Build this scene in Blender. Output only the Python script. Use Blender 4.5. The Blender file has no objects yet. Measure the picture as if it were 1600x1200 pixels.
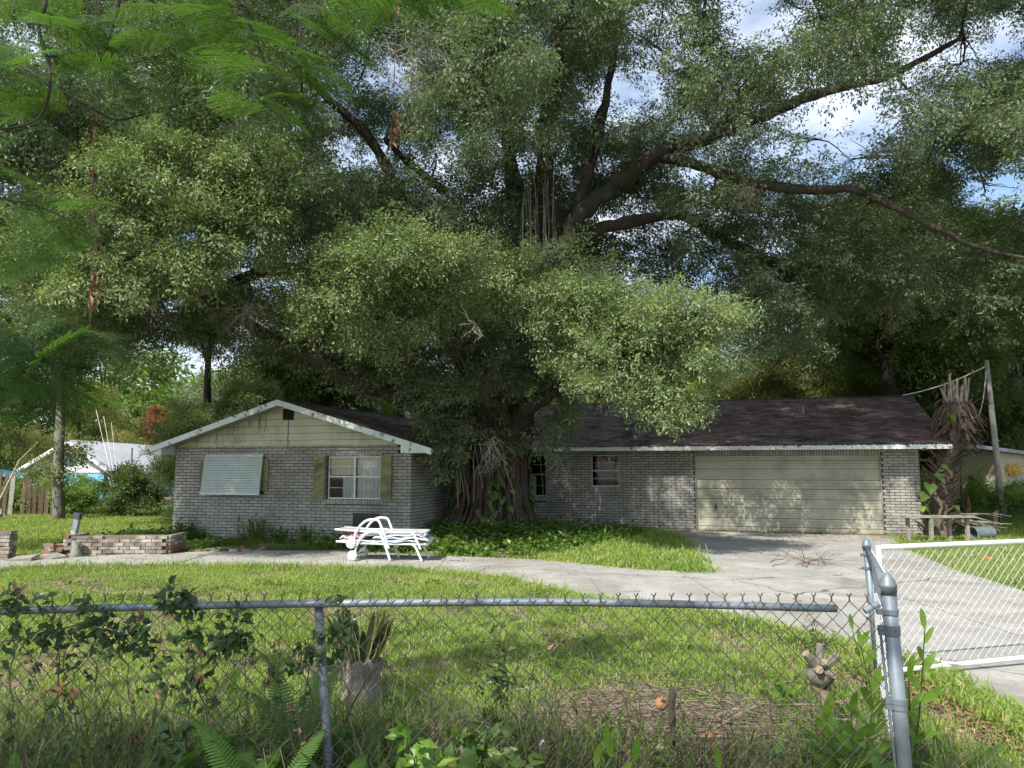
import bpy, bmesh, math, random
import numpy as np
from mathutils import Vector, Matrix, Euler
random.seed(7)
rng = np.random.default_rng(7)
PI = math.pi
S = bpy.context.scene
COL = S.collection

# ------------------------------------------------------------------ camera, sky, sun, exposure
EYE, PITCH, FPX = 1.7785, 0.1095, 1202.0
cam_d = bpy.data.cameras.new('camera')
cam_d.sensor_width = 36.0
cam_d.lens = 36.0 * FPX / 1600.0
cam_d.clip_start = 0.05
cam_d.clip_end = 2000
cam = bpy.data.objects.new('camera', cam_d)
COL.objects.link(cam)
cam.location = (0, 0, EYE)
cam.rotation_euler = (PI / 2 + PITCH, 0, 0)
S.camera = cam

SUN_EL, SUN_AZ = math.radians(47), math.radians(214)     # azimuth clockwise from +Y: the sun stands behind the camera, to its left
world = bpy.data.worlds.new('World')
S.world = world
world.use_nodes = True
wn = world.node_tree
wn.nodes.clear()
w_out = wn.nodes.new('ShaderNodeOutputWorld')
w_bg = wn.nodes.new('ShaderNodeBackground')
w_sky = wn.nodes.new('ShaderNodeTexSky')
w_sky.sky_type = 'NISHITA'
w_sky.sun_disc = False
w_sky.sun_elevation = SUN_EL
w_sky.sun_rotation = SUN_AZ
w_tc = wn.nodes.new('ShaderNodeTexCoord')
w_map = wn.nodes.new('ShaderNodeMapping')
w_map.inputs['Scale'].default_value = (1, 1, 2.2)
w_n = wn.nodes.new('ShaderNodeTexNoise')
w_n.inputs['Scale'].default_value = 2.6
w_n.inputs['Detail'].default_value = 7
w_n.inputs['Roughness'].default_value = 0.6
w_r = wn.nodes.new('ShaderNodeValToRGB')
w_r.color_ramp.elements[0].position = 0.42
w_r.color_ramp.elements[1].position = 0.62
w_m = wn.nodes.new('ShaderNodeMix')
w_m.data_type = 'RGBA'
w_m.inputs[7].default_value = (5.0, 5.5, 6.2, 1)
wn.links.new(w_tc.outputs['Generated'], w_map.inputs[0])
wn.links.new(w_map.outputs[0], w_n.inputs['Vector'])
wn.links.new(w_n.outputs['Fac'], w_r.inputs[0])
wn.links.new(w_r.outputs[0], w_m.inputs[0])
wn.links.new(w_sky.outputs[0], w_m.inputs[6])
wn.links.new(w_m.outputs[2], w_bg.inputs[0])
w_bg.inputs[1].default_value = 0.15
wn.links.new(w_bg.outputs[0], w_out.inputs[0])

sun_d = bpy.data.lights.new('sun', 'SUN')
sun_d.energy = 4.6
sun_d.angle = math.radians(0.53)
sun_d.color = (1.0, 0.955, 0.88)
sun = bpy.data.objects.new('sun', sun_d)
COL.objects.link(sun)
sdir = Vector((math.sin(SUN_AZ) * math.cos(SUN_EL), math.cos(SUN_AZ) * math.cos(SUN_EL), math.sin(SUN_EL)))
sun.rotation_euler = sdir.to_track_quat('Z', 'Y').to_euler()
sun.location = (-20, -30, 40)
S.view_settings.view_transform = 'Standard'
S.view_settings.look = 'None'
S.view_settings.gamma = 1.0
S.view_settings.use_curve_mapping = False
S.view_settings.exposure = 0.55
S.cycles.max_bounces = 8
S.cycles.diffuse_bounces = 4
S.cycles.transmission_bounces = 6
S.cycles.transparent_max_bounces = 12

# ------------------------------------------------------------------ measuring helpers (photograph -> metres)
def ray(px, py):
    x = (px - 800) / FPX
    y = (600 - py) / FPX
    return np.array([x, math.cos(PITCH) - y * math.sin(PITCH), math.sin(PITCH) + y * math.cos(PITCH)])

def W(px, py, Y):                       # point at distance Y
    d = ray(px, py)
    t = Y / d[1]
    return np.array([d[0] * t, Y, EYE + d[2] * t])

def G(px, py, z=0.0):                   # point on the ground
    d = ray(px, py)
    t = (z - EYE) / d[2]
    return np.array([d[0] * t, d[1] * t, z])

def to_px(P):                           # N x 3 -> N x 2
    P = np.asarray(P, float).reshape(-1, 3)
    z = P[:, 2] - EYE
    F = P[:, 1] * math.cos(PITCH) + z * math.sin(PITCH)
    U = -P[:, 1] * math.sin(PITCH) + z * math.cos(PITCH)
    F = np.where(np.abs(F) < 0.05, 0.05, F)
    return np.stack([800 + FPX * P[:, 0] / F, 600 - FPX * U / F], 1)

TH = 0.30504
HO = np.array([5.236, 22.193])
HU = np.array([math.cos(TH), -math.sin(TH)])
HV = np.array([math.sin(TH), math.cos(TH)])
def house_world(a, b, z=0.0):
    p = HO + a * HU + b * HV
    return np.array([p[0], p[1], z])
def house_local(P):
    r = np.asarray(P)[..., :2] - HO
    return r @ HU, r @ HV

# ------------------------------------------------------------------ materials
MATS = {}
def new_mat(name):
    m = bpy.data.materials.new(name)
    m.use_nodes = True
    nt = m.node_tree
    b = nt.nodes['Principled BSDF']
    MATS[name] = m
    return m, nt, b

def mixc(nt, fac, a, b, mode='MIX'):
    n = nt.nodes.new('ShaderNodeMix')
    n.data_type = 'RGBA'
    n.blend_type = mode
    for sock, v in ((0, fac), (6, a), (7, b)):
        if hasattr(v, 'is_linked') or hasattr(v, 'links'):
            nt.links.new(v, n.inputs[sock])
        elif isinstance(v, (int, float)):
            n.inputs[sock].default_value = v
        else:
            n.inputs[sock].default_value = (*v, 1)
    return n.outputs[2]

def noise(nt, scale, detail=4, rough=0.55, coord='Object', stretch=None, dist=0.0):
    if coord == 'World':
        src = nt.nodes.new('ShaderNodeNewGeometry').outputs['Position']
    elif coord == 'Instance':
        src = nt.nodes.new('ShaderNodeObjectInfo').outputs['Location']
    else:
        src = nt.nodes.new('ShaderNodeTexCoord').outputs[coord]
    if stretch:
        mp = nt.nodes.new('ShaderNodeMapping')
        mp.inputs['Scale'].default_value = stretch
        nt.links.new(src, mp.inputs[0])
        src = mp.outputs[0]
    n = nt.nodes.new('ShaderNodeTexNoise')
    n.inputs['Scale'].default_value = scale
    n.inputs['Detail'].default_value = detail
    n.inputs['Roughness'].default_value = rough
    n.inputs['Distortion'].default_value = dist
    nt.links.new(src, n.inputs['Vector'])
    return n.outputs['Fac']

def ramp(nt, fac, lo, hi):
    r = nt.nodes.new('ShaderNodeMapRange')
    r.inputs[1].default_value = lo
    r.inputs[2].default_value = hi
    nt.links.new(fac, r.inputs[0])
    return r.outputs[0]

def bump(nt, b, fac, strength, dist=0.01):
    n = nt.nodes.new('ShaderNodeBump')
    n.inputs['Strength'].default_value = strength
    n.inputs['Distance'].default_value = dist
    nt.links.new(fac, n.inputs['Height'])
    nt.links.new(n.outputs[0], b.inputs['Normal'])

def surf(name, c1, c2, scale=5, rough=0.8, dirt=None, dscale=1.5, dlo=0.5, dhi=0.7, bs=0.3, bd=0.01, coord='Object', stretch=None, metal=0.0, spec=0.4, rnd=0.0):
    m, nt, b = new_mat(name)
    n = noise(nt, scale, 6, 0.6, coord, stretch)
    c = mixc(nt, ramp(nt, n, 0.32, 0.68), c1, c2)
    if dirt:
        d = noise(nt, dscale, 6, 0.65, coord)
        c = mixc(nt, ramp(nt, d, dlo, dhi), c, dirt)
    if rnd:
        oi = nt.nodes.new('ShaderNodeObjectInfo').outputs['Random']
        gi = nt.nodes.new('ShaderNodeNewGeometry').outputs['Random Per Island']
        ad = nt.nodes.new('ShaderNodeMath'); ad.operation = 'ADD'
        nt.links.new(oi, ad.inputs[0]); nt.links.new(gi, ad.inputs[1])
        fr = nt.nodes.new('ShaderNodeMath'); fr.operation = 'FRACT'
        nt.links.new(ad.outputs[0], fr.inputs[0])
        mr = nt.nodes.new('ShaderNodeMapRange')
        mr.inputs[3].default_value = 1 - rnd
        mr.inputs[4].default_value = 1 + rnd * 0.5
        nt.links.new(fr.outputs[0], mr.inputs[0])
        cb = nt.nodes.new('ShaderNodeCombineColor')
        for i in range(3):
            nt.links.new(mr.outputs[0], cb.inputs[i])
        c = mixc(nt, 1.0, c, cb.outputs[0], 'MULTIPLY')
    nt.links.new(c, b.inputs['Base Color'])
    b.inputs['Roughness'].default_value = rough
    b.inputs['Metallic'].default_value = metal
    b.inputs['Specular IOR Level'].default_value = spec
    if bs:
        bump(nt, b, noise(nt, scale * 4, 5, 0.65, coord, stretch), bs, bd)
    return m

def leafmat(name, c1, c2, c3=None, trans=0.4, rough=0.45, spec=0.45, patch=0.35, coord='Instance', p3=0.08):
    """two greens mixed by patch noise and per piece, a share p3 of pieces in a third colour"""
    m, nt, b = new_mat(name)
    oi = nt.nodes.new('ShaderNodeObjectInfo').outputs['Random']
    gi = nt.nodes.new('ShaderNodeNewGeometry').outputs['Random Per Island']
    n = noise(nt, patch, 3, 0.6, coord)
    a1 = nt.nodes.new('ShaderNodeMath'); a1.operation = 'MULTIPLY_ADD'
    nt.links.new(oi, a1.inputs[0]); a1.inputs[1].default_value = 0.35
    nt.links.new(ramp(nt, n, 0.35, 0.65), a1.inputs[2])
    a2 = nt.nodes.new('ShaderNodeMath'); a2.operation = 'MULTIPLY_ADD'
    nt.links.new(gi, a2.inputs[0]); a2.inputs[1].default_value = 0.35
    nt.links.new(a1.outputs[0], a2.inputs[2])
    a3 = nt.nodes.new('ShaderNodeMath'); a3.operation = 'MULTIPLY'; a3.use_clamp = True
    nt.links.new(a2.outputs[0], a3.inputs[0]); a3.inputs[1].default_value = 0.62
    c = mixc(nt, a3.outputs[0], c1, c2)
    if c3:
        f = nt.nodes.new('ShaderNodeMath'); f.operation = 'FRACT'
        s = nt.nodes.new('ShaderNodeMath'); s.operation = 'MULTIPLY_ADD'
        nt.links.new(gi, s.inputs[0]); s.inputs[1].default_value = 7.31
        nt.links.new(oi, s.inputs[2]); nt.links.new(s.outputs[0], f.inputs[0])
        l = nt.nodes.new('ShaderNodeMath'); l.operation = 'LESS_THAN'
        nt.links.new(f.outputs[0], l.inputs[0]); l.inputs[1].default_value = p3
        c = mixc(nt, l.outputs[0], c, c3)
    nt.links.new(c, b.inputs['Base Color'])
    b.inputs['Roughness'].default_value = rough
    b.inputs['Specular IOR Level'].default_value = spec
    tr = nt.nodes.new('ShaderNodeBsdfTranslucent')
    tc = mixc(nt, 1.0, c, (1.25, 1.35, 0.55), 'MULTIPLY')
    nt.links.new(tc, tr.inputs[0])
    mx = nt.nodes.new('ShaderNodeMixShader')
    mx.inputs[0].default_value = trans
    nt.links.new(b.outputs[0], mx.inputs[1])
    nt.links.new(tr.outputs[0], mx.inputs[2])
    nt.links.new(mx.outputs[0], nt.nodes['Material Output'].inputs[0])
    return m

M = MATS
def concrete_mat():
    m, nt, b = new_mat('concrete')
    n1 = noise(nt, 1.3, 7, .65, 'World')
    c = mixc(nt, ramp(nt, n1, .35, .65), (.29, .28, .255), (.42, .405, .37))
    n2 = noise(nt, .5, 8, .72, 'World', (1, 1, 1), 1.2)
    c = mixc(nt, ramp(nt, n2, .50, .64), c, (.24, .228, .195))
    n3 = noise(nt, 14, 6, .75, 'World')
    c = mixc(nt, ramp(nt, n3, .56, .72), c, (.14, .13, .11))
    vo = nt.nodes.new('ShaderNodeTexVoronoi'); vo.feature = 'DISTANCE_TO_EDGE'; vo.inputs['Scale'].default_value = .21
    ge = nt.nodes.new('ShaderNodeNewGeometry'); wn_ = nt.nodes.new('ShaderNodeTexNoise'); wn_.inputs['Scale'].default_value = 2.2; wn_.inputs['Detail'].default_value = 6
    va = nt.nodes.new('ShaderNodeVectorMath'); va.operation = 'MULTIPLY_ADD'; va.inputs[1].default_value = (.55, .55, 0)
    nt.links.new(ge.outputs['Position'], wn_.inputs['Vector']); nt.links.new(wn_.outputs['Color'], va.inputs[0]); nt.links.new(ge.outputs['Position'], va.inputs[2]); nt.links.new(va.outputs[0], vo.inputs['Vector'])
    c = mixc(nt, ramp(nt, vo.outputs['Distance'], .0035, .001), c, (.13, .12, .10))
    nt.links.new(c, b.inputs['Base Color']); b.inputs['Roughness'].default_value = .92; b.inputs['Specular IOR Level'].default_value = .3
    bump(nt, b, n3, .35, .006)
surf('bark', (.022, .018, .014), (.075, .062, .048), 3, .95, (.05, .06, .03), 1.2, .5, .75, .9, .04, 'World', (1, 1, .25))
surf('bark_red', (.040, .027, .020), (.105, .075, .055), 4, .95, (.03, .022, .018), 1.5, .45, .7, .9, .03, 'World', (1, 1, .2))
surf('bark_grey', (.13, .12, .10), (.26, .24, .20), 4, .95, (.08, .09, .05), 1.5, .5, .7, .7, .03, 'World', (1, 1, .3))
surf('twig', (.07, .055, .04), (.15, .12, .09), 4, .95, bs=0)
surf('dead_twig', (.26, .23, .19), (.42, .39, .34), 6, .95, bs=0)
surf('straw', (.11, .078, .057), (.25, .19, .14), 9, .95, bs=0, rnd=.5)
surf('thatch', (.26, .21, .12), (.46, .38, .23), 9, .95, bs=0, rnd=.4)
surf('moss_hang', (.16, .17, .13), (.28, .28, .22), 6, .95, bs=0)
surf('soil', (.12, .092, .062), (.25, .195, .135), 3, 1, (.10, .12, .05), .7, .50, .65, .6, .03, 'World')
surf('leaf_litter', (.09, .055, .035), (.17, .11, .07), 14, 1, (.05, .035, .025), 3, .45, .7, .8, .03, 'World')
if False: surf('concrete', (.25, .24, .22), (.36, .345, .32), 1.6, .9, (.20, .19, .165), .55, .50, .72, .35, .006, 'World', (1, 1, 1), rnd=.08)
concrete_mat()
surf('brick', (.29, .285, .25), (.38, .375, .33), 6, .85, (.18, .175, .14), .8, .48, .76, .4, .004, 'World', rnd=.17)
surf('mortar', (.028, .026, .024), (.06, .056, .05), 8, .95, bs=.3)
surf('old_brick', (.22, .17, .13), (.48, .44, .38), 4, .9, (.10, .075, .05), 2.5, .45, .7, .5, .006, 'World', rnd=.45)
surf('red_brick', (.22, .11, .07), (.32, .19, .13), 6, .9, (.12, .07, .05), 3, .5, .7, .5, .006, 'World', rnd=.3)
surf('shingle', (.135, .095, .088), (.24, .175, .16), 1.4, .95, (.032, .026, .027), .9, .52, .68, .5, .008, 'World', (1, 1, 2.5), rnd=.5)
surf('torn_felt', (.012, .011, .011), (.03, .027, .026), 6, .9, bs=.3)
surf('ridge_shingle', (.06, .035, .035), (.12, .07, .065), 3, .95, bs=.4, rnd=.3)
surf('fascia', (.50, .58, .54), (.68, .74, .70), 2.5, .7, (.10, .11, .09), 5, .56, .64, .3, .004, 'World')
surf('soffit', (.32, .33, .28), (.42, .42, .36), 2, .8, bs=.1)
surf('siding', (.42, .43, .30), (.55, .56, .42), 1.5, .75, (.26, .28, .18), 1.3, .5, .75, .2, .004, 'World')
surf('garage_panel', (.36, .35, .27), (.46, .445, .35), 1.2, .7, (.22, .215, .17), 1.1, .5, .75, .15, .003, 'World', (.5, .5, 3))
surf('groove_dark', (.05, .05, .04), (.09, .09, .07), 5, .9, bs=0)
surf('shutter', (.17, .175, .075), (.26, .265, .13), 5, .8, (.10, .11, .06), 3, .5, .7, .4, .004, 'World')
surf('awning', (.42, .50, .47), (.53, .60, .57), 2, .75, (.36, .42, .36), 2, .5, .7, .1, .003, 'World')
surf('aluminium', (.48, .49, .48), (.62, .63, .62), 6, .45, bs=.1, metal=.3)
surf('curtain', (.55, .56, .54), (.70, .71, .69), 3, .9, bs=.1, stretch=(8, 8, 1))
surf('blind', (.52, .47, .28), (.60, .55, .34), 4, .8, bs=0)
surf('dark_room', (.012, .012, .014), (.02, .02, .024), 3, .9, bs=0)  # near-black colour stands in for the shade of unlit interiors
surf('galvanised', (.15, .185, .21), (.24, .28, .305), 7, .5, (.13, .11, .08), 3, .58, .72, .2, .002, 'World', metal=.3)
surf('galvanised_dull', (.11, .13, .15), (.20, .23, .25), 9, .6, (.12, .08, .05), 2, .55, .7, .2, .002, 'World', metal=.25)
surf('wire', (.05, .05, .045), (.14, .14, .125), 12, .6, (.12, .08, .05), 4, .5, .6, 0, 0, 'World', metal=.4)
surf('white_wire', (.50, .51, .50), (.66, .67, .66), 12, .5, bs=0, metal=.1)
surf('white_paint', (.56, .58, .57), (.70, .71, .70), 6, .5, (.42, .40, .35), 5, .6, .7, .1, .002, 'World')
surf('white_plastic', (.66, .67, .655), (.78, .78, .765), 5, .4, (.42, .41, .36), 7, .52, .70, .05, .002)
surf('towel_pink', (.62, .26, .34), (.80, .70, .72), 7, .95, bs=.5)
surf('towel_blue', (.55, .60, .72), (.78, .80, .85), 5, .95, bs=.5)
surf('towel_teal', (.30, .44, .44), (.68, .72, .68), 9, .95, (.75, .60, .30), 6, .55, .65, .5)
surf('grey_wood', (.20, .185, .16), (.36, .34, .30), 6, .9, (.12, .12, .08), 3, .5, .7, .5, .006, 'World', (1, 1, 4))
surf('brown_wood', (.075, .05, .032), (.16, .11, .075), 6, .9, bs=.5, coord='World', stretch=(4, 4, .6), rnd=.4)
surf('palm_boot', (.11, .075, .055), (.27, .21, .165), 8, .95, (.06, .045, .035), 3, .5, .7, .4, .006, 'World', rnd=.45)
surf('rust', (.13, .05, .025), (.24, .11, .06), 6, .9, bs=.4)
surf('pole_wood', (.32, .30, .27), (.46, .44, .40), 3, .9, bs=.3, coord='World', stretch=(4, 4, .4))
surf('shed_wall', (.60, .54, .36), (.72, .66, .47), 1.5, .8, (.45, .42, .30), 1.5, .5, .8, .1, .003, 'World')
surf('shed_roof', (.34, .37, .40), (.50, .53, .56), 2, .6, bs=.2)
surf('gold', (.55, .30, .05), (.75, .48, .10), 12, .5, bs=.3, metal=.2)
surf('blue_paint', (.18, .50, .70), (.25, .60, .80), 3, .7, bs=.1)
surf('white_siding', (.72, .73, .73), (.82, .83, .83), 2, .7, bs=.1)
surf('grey_roof', (.42, .42, .44), (.56, .56, .58), 1.2, .9, bs=.3, rnd=.15)
surf('blue_round', (.10, .38, .60), (.18, .50, .72), 3, .6, bs=.1)
surf('black_plastic', (.015, .015, .017), (.035, .035, .038), 5, .5, bs=.1)
surf('tan_wood', (.20, .155, .10), (.33, .26, .18), 8, .9, bs=.4)
surf('brown_leaf', (.15, .085, .05), (.30, .19, .11), 6, .85, bs=0, rnd=.5)
surf('red_leaf', (.40, .10, .05), (.55, .20, .10), 6, .8, bs=0, rnd=.4)
surf('orange_leaf', (.36, .17, .07), (.50, .27, .13), 5, .8, bs=0, rnd=.3)

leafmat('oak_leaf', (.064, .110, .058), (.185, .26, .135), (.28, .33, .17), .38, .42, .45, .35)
leafmat('oak_leaf_sun_tint', (.15, .218, .085), (.31, .395, .18), (.40, .45, .22), .36, .42, .45, .5)  # lighter copy of the oak leaf, sunlight put into its colour
leafmat('bg_leaf', (.08, .13, .04), (.20, .28, .095), (.26, .25, .10), .35, .5, .3, .15)
leafmat('bg_leaf_bright', (.12, .22, .04), (.26, .38, .09), (.24, .26, .08), .4, .5, .3, .15)
leafmat('bg_leaf_yellow', (.22, .24, .08), (.36, .36, .14), (.30, .22, .10), .4, .6, .3, .15)
leafmat('bg_leaf_grey', (.14, .18, .10), (.28, .33, .20), None, .3, .6, .3, .2)
leafmat('bg_leaf_red', (.24, .07, .04), (.34, .14, .08), (.12, .14, .04), .4, .6, .3, .2)
leafmat('feather_leaf', (.035, .085, .022), (.085, .165, .035), None, .5, .5, .3, .6, 'World')
leafmat('grass', (.14, .25, .04), (.31, .42, .085), (.50, .43, .24), .35, .55, .25, .55, p3=.16)
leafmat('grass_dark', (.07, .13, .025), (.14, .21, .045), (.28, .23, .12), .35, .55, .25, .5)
leafmat('cover_leaf', (.05, .11, .018), (.13, .23, .035), (.26, .28, .07), .35, .38, .45, 1.0)
leafmat('weed_leaf', (.045, .095, .022), (.11, .18, .04), (.20, .22, .06), .35, .4, .4, 1.0)
leafmat('fern_leaf', (.05, .12, .022), (.13, .24, .05), None, .4, .5, .3, 1.5, 'World')
leafmat('vine_leaf', (.025, .06, .018), (.06, .115, .03), None, .35, .35, .5, 1.5, 'World')
leafmat('ginger_leaf', (.09, .21, .025), (.22, .36, .05), None, .4, .35, .5, 3, 'World')
leafmat('snake_leaf', (.03, .055, .022), (.075, .10, .04), None, .1, .4, .4, 6, 'World')
leafmat('snake_edge', (.38, .36, .12), (.48, .45, .18), None, .1, .4, .4, 6, 'World')
mg, ntg, bg_ = new_mat('window_glass')
bg_.inputs['Base Color'].default_value = (.8, .85, .85, 1)
bg_.inputs['Roughness'].default_value = 0.03
bg_.inputs['Transmission Weight'].default_value = 1.0
bg_.inputs['IOR'].default_value = 1.35

# ------------------------------------------------------------------ mesh helpers
class MB:
    """collects shapes and links them as one mesh object"""
    def __init__(s):
        s.v = []; s.f = []; s.n = 0; s.mi = []; s.cur = 0
    def add(s, verts, faces):
        verts = np.asarray(verts, float)
        s.v.append(verts)
        for f in faces:
            s.f.append(tuple(int(i) + s.n for i in f))
            s.mi.append(s.cur)
        s.n += len(verts)
        return s
    def box(s, x0, y0, z0, x1, y1, z1, mat=None):
        v = np.array([(x, y, z) for x in (x0, x1) for y in (y0, y1) for z in (z0, z1)], float)
        if mat is not None:
            v = xf(v, mat)
        return s.add(v, [(0, 1, 3, 2), (4, 6, 7, 5), (0, 4, 5, 1), (2, 3, 7, 6), (0, 2, 6, 4), (1, 5, 7, 3)])
    def beam(s, p, q, w, h=None, up=(0, 0, 1)):
        """box bar from p to q"""
        h = h or w
        p = np.asarray(p, float); q = np.asarray(q, float)
        d = q - p; L = np.linalg.norm(d); d = d / L
        up = np.asarray(up, float)
        if abs(d @ up) > .98:
            up = np.array([0, 1, 0.])
        sx = np.cross(d, up); sx /= np.linalg.norm(sx)
        uz = np.cross(sx, d)
        v = [p + d * t * L + sx * a * w / 2 + uz * b * h / 2 for t in (0, 1) for a in (-1, 1) for b in (-1, 1)]
        return s.add(v, [(0, 1, 3, 2), (4, 6, 7, 5), (0, 4, 5, 1), (2, 3, 7, 6), (0, 2, 6, 4), (1, 5, 7, 3)])
    def tube(s, pts, r, k=6, cap=True):
        pts = np.asarray(pts, float)
        n = len(pts)
        r = np.full(n, r, float) if np.isscalar(r) else np.asarray(r, float)
        t = np.gradient(pts, axis=0)
        t /= (np.linalg.norm(t, axis=1, keepdims=True) + 1e-9)
        ref = np.array([0, 0, 1.]) if abs(t[0][2]) < .9 else np.array([1., 0, 0])
        a = np.cross(t[0], ref); a /= np.linalg.norm(a)
        ang = np.arange(k) * 2 * PI / k
        ca, sa = np.cos(ang)[:, None], np.sin(ang)[:, None]
        V = []
        for i in range(n):
            a = a - t[i] * (a @ t[i]); a /= (np.linalg.norm(a) + 1e-9)
            b = np.cross(t[i], a)
            V.append(pts[i] + r[i] * (ca * a + sa * b))
        V = np.concatenate(V)
        F = []
        for i in range(n - 1):
            for j in range(k):
                j2 = (j + 1) % k
                F.append((i * k + j, i * k + j2, (i + 1) * k + j2, (i + 1) * k + j))
        if cap:
            F.append(tuple(range(k - 1, -1, -1)))
            F.append(tuple((n - 1) * k + j for j in range(k)))
        return s.add(V, F)
    def lathe(s, prof, c=(0, 0, 0), k=20, axis='z'):
        prof = np.asarray(prof, float)
        ang = np.arange(k) * 2 * PI / k
        V = []
        for r, z in prof:
            ring = np.stack([r * np.cos(ang), r * np.sin(ang), np.full(k, z)], 1)
            if axis == 'y':
                ring = ring[:, [0, 2, 1]]
            V.append(ring + np.asarray(c))
        F = []
        for i in range(len(prof) - 1):
            for j in range(k):
                j2 = (j + 1) % k
                F.append((i * k + j, i * k + j2, (i + 1) * k + j2, (i + 1) * k + j))
        F.append(tuple(range(k - 1, -1, -1)))
        F.append(tuple((len(prof) - 1) * k + j for j in range(k)))
        return s.add(np.concatenate(V), F)
    def prism(s, poly, z0, z1):
        n = len(poly)
        v = [(p[0], p[1], z0) for p in poly] + [(p[0], p[1], z1) for p in poly]
        F = [tuple(range(n - 1, -1, -1)), tuple(range(n, 2 * n))]
        F += [(i, (i + 1) % n, n + (i + 1) % n, n + i) for i in range(n)]
        return s.add(v, F)
    def prism_xz(s, poly, y0, y1):
        n = len(poly)
        v = [(p[0], y0, p[1]) for p in poly] + [(p[0], y1, p[1]) for p in poly]
        F = [tuple(range(n)), tuple(range(2 * n - 1, n - 1, -1))]
        F += [((i + 1) % n, i, n + i, n + (i + 1) % n) for i in range(n)]
        return s.add(v, F)
    def build(s, name, mats, parent=None, loc=None, rot=None, smooth=False, kind=None):
        me = bpy.data.meshes.new(name)
        V = np.concatenate(s.v) if s.v else np.zeros((0, 3))
        me.from_pydata(V.tolist(), [], s.f)
        mats = mats if isinstance(mats, (list, tuple)) else [mats]
        for m in mats:
            me.materials.append(M[m] if isinstance(m, str) else m)
        if len(mats) > 1:
            me.polygons.foreach_set('material_index', s.mi)
        if smooth:
            me.polygons.foreach_set('use_smooth', [True] * len(me.polygons))
        me.update()
        o = bpy.data.objects.new(name, me)
        COL.objects.link(o)
        if parent is not None:
            o.parent = parent
        if loc is not None:
            o.location = loc
        if rot is not None:
            o.rotation_euler = rot
        if kind:
            o['kind'] = kind
        return o

def xf(v, m):
    v = np.asarray(v, float)
    m = np.array(m)
    return v @ m[:3, :3].T + m[:3, 3]

def thing(name, label, cat, loc=(0, 0, 0), rz=0.0, group=None):
    o = bpy.data.objects.new(name, None)
    COL.objects.link(o)
    o.empty_display_size = .2
    o.location = tuple(float(c) for c in loc)
    o.rotation_euler = (0, 0, rz)
    o['label'] = label
    o['category'] = cat
    if group:
        o['group'] = group
    return o

def tag(o, label, cat, group=None):
    o['label'] = label
    o['category'] = cat
    if group:
        o['group'] = group
    return o

def share(src, name, parent, loc, rot=(0, 0, 0), scl=(1, 1, 1)):
    o = bpy.data.objects.new(name, src.data if hasattr(src, 'data') else src)
    COL.objects.link(o)
    o.parent = parent
    o.location = loc; o.rotation_euler = rot; o.scale = scl
    return o

def wiggle(p, q, n, amp, seed=None, sag=0.0):
    """curved path p -> q"""
    p = np.asarray(p, float); q = np.asarray(q, float)
    r = rng if seed is None else np.random.default_rng(seed)
    t = np.linspace(0, 1, n)[:, None]
    pts = p + (q - p) * t
    L = np.linalg.norm(q - p)
    for k in (1, 2, 3):
        ph = r.uniform(0, 2 * PI, 3); am = r.normal(0, 1, 3) * amp * L / k
        pts = pts + np.sin(t * PI * k + 0 * ph) * am * (np.sin(t * PI) if k == 1 else 1) * .5
    pts[:, 2] -= sag * L * np.sin(t[:, 0] * PI)
    return pts

def spline(P, m=6):
    """Catmull-Rom through the points"""
    P = np.asarray(P, float)
    Q = np.vstack([2 * P[0] - P[1], P, 2 * P[-1] - P[-2]])
    out = []
    for i in range(1, len(Q) - 2):
        for t in np.linspace(0, 1, m, endpoint=False):
            a, b, c, d = Q[i - 1], Q[i], Q[i + 1], Q[i + 2]
            out.append(.5 * ((2 * b) + (-a + c) * t + (2 * a - 5 * b + 4 * c - d) * t * t + (-a + 3 * b - 3 * c + d) * t ** 3))
    out.append(P[-1])
    return np.array(out)

# ------------------------------------------------------------------ scattering (one object of many small pieces)
def source(mb, name, mat):
    o = mb.build(name, mat)
    COL.objects.unlink(o)
    return o

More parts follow.
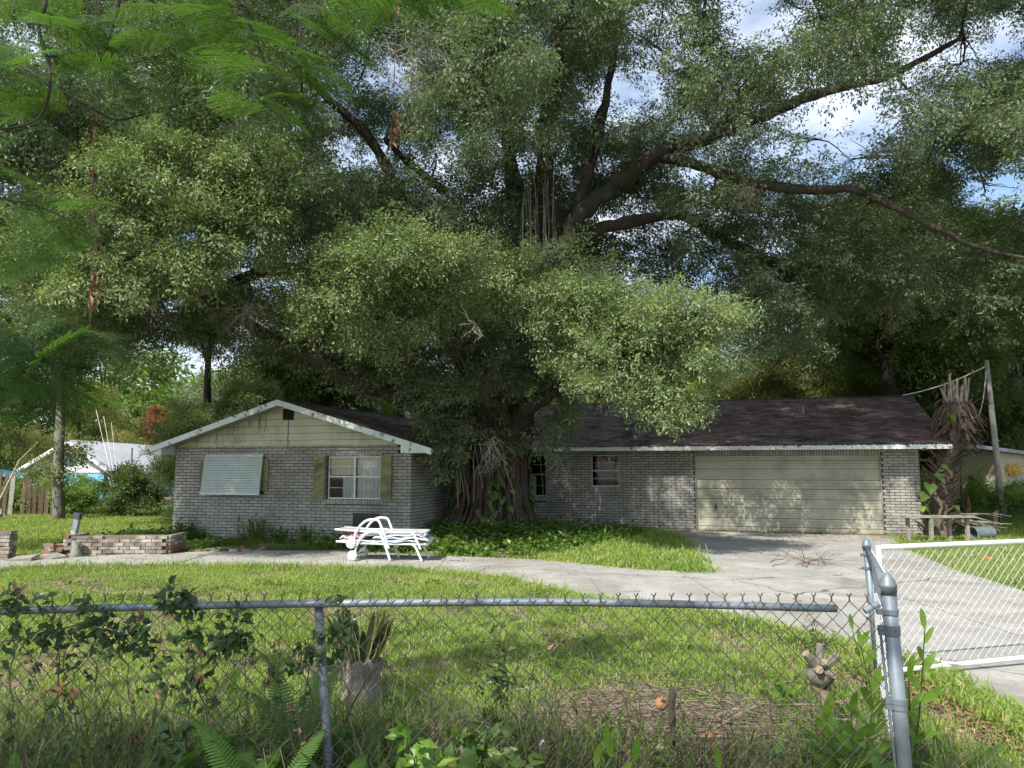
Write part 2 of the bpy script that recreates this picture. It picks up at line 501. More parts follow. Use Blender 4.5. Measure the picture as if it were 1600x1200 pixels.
def scatter(name, pts, rot, scl, srcs, parent=None, kind='stuff', idx=None):
    pts = np.asarray(pts, np.float32)
    n = len(pts)
    me = bpy.data.meshes.new(name)
    me.vertices.add(n)
    me.vertices.foreach_set('co', pts.ravel())
    a = me.attributes.new('rot', 'FLOAT_VECTOR', 'POINT'); a.data.foreach_set('vector', np.asarray(rot, np.float32).ravel())
    a = me.attributes.new('scl', 'FLOAT', 'POINT'); a.data.foreach_set('value', np.asarray(scl, np.float32).ravel())
    if idx is None:
        idx = rng.integers(0, len(srcs), n)
    a = me.attributes.new('idx', 'INT', 'POINT'); a.data.foreach_set('value', np.asarray(idx, np.int32).ravel())
    me.update()
    o = bpy.data.objects.new(name, me)
    COL.objects.link(o)
    ng = bpy.data.node_groups.new(name, 'GeometryNodeTree')
    ng.interface.new_socket('Geometry', in_out='INPUT', socket_type='NodeSocketGeometry')
    ng.interface.new_socket('Geometry', in_out='OUTPUT', socket_type='NodeSocketGeometry')
    gi = ng.nodes.new('NodeGroupInput'); go = ng.nodes.new('NodeGroupOutput')
    ip = ng.nodes.new('GeometryNodeInstanceOnPoints')
    jn = ng.nodes.new('GeometryNodeJoinGeometry')
    for s_ in srcs:
        oi = ng.nodes.new('GeometryNodeObjectInfo')
        oi.inputs[0].default_value = s_
        oi.inputs['As Instance'].default_value = True
        ng.links.new(oi.outputs['Geometry'], jn.inputs[0])
    def attr(nm, ty):
        x = ng.nodes.new('GeometryNodeInputNamedAttribute')
        x.data_type = ty
        x.inputs['Name'].default_value = nm
        return x.outputs['Attribute']
    ng.links.new(gi.outputs[0], ip.inputs['Points'])
    ng.links.new(jn.outputs[0], ip.inputs['Instance'])
    ip.inputs['Pick Instance'].default_value = True
    ng.links.new(attr('idx', 'INT'), ip.inputs['Instance Index'])
    ng.links.new(attr('rot', 'FLOAT_VECTOR'), ip.inputs['Rotation'])
    ng.links.new(attr('scl', 'FLOAT'), ip.inputs['Scale'])
    ng.links.new(ip.outputs[0], go.inputs[0])
    md = o.modifiers.new('scatter', 'NODES')
    md.node_group = ng
    if parent is not None:
        o.parent = parent
    if kind:
        o['kind'] = kind
    return o

def leaf_quad(mb, base, d, nrm, L, w, fold=.25):
    """a pointed leaf of four triangles, folded on its midrib"""
    d = d / (np.linalg.norm(d) + 1e-9)
    s_ = np.cross(d, nrm); s_ /= (np.linalg.norm(s_) + 1e-9)
    n = np.cross(s_, d)
    b = np.asarray(base)
    v = [b, b + d * L * .45 + s_ * w / 2 + n * w * fold, b + d * L * .5, b + d * L * .45 - s_ * w / 2 + n * w * fold, b + d * L - n * L * .08]
    mb.add(v, [(0, 2, 1), (0, 3, 2), (1, 2, 4), (2, 3, 4)])

def twig_source(name, mats, L=.42, n=13, ll=.075, lw=.026, seed=0, stem=True, clump=True):
    r = np.random.default_rng(seed)
    mb = MB()
    if stem:
        mb.cur = 1
        mb.tube([(0, 0, 0), (L * .5, r.normal(0, .02), .01), (L, r.normal(0, .03), -.02)], [.004, .003, .0015], 3, False)
        mb.cur = 0
    for i in range(n):
        t = r.uniform(.12, 1.0)
        ang = r.uniform(0, 2 * PI)
        side = np.array([0, math.cos(ang), math.sin(ang) * .7])
        base = np.array([L * t, 0, 0]) + side * r.uniform(0, L * .28)
        d = np.array([r.uniform(.1, 1), 0, r.uniform(-.5, .25)]) + side * r.uniform(.5, 1.1)
        nr = np.array([r.normal(0, .45), r.normal(0, .45), 1.0])
        leaf_quad(mb, base, d, nr, ll * r.uniform(.7, 1.25), lw * r.uniform(.8, 1.2))
    return source(mb, name, mats)

OAK = [twig_source('oak_twig', ['oak_leaf', 'twig'], seed=i, n=13, ll=.092, lw=.036) for i in range(4)]
OAKL = [twig_source('light_oak_twig', ['oak_leaf_sun_tint', 'twig'], seed=10 + i, n=14, L=.44, ll=.086, lw=.032) for i in range(4)]
BG = [twig_source('far_twig', ['bg_leaf', 'twig'], L=.8, n=20, ll=.17, lw=.075, seed=20 + i) for i in range(3)]
BGB = [twig_source('far_bright_twig', ['bg_leaf_bright', 'twig'], L=.8, n=20, ll=.17, lw=.08, seed=30 + i) for i in range(3)]
BGY = [twig_source('far_yellow_twig', ['bg_leaf_yellow', 'twig'], L=.8, n=26, ll=.16, lw=.035, seed=40 + i) for i in range(3)]
BGG = [twig_source('far_grey_twig', ['bg_leaf_grey', 'twig'], L=.8, n=20, ll=.14, lw=.06, seed=50 + i) for i in range(3)]
BGR = [twig_source('far_red_twig', ['bg_leaf_red', 'twig'], L=.7, n=22, ll=.15, lw=.06, seed=60 + i) for i in range(2)]
SHR = [twig_source('shrub_twig', ['weed_leaf', 'twig'], L=.4, n=14, ll=.10, lw=.045, seed=70 + i) for i in range(3)]

def clump_points(c, r, n, subs=None, r_=rng, flat=.62):
    """leafy twig positions and directions inside one clump made of sub-clumps"""
    c = np.asarray(c, float); r = np.asarray(r, float) * np.ones(3)
    subs = subs or max(5, int(7 * (r.mean() ** 1.3)))
    subs = max(subs, n // 26)
    d = r_.normal(size=(subs, 3)) * (1, 1, .75); d /= np.linalg.norm(d, axis=1, keepdims=True)
    far = r_.uniform(.05, 1.0, (subs, 1)) ** .6
    sc = c + d * r * far * .95
    # every sub-clump is a spray: twigs along a short branchlet that leaves the centre and droops
    L = r_.uniform(.45, 1.25, subs) * r.mean() ** .6
    k = r_.integers(0, subs, n)
    u = r_.uniform(-.15, 1.0, n)
    ax = d + r_.normal(size=(subs, 3)) * .45 + np.array([0, 0, -.12]); ax /= np.linalg.norm(ax, axis=1, keepdims=True)
    wd = .30 * (1.1 - .75 * np.clip(u, 0, 1)) * r.mean() ** .5
    g = r_.normal(size=(n, 3)) * np.array([1, 1, flat]) * wd[:, None] * .62
    P = sc[k] + ax[k] * (L[k] * u * .8)[:, None] + g
    P[:, 2] -= .12 * np.clip(u, 0, 1) ** 2 * L[k]
    out = ax[k] * .9 + g / (wd[:, None] + 1e-6) * .7 + r_.normal(size=(n, 3)) * .35
    yaw = np.arctan2(out[:, 1], out[:, 0])
    el = np.arctan2(out[:, 2], np.hypot(out[:, 0], out[:, 1])) * .7 - .15
    rot = np.stack([r_.normal(0, .4, n), -el, yaw], 1)
    return P, rot, sc

# ------------------------------------------------------------------ ground and paving
def in_poly(P, poly):
    x, y = P[:, 0], P[:, 1]
    r = np.zeros(len(P), bool)
    n = len(poly)
    for i in range(n):
        x1, y1 = poly[i]; x2, y2 = poly[(i + 1) % n]
        c = (y1 > y) != (y2 > y)
        with np.errstate(divide='ignore', invalid='ignore'):
            xi = (x2 - x1) * (y - y1) / (y2 - y1 + 1e-12) + x1
        r ^= c & (x < xi)
    return r

PAVE = [(-16, 13.0), (-12, 13.4), (-8.9, 13.65), (-7.46, 13.98), (-5.74, 14.05), (-4.02, 14.0), (-2.22, 13.65), (-1.07, 13.09), (-.1, 12.3), (.7, 11.0),
        (1.59, 9.95), (2.16, 9.5), (2.58, 9.05), (3.01, 8.27), (3.33, 7.66), (3.53, 7.09), (3.55, 6.6), (3.49, 6.1), (3.47, 5.6), (3.48, 5.2), (3.5, 3), (3.6, -6),
        (8.2, -6), (7.3, 6), (7.31, 11.24), (7.74, 13.9), (8.58, 17.12), (9.5, 19.4), (10.1, 20.52), (4.3, 22.35), (4.2, 19.89), (3.77, 16.48), (3.25, 13.2),
        (1.73, 14.17), (.37, 15.13), (-1.28, 15.67), (-3.58, 16.76), (-5.51, 16.8), (-7.3, 16.24), (-8.44, 15.6), (-9.43, 15.0), (-12, 14.9), (-16, 14.8)]
HOUSE = [tuple(house_world(a, b)[:2]) for a, b in ((-12.75, -6.25), (-5.95, -6.25), (-5.95, 0), (5.85, 0), (5.85, 9), (-12.75, 9))]

def mound_h(P):
    """small rise of the soil round the big tree, and fine unevenness"""
    x, y = P[..., 0], P[..., 1]
    g = .42 * np.exp(-(((x + .45) / 1.9) ** 2 + ((y - 19.5) / 1.7) ** 2))
    g = g + .05 * np.sin(x * .9) * np.sin(y * .7 + 1) * np.clip((y - 3) / 4, 0, 1) * 0
    return g

gm = MB()
gx = np.linspace(-9, 9, 73); gy = np.linspace(12, 24, 49)
xs = np.concatenate([[-260, -60], gx, [60, 260]]); ys = np.concatenate([[-60, 0], gy, [60, 320]])
GX, GY = np.meshgrid(xs, ys, indexing='ij')
GZ = mound_h(np.stack([GX, GY], -1))
V = np.stack([GX, GY, GZ], -1).reshape(-1, 3)
ny = len(ys)
gm.add(V, [(i * ny + j, (i + 1) * ny + j, (i + 1) * ny + j + 1, i * ny + j + 1) for i in range(len(xs) - 1) for j in range(ny - 1)])
ground = gm.build('ground', 'soil', smooth=True)
ground['kind'] = 'structure'

def clip_piece(poly, x0, y0, x1, y1, z1, gap=.007):
    bm = bmesh.new()
    vs = [bm.verts.new((x, y, 0)) for x, y in poly]
    from mathutils.geometry import tessellate_polygon
    for a, b, c in tessellate_polygon([[Vector((x, y, 0)) for x, y in poly]]):
        bm.faces.new((vs[a], vs[b], vs[c]))
    for co, no in (((x0 + gap, 0, 0), (-1, 0, 0)), ((x1 - gap, 0, 0), (1, 0, 0)), ((0, y0 + gap, 0), (0, -1, 0)), ((0, y1 - gap, 0), (0, 1, 0))):
        bmesh.ops.bisect_plane(bm, geom=bm.verts[:] + bm.edges[:] + bm.faces[:], plane_co=co, plane_no=no, clear_outer=True)
    if not bm.faces:
        bm.free(); return None
    r = bmesh.ops.extrude_face_region(bm, geom=bm.faces[:])
    bmesh.ops.translate(bm, verts=[v for v in r['geom'] if isinstance(v, bmesh.types.BMVert)], vec=(0, 0, z1))
    bmesh.ops.recalc_face_normals(bm, faces=bm.faces[:])
    me = bpy.data.meshes.new('slab'); bm.to_mesh(me); bm.free()
    me.materials.append(M['concrete'])
    return me

drive = bpy.data.objects.new('driveway', None); COL.objects.link(drive); drive['kind'] = 'structure'
walk = bpy.data.objects.new('walkway', None); COL.objects.link(walk); walk['kind'] = 'structure'
cells = [(-16, 12, -11.2, 18, walk), (-11.2, 12, -8.6, 18, walk), (-8.6, 12, -6.2, 18, walk), (-6.2, 12, -3.7, 18, walk), (-3.7, 12, -1.3, 18, walk), (-1.3, 10.6, 1.25, 18, walk), (1.25, 8, 2.85, 14.8, walk),
         (2.85, -6, 5.3, 2.6, drive), (5.3, -6, 9, 2.6, drive), (2.85, 2.6, 5.3, 5.6, drive), (5.3, 2.6, 9, 5.6, drive), (2.85, 5.6, 5.3, 8.3, drive), (5.3, 5.6, 9, 8.3, drive),
         (2.85, 8.3, 5.3, 12.7, drive), (5.3, 8.3, 9, 12.7, drive), (2.85, 12.7, 5.9, 16.6, drive), (5.9, 12.7, 9.5, 16.6, drive), (2.85, 16.6, 6.6, 22.6, drive), (6.6, 16.6, 10.6, 22.6, drive)]
for i, (x0, y0, x1, y1, par) in enumerate(cells):
    me = clip_piece(PAVE, x0, y0, x1, y1, .035 + .004 * (i % 3))
    if me:
        o = bpy.data.objects.new('slab', me); COL.objects.link(o); o.parent = par

# ------------------------------------------------------------------ the house
house = thing('brick_house', 'low ranch house of painted grey brick with dark shingle roof and wide garage door', 'house', (HO[0], HO[1], 0), -TH)
BL, BH, BJ = .254, .0762, .015
bricks_full = []      # (matrix) of whole bricks
brick_rest = MB()
BRK = [(-.5, 0, -.5), (.5, 0, -.5), (.5, 0, .5), (-.5, 0, .5), (-.5, 1, -.5), (.5, 1, -.5), (.5, 1, .5), (-.5, 1, .5)]
BRF = [(0, 1, 2, 3), (1, 5, 6, 2), (3, 2, 6, 7), (0, 4, 5, 1), (4, 0, 3, 7)]

def put_brick(frame, s, z, L, H, whole):
    """frame = (origin ab, direction along, outward normal) in house coordinates"""
    (oa, ob), (da, db), (na, nb) = frame
    out = rng.uniform(-.002, .003)
    if whole and frame is FRONT_MAIN:
        bricks_full.append((s, z, L, H, out))
        return
    m = np.array([[da * L, -na * .03, 0, oa + da * s + na * (.012 + out)], [db * L, -nb * .03, 0, ob + db * s + nb * (.012 + out)], [0, 0, H, z]])
    v = np.array(BRK) @ m[:, :3].T + m[:, 3]
    brick_rest.add(v, BRF)

FRONT_MAIN = ((0, 0), (1, 0), (0, -1))
FRONT_WING = ((0, -6.2), (1, 0), (0, -1))
SIDE_WING = ((-6.0, 0), (0, 1), (1, 0))
SIDE_GARAGE = ((5.79, 0), (0, 1), (1, 0))
SIDE_LEFT = ((-12.7, 0), (0, 1), (-1, 0))

def wall_bricks(frame, s0, s1, z0, topf, holes):
    nrow = int(3.2 / BH)
    for r in range(nrow):
        zc = z0 + (r + .5) * BH
        segs = [(s0, s1)]
        for (h0, hz0, h1, hz1) in holes:
            if hz0 < zc < hz1:
                ns = []
                for a, b in segs:
                    if h1 <= a or h0 >= b:
                        ns.append((a, b)); continue
                    if h0 > a: ns.append((a, h0))
                    if h1 < b: ns.append((h1, b))
                segs = ns
        off = (BL / 2) * (r % 2)
        for a, b in segs:
            k = math.floor((a - s0 - off) / BL)
            x = s0 + off + k * BL
            while x < b - .02:
                xa, xb = max(x, a), min(x + BL, b)
                if xb - xa > .05 and zc < topf((xa + xb) / 2):
                    put_brick(frame, (xa + xb) / 2, zc, xb - xa - BJ, BH - BJ, xb - xa > BL * .8)
                x += BL

def soldier(frame, s0, s1, z0, z1, proud=.0):
    n = max(1, round((s1 - s0) / BH))
    w = (s1 - s0) / n
    for i in range(n):
        (oa, ob), d, nn = frame
        fr = ((oa + nn[0] * proud, ob + nn[1] * proud), d, nn)
        put_brick(fr, s0 + (i + .5) * w, (z0 + z1) / 2, w - .014, z1 - z0 - .01, False)

H_MAIN = [(0, -1, 4.88, 2.31), (-3.01, 1.11, -2.17, 2.19), (-5.6, .80, -4.41, 2.19)]
H_WING = [(-11.75, 1.12, -10.0, 2.07), (-8.24, .94, -6.76, 2.16)]
wall_bricks(FRONT_MAIN, -6.0, 5.79, .0, lambda s: 2.30, H_MAIN)
wall_bricks(FRONT_WING, -12.7, -6.0, .0, lambda s: 2.33 if s < -6.25 else 2.14, H_WING)
wall_bricks(SIDE_WING, -6.2, 0.0, .0, lambda s: 2.14, [])
wall_bricks(SIDE_GARAGE, 0.0, 8.5, .0, lambda s: 2.35, [])
wall_bricks(SIDE_LEFT, -6.2, 5.0, .0, lambda s: 2.14, [])
soldier(FRONT_MAIN, 0, 4.88, 2.14, 2.30)
soldier(FRONT_MAIN, -3.05, -2.13, 1.11, 1.25, .02)
soldier(FRONT_MAIN, -5.64, -4.37, .80, .94, .02)
soldier(FRONT_WING, -8.28, -6.72, .93, 1.05, .02)
soldier(FRONT_WING, -8.24, -6.76, 2.075, 2.155)

# the 300 nearest whole bricks are parts of their own, the rest one part
bricks_full.sort(key=lambda q: -q[0])
bm0 = MB().add(BRK, BRF).build('brick', 'brick')
me_brick = bm0.data
COL.objects.unlink(bm0); bpy.data.objects.remove(bm0)
for i, (s_, z, L, H, out) in enumerate(bricks_full):
    if i < 300:
        o = bpy.data.objects.new('brick', me_brick)
        COL.objects.link(o); o.parent = house
        o.location = (s_, -.012 - out, z)
        o.scale = (L, .03, H)
    else:
        m = np.array([[L, 0, 0, s_], [0, .03, 0, -.012 - out], [0, 0, H, z]])
        brick_rest.add(np.array(BRK) @ m[:, :3].T + m[:, 3], BRF)
brick_rest.build('brickwork', 'brick', house, kind='stuff')

def holed_wall(mb, s0, s1, z0, z1, holes, fn):
    """panel pieces round the openings; fn(s0,z0,s1,z1) adds one"""
    xs_ = sorted(set([s0, s1] + [min(max(h[i], s0), s1) for h in holes for i in (0, 2)]))
    for a, b in zip(xs_[:-1], xs_[1:]):
        segs = [(z0, z1)]
        for h in holes:
            if h[0] <= (a + b) / 2 <= h[2]:
                ns = []
                for p, q in segs:
                    if h[1] > p: ns.append((p, min(h[1], q)))
                    if h[3] < q: ns.append((max(h[3], p), q))
                segs = ns
        for p, q in segs:
            if q - p > .001:
                fn(a, p, b, q)

mw = MB()
hm = [(0, -1, 4.88, 2.14), (-3.01, 1.22, -2.17, 2.19), (-5.6, .92, -4.41, 2.19)]
hw = [(-11.65, 1.2, -10.1, 2.0), (-8.21, 1.05, -6.78, 2.075)]
holed_wall(mw, -6.0, 5.79, 0, 2.31, hm, lambda a, p, b, q: mw.box(a, 0, p, b, .16, q))
holed_wall(mw, -12.7, -6.0, 0, 2.34, hw, lambda a, p, b, q: mw.box(a, -6.2, p, b, -6.04, q))
mw.box(-6.16, -6.04, 0, -6.0, 0, 2.34)
mw.box(5.63, .16, 0, 5.79, 8.5, 2.4)
mw.box(-12.7, -6.04, 0, -12.54, 5, 2.34)
mw.box(-12.54, 8.34, 0, 5.63, 8.5, 2.4)
mw.build('wall', 'mortar', house)
inner = MB()
inner.box(-12.5, 2.2, .02, 5.6, 2.3, 2.3)
inner.box(-12.5, -3.2, .02, -6.2, -3.1, 2.3)
inner.box(-12.5, -6.0, .005, -6.2, 2.2, .02)
inner.box(-6.2, .2, .005, 5.6, 2.2, .02)
inner.box(-.15, .2, .02, -.05, 2.2, 2.3)
inner.build('interior_wall', 'dark_room', house)

# roofs ------------------------------------------------------------
def roof_plane(parent, p_eave0, p_eave1, p_ridge0, p_ridge1, exposure=.15, tab=.30, nm='shingle_courses', seed=1):
    """overlapping rows of tabs between eave and ridge; corners in house coordinates"""
    r = np.random.default_rng(seed)
    e0, e1, r0, r1 = (np.asarray(p, float) for p in (p_eave0, p_eave1, p_ridge0, p_ridge1))
    n = np.cross(e1 - e0, r0 - e0); n /= np.linalg.norm(n)
    if n[2] < 0: n = -n
    rows = int(round(np.linalg.norm(r0 - e0) / exposure))
    mb = MB()
    torn = MB()
    for i in range(rows):
        t0, t1 = i / rows, min((i + 1.25) / rows, 1)
        a0, a1 = e0 + (r0 - e0) * t0, e1 + (r1 - e1) * t0
        b0, b1 = e0 + (r0 - e0) * t1, e1 + (r1 - e1) * t1
        L = np.linalg.norm(a1 - a0)
        x = -r.uniform(0, tab)
        while x < L:
            xa, xb = max(0, x + .004), min(L, x + tab - .004)
            x += tab
            if xb - xa < .03: continue
            fa, fb = xa / L, xb / L
            lift = .014 + r.uniform(0, .008) + (r.uniform(0, .02) if r.random() < .06 else 0)
            dz = r.uniform(-.006, .006)
            P0 = a0 + (a1 - a0) * fa; P1 = a0 + (a1 - a0) * fb
            Q0 = b0 + (b1 - b0) * fa; Q1 = b0 + (b1 - b0) * fb
            sl = (Q0 - P0) / np.linalg.norm(Q0 - P0)
            P0 = P0 - sl * dz; P1 = P1 - sl * dz
            mb.add([P0 + n * .002, P1 + n * .002, P1 + n * lift, P0 + n * lift, Q1 + n * .004, Q0 + n * .004],
                   [(0, 1, 2, 3), (3, 2, 4, 5), (1, 4, 2), (0, 3, 5)])
    o = mb.build(nm, 'shingle', parent, kind='stuff')
    return o, n

deck = MB()
EZ, RZ = 2.40, 4.05
A0, A1 = -7.6, 6.42
sl = lambda b: EZ + (RZ - EZ) * (b + .6) / 4.6
deck.add([(A0, -.6, EZ), (A1, -.6, EZ), (A1, 4, RZ), (A0 + 1.5, 4, RZ), (A0, -.6, EZ - .06), (A1, -.6, EZ - .06), (A1, 4, RZ - .06), (A0 + 1.5, 4, RZ - .06)],
         [(0, 1, 2, 3), (7, 6, 5, 4), (0, 4, 5, 1), (1, 5, 6, 2), (2, 6, 7, 3), (3, 7, 4, 0)])
deck.add([(A1, 8.6, EZ), (A0, 8.6, EZ), (A0 + 1.5, 4, RZ), (A1, 4, RZ), (A1, 8.6, EZ - .06), (A0, 8.6, EZ - .06), (A0 + 1.5, 4, RZ - .06), (A1, 4, RZ - .06)],
         [(0, 1, 2, 3), (7, 6, 5, 4), (0, 4, 5, 1), (1, 5, 6, 2), (2, 6, 7, 3), (3, 7, 4, 0)])
WM, WR, WE, WZR, WZE = -9.33, 4.0, 4.05, 3.43, 2.22      # wing: middle, ridge end, half width, ridge and eave heights
for sgn in (-1, 1):
    xe = WM + sgn * WE
    q = [(xe, -6.7, WZE), (WM, -6.7, WZR), (WM, 7.5, WZR), (xe, 7.5, WZE)]
    q2 = [(x, y, z - .06) for x, y, z in q]
    deck.add(q + q2, [(0, 1, 2, 3), (7, 6, 5, 4), (0, 4, 5, 1), (1, 5, 6, 2), (2, 6, 7, 3), (3, 7, 4, 0)])
roof = deck.build('roof', 'soffit', house)
roof_plane(roof, (A0, -.62, EZ + .004), (A1 + .02, -.62, EZ + .004), (A0 + 1.5, 4, RZ + .004), (A1 + .02, 4, RZ + .004), seed=3)
roof_plane(roof, (WM + WE + .02, -6.72, WZE + .004), (WM + WE + .02, 7.5, WZE + .004), (WM, -6.72, WZR + .004), (WM, 7.5, WZR + .004), seed=4)
roof_plane(roof, (WM - WE - .02, -6.72, WZE + .004), (WM - WE - .02, 7.5, WZE + .004), (WM, -6.72, WZR + .004), (WM, 7.5, WZR + .004), seed=5)
rc = MB()
for (p, q, nr) in (((A0 + 1.5, 4, RZ + .02), (A1 + .02, 4, RZ + .02), (0, 1)), ((WM, -6.72, WZR + .02), (WM, 7.5, WZR + .02), (1, 0))):
    p, q = np.array(p), np.array(q)
    n_ = int(np.linalg.norm(q - p) / .2)
    for i in range(n_):
        c0 = p + (q - p) * i / n_; c1 = p + (q - p) * (i + 1.2) / n_
        w = np.array([nr[0], nr[1], 0]) * .13
        dn = np.array([0, 0, -.045]); h = np.array([0, 0, .012 + rng.uniform(0, .006)])
        rc.add([c0 - w + dn + h, c0 + h, c0 + w + dn + h, c1 - w + dn, c1, c1 + w + dn, c0 - w + dn - h, c0 + w + dn - h],
               [(0, 1, 4, 3), (1, 2, 5, 4), (6, 0, 1, 2, 7)])
rc.build('ridge_cap', 'ridge_shingle', roof, kind='stuff')
# torn and lifted tabs, dark felt showing
tf = MB()
for i in range(95):
    a = rng.uniform(-4.4, 6.0); b = rng.choice([rng.uniform(-.45, .2), rng.uniform(-.4, 2.6)])
    if rng.random() < .5: a = rng.normal(2.6, .8); b = abs(rng.normal(.3, .55)) - .3
    z = sl(b) + .022
    L = rng.uniform(.12, .5); w_ = rng.uniform(.02, .05)
    pts = [(a, b, z), (a + L * .4, b - w_, z - w_ * .35 + .01), (a + L, b + rng.uniform(-.03, .03), z), (a + L * .5, b + w_, z + w_ * .36)]
    tf.add(pts, [(0, 1, 2, 3)])
tf.build('torn_patch', 'torn_felt', roof, kind='stuff')
# fascias
fb = MB(); fb.box(A0 + 2.4, -.66, 2.285, A1 + .04, -.622, 2.40); fb.build('fascia_board', 'fascia', roof)
moss = MB()
for i in range(420):
    a = rng.uniform(-5, A1); L = rng.uniform(.01, .05)
    d_ = rng.uniform(.004, .03)
    moss.add([(a, -.668, 2.405), (a + L, -.668, 2.405), (a + L * .6, -.668, 2.405 - d_), (a, -.615, 2.425), (a + L, -.615, 2.425)], [(0, 2, 1), (0, 1, 4, 3)])
moss.build('ragged_edge', 'torn_felt', roof, kind='stuff')
for sgn in (-1, 1):
    xe = WM + sgn * WE
    k = (WZR - WZE) / WE
    rb = MB()
    rb.prism_xz([(WM, WZR + .012), (xe, WZE + .012), (xe, WZE - .13), (WM, WZR - .13)] if sgn > 0 else [(xe, WZE + .012), (WM, WZR + .012), (WM, WZR - .13), (xe, WZE - .13)], -6.75, -6.712)
    rb.build('rake_board', 'fascia', roof)
    xi = -6.04 if sgn > 0 else -12.72
    box = MB()
    zt = lambda x: WZR - k * abs(x - WM) - .065
    pl = [(xi, 2.13), (xe, 2.13), (xe, zt(xe) ), (xi, zt(xi))]
    if sgn < 0: pl = pl[::-1]
    box.prism_xz(pl, -6.711, -6.22)
    box.prism_xz([(x, z) if z > 2.2 else (x, 2.131) for x, z in pl], -6.2, 7.4)
    box.build('boxed_eave', 'fascia', roof)
sf = MB(); sf.box(A0 + 2.3, -.62, 2.285, A1, -.03, 2.30); sf.build('soffit_board', 'soffit', roof)
# garage gable side
gs = MB(); gs.prism([(0, 0)] * 0 or [(5.66, 0), (5.8, 0), (5.8, 8.3), (5.66, 8.3)], 2.36, 2.40)
gs.add([(5.8, -.1, 2.40), (5.8, 8.2, 2.40), (5.8, 4, 3.93), (5.7, -.1, 2.40), (5.7, 8.2, 2.40), (5.7, 4, 3.93)], [(0, 1, 2), (5, 4, 3), (0, 2, 5, 3), (1, 4, 5, 2)])
gs.build('gable_wall', 'siding', house)

# gable boards of the wing
zj = [2.335, 2.47, 2.64, 2.82, 2.995, 3.165, 3.33]
k = (WZR - WZE) / WE
top = lambda a: WZR - .07 - k * abs(a - WM)
for z0_, z1_ in zip(zj[:-1], zj[1:]):
    for half, (s0_, s1_) in enumerate(((-12.68, WM - .02), (WM - .005, -6.05))):
        def span(z):
            h = (WZR - .07 - z) / k
            return max(s0_, WM - h), min(s1_, WM + h)
        la, lb = span(z0_)
        ua, ub = span(z1_)
        if lb - la < .05: continue
        if ub < ua: ua = ub = (la + lb) / 2
        bo = MB()
        yo, yi = -6.228, -6.185
        v = [(la, yo, z0_ + .006), (lb, yo, z0_ + .006), (ub, yo + .014, z1_ - .002), (ua, yo + .014, z1_ - .002), (la, yi, z0_ + .006), (lb, yi, z0_ + .006), (ub, yi, z1_ - .002), (ua, yi, z1_ - .002)]
        bo.add(v, [(0, 1, 2, 3), (7, 6, 5, 4), (0, 4, 5, 1), (1, 5, 6, 2), (2, 6, 7, 3), (3, 7, 4, 0)])
        bo.build('siding_board', 'siding', house)
gb = MB(); gb.prism_xz([(-12.6, 2.34), (-6.1, 2.34), (WM, WZR - .1)], -6.184, -6.06); gb.build('gable_backing', 'groove_dark', house)
vt = MB(); vt.box(-9.50, -6.236, 2.975, -9.19, -6.20, 3.25); vent = vt.build('gable_vent', 'dark_room', house)
for z in (3.02, 3.08, 3.14, 3.20):
    s_ = MB(); s_.beam((-9.49, -6.245, z), (-9.20, -6.245, z), .03, .006); s_.build('slat', 'bark', vent)
s_ = MB(); s_.box(-9.355, -6.252, 2.98, -9.335, -6.24, 3.245); s_.build('mullion', 'bark', vent)
# dead creeper stems on the gable
cr = MB()
for i in range(16):
    a = rng.uniform(-12.2, -9.5); z = top(a) - .02
    L = rng.uniform(.1, .55)
    q = np.array([[a + t * rng.uniform(-.25, .15) * L + rng.normal(0, .012), -6.236, z - t * L] for t in np.linspace(0, 1, 6)])
    q = q[q[:, 2] > 2.3]
    if len(q) > 2: cr.tube(q, .0035, 3, False)
q = np.array([[-9.33 + rng.normal(0, .008), -6.24, z] for z in np.linspace(2.95, 2.36, 10)]); cr.tube(q, .006, 3, False)
cr.build('dead_creeper', 'bark', house, kind='stuff')

# garage door ------------------------------------------------------
gd = MB(); gd.box(0.0, .10, .0, 4.88, .13, 2.14); door = gd.build('garage_door', 'groove_dark', house)
zz = [0.012, .165, .405, .685, .93, 1.215, 1.465, 1.765, 1.995, 2.13]
for z0_, z1_ in zip(zz[:-1], zz[1:]):
    p_ = MB()
    n_ = max(2, int(round((z1_ - z0_) / .075)))
    h = (z1_ - z0_ - .010) / n_
    for j in range(n_):
        p_.box(.03, .072 + .004 * (j % 2), z0_ + .005 + j * h + .0022, 4.85, .098, z0_ + .005 + (j + 1) * h - .0022)
    p_.build('panel', 'garage_panel', door)
h_ = MB(); h_.box(.55, .045, .62, .575, .07, .80); h_.box(.53, .04, .69, .595, .05, .72); h_.build('handle', 'black_plastic', door)
for _x in (.002, 4.85):
    jb = MB(); jb.box(_x, .005, 0, _x + .028, .10, 2.135); jb.build('door_jamb', 'grey_wood', house)
jb = MB(); jb.box(.03, .005, 2.105, 4.85, .10, 2.135); jb.build('door_head', 'garage_panel', house)
jb = MB(); jb.box(-.1, -.25, -.1, 5.0, .12, .03); jb.build('sill_slab', 'concrete', house)

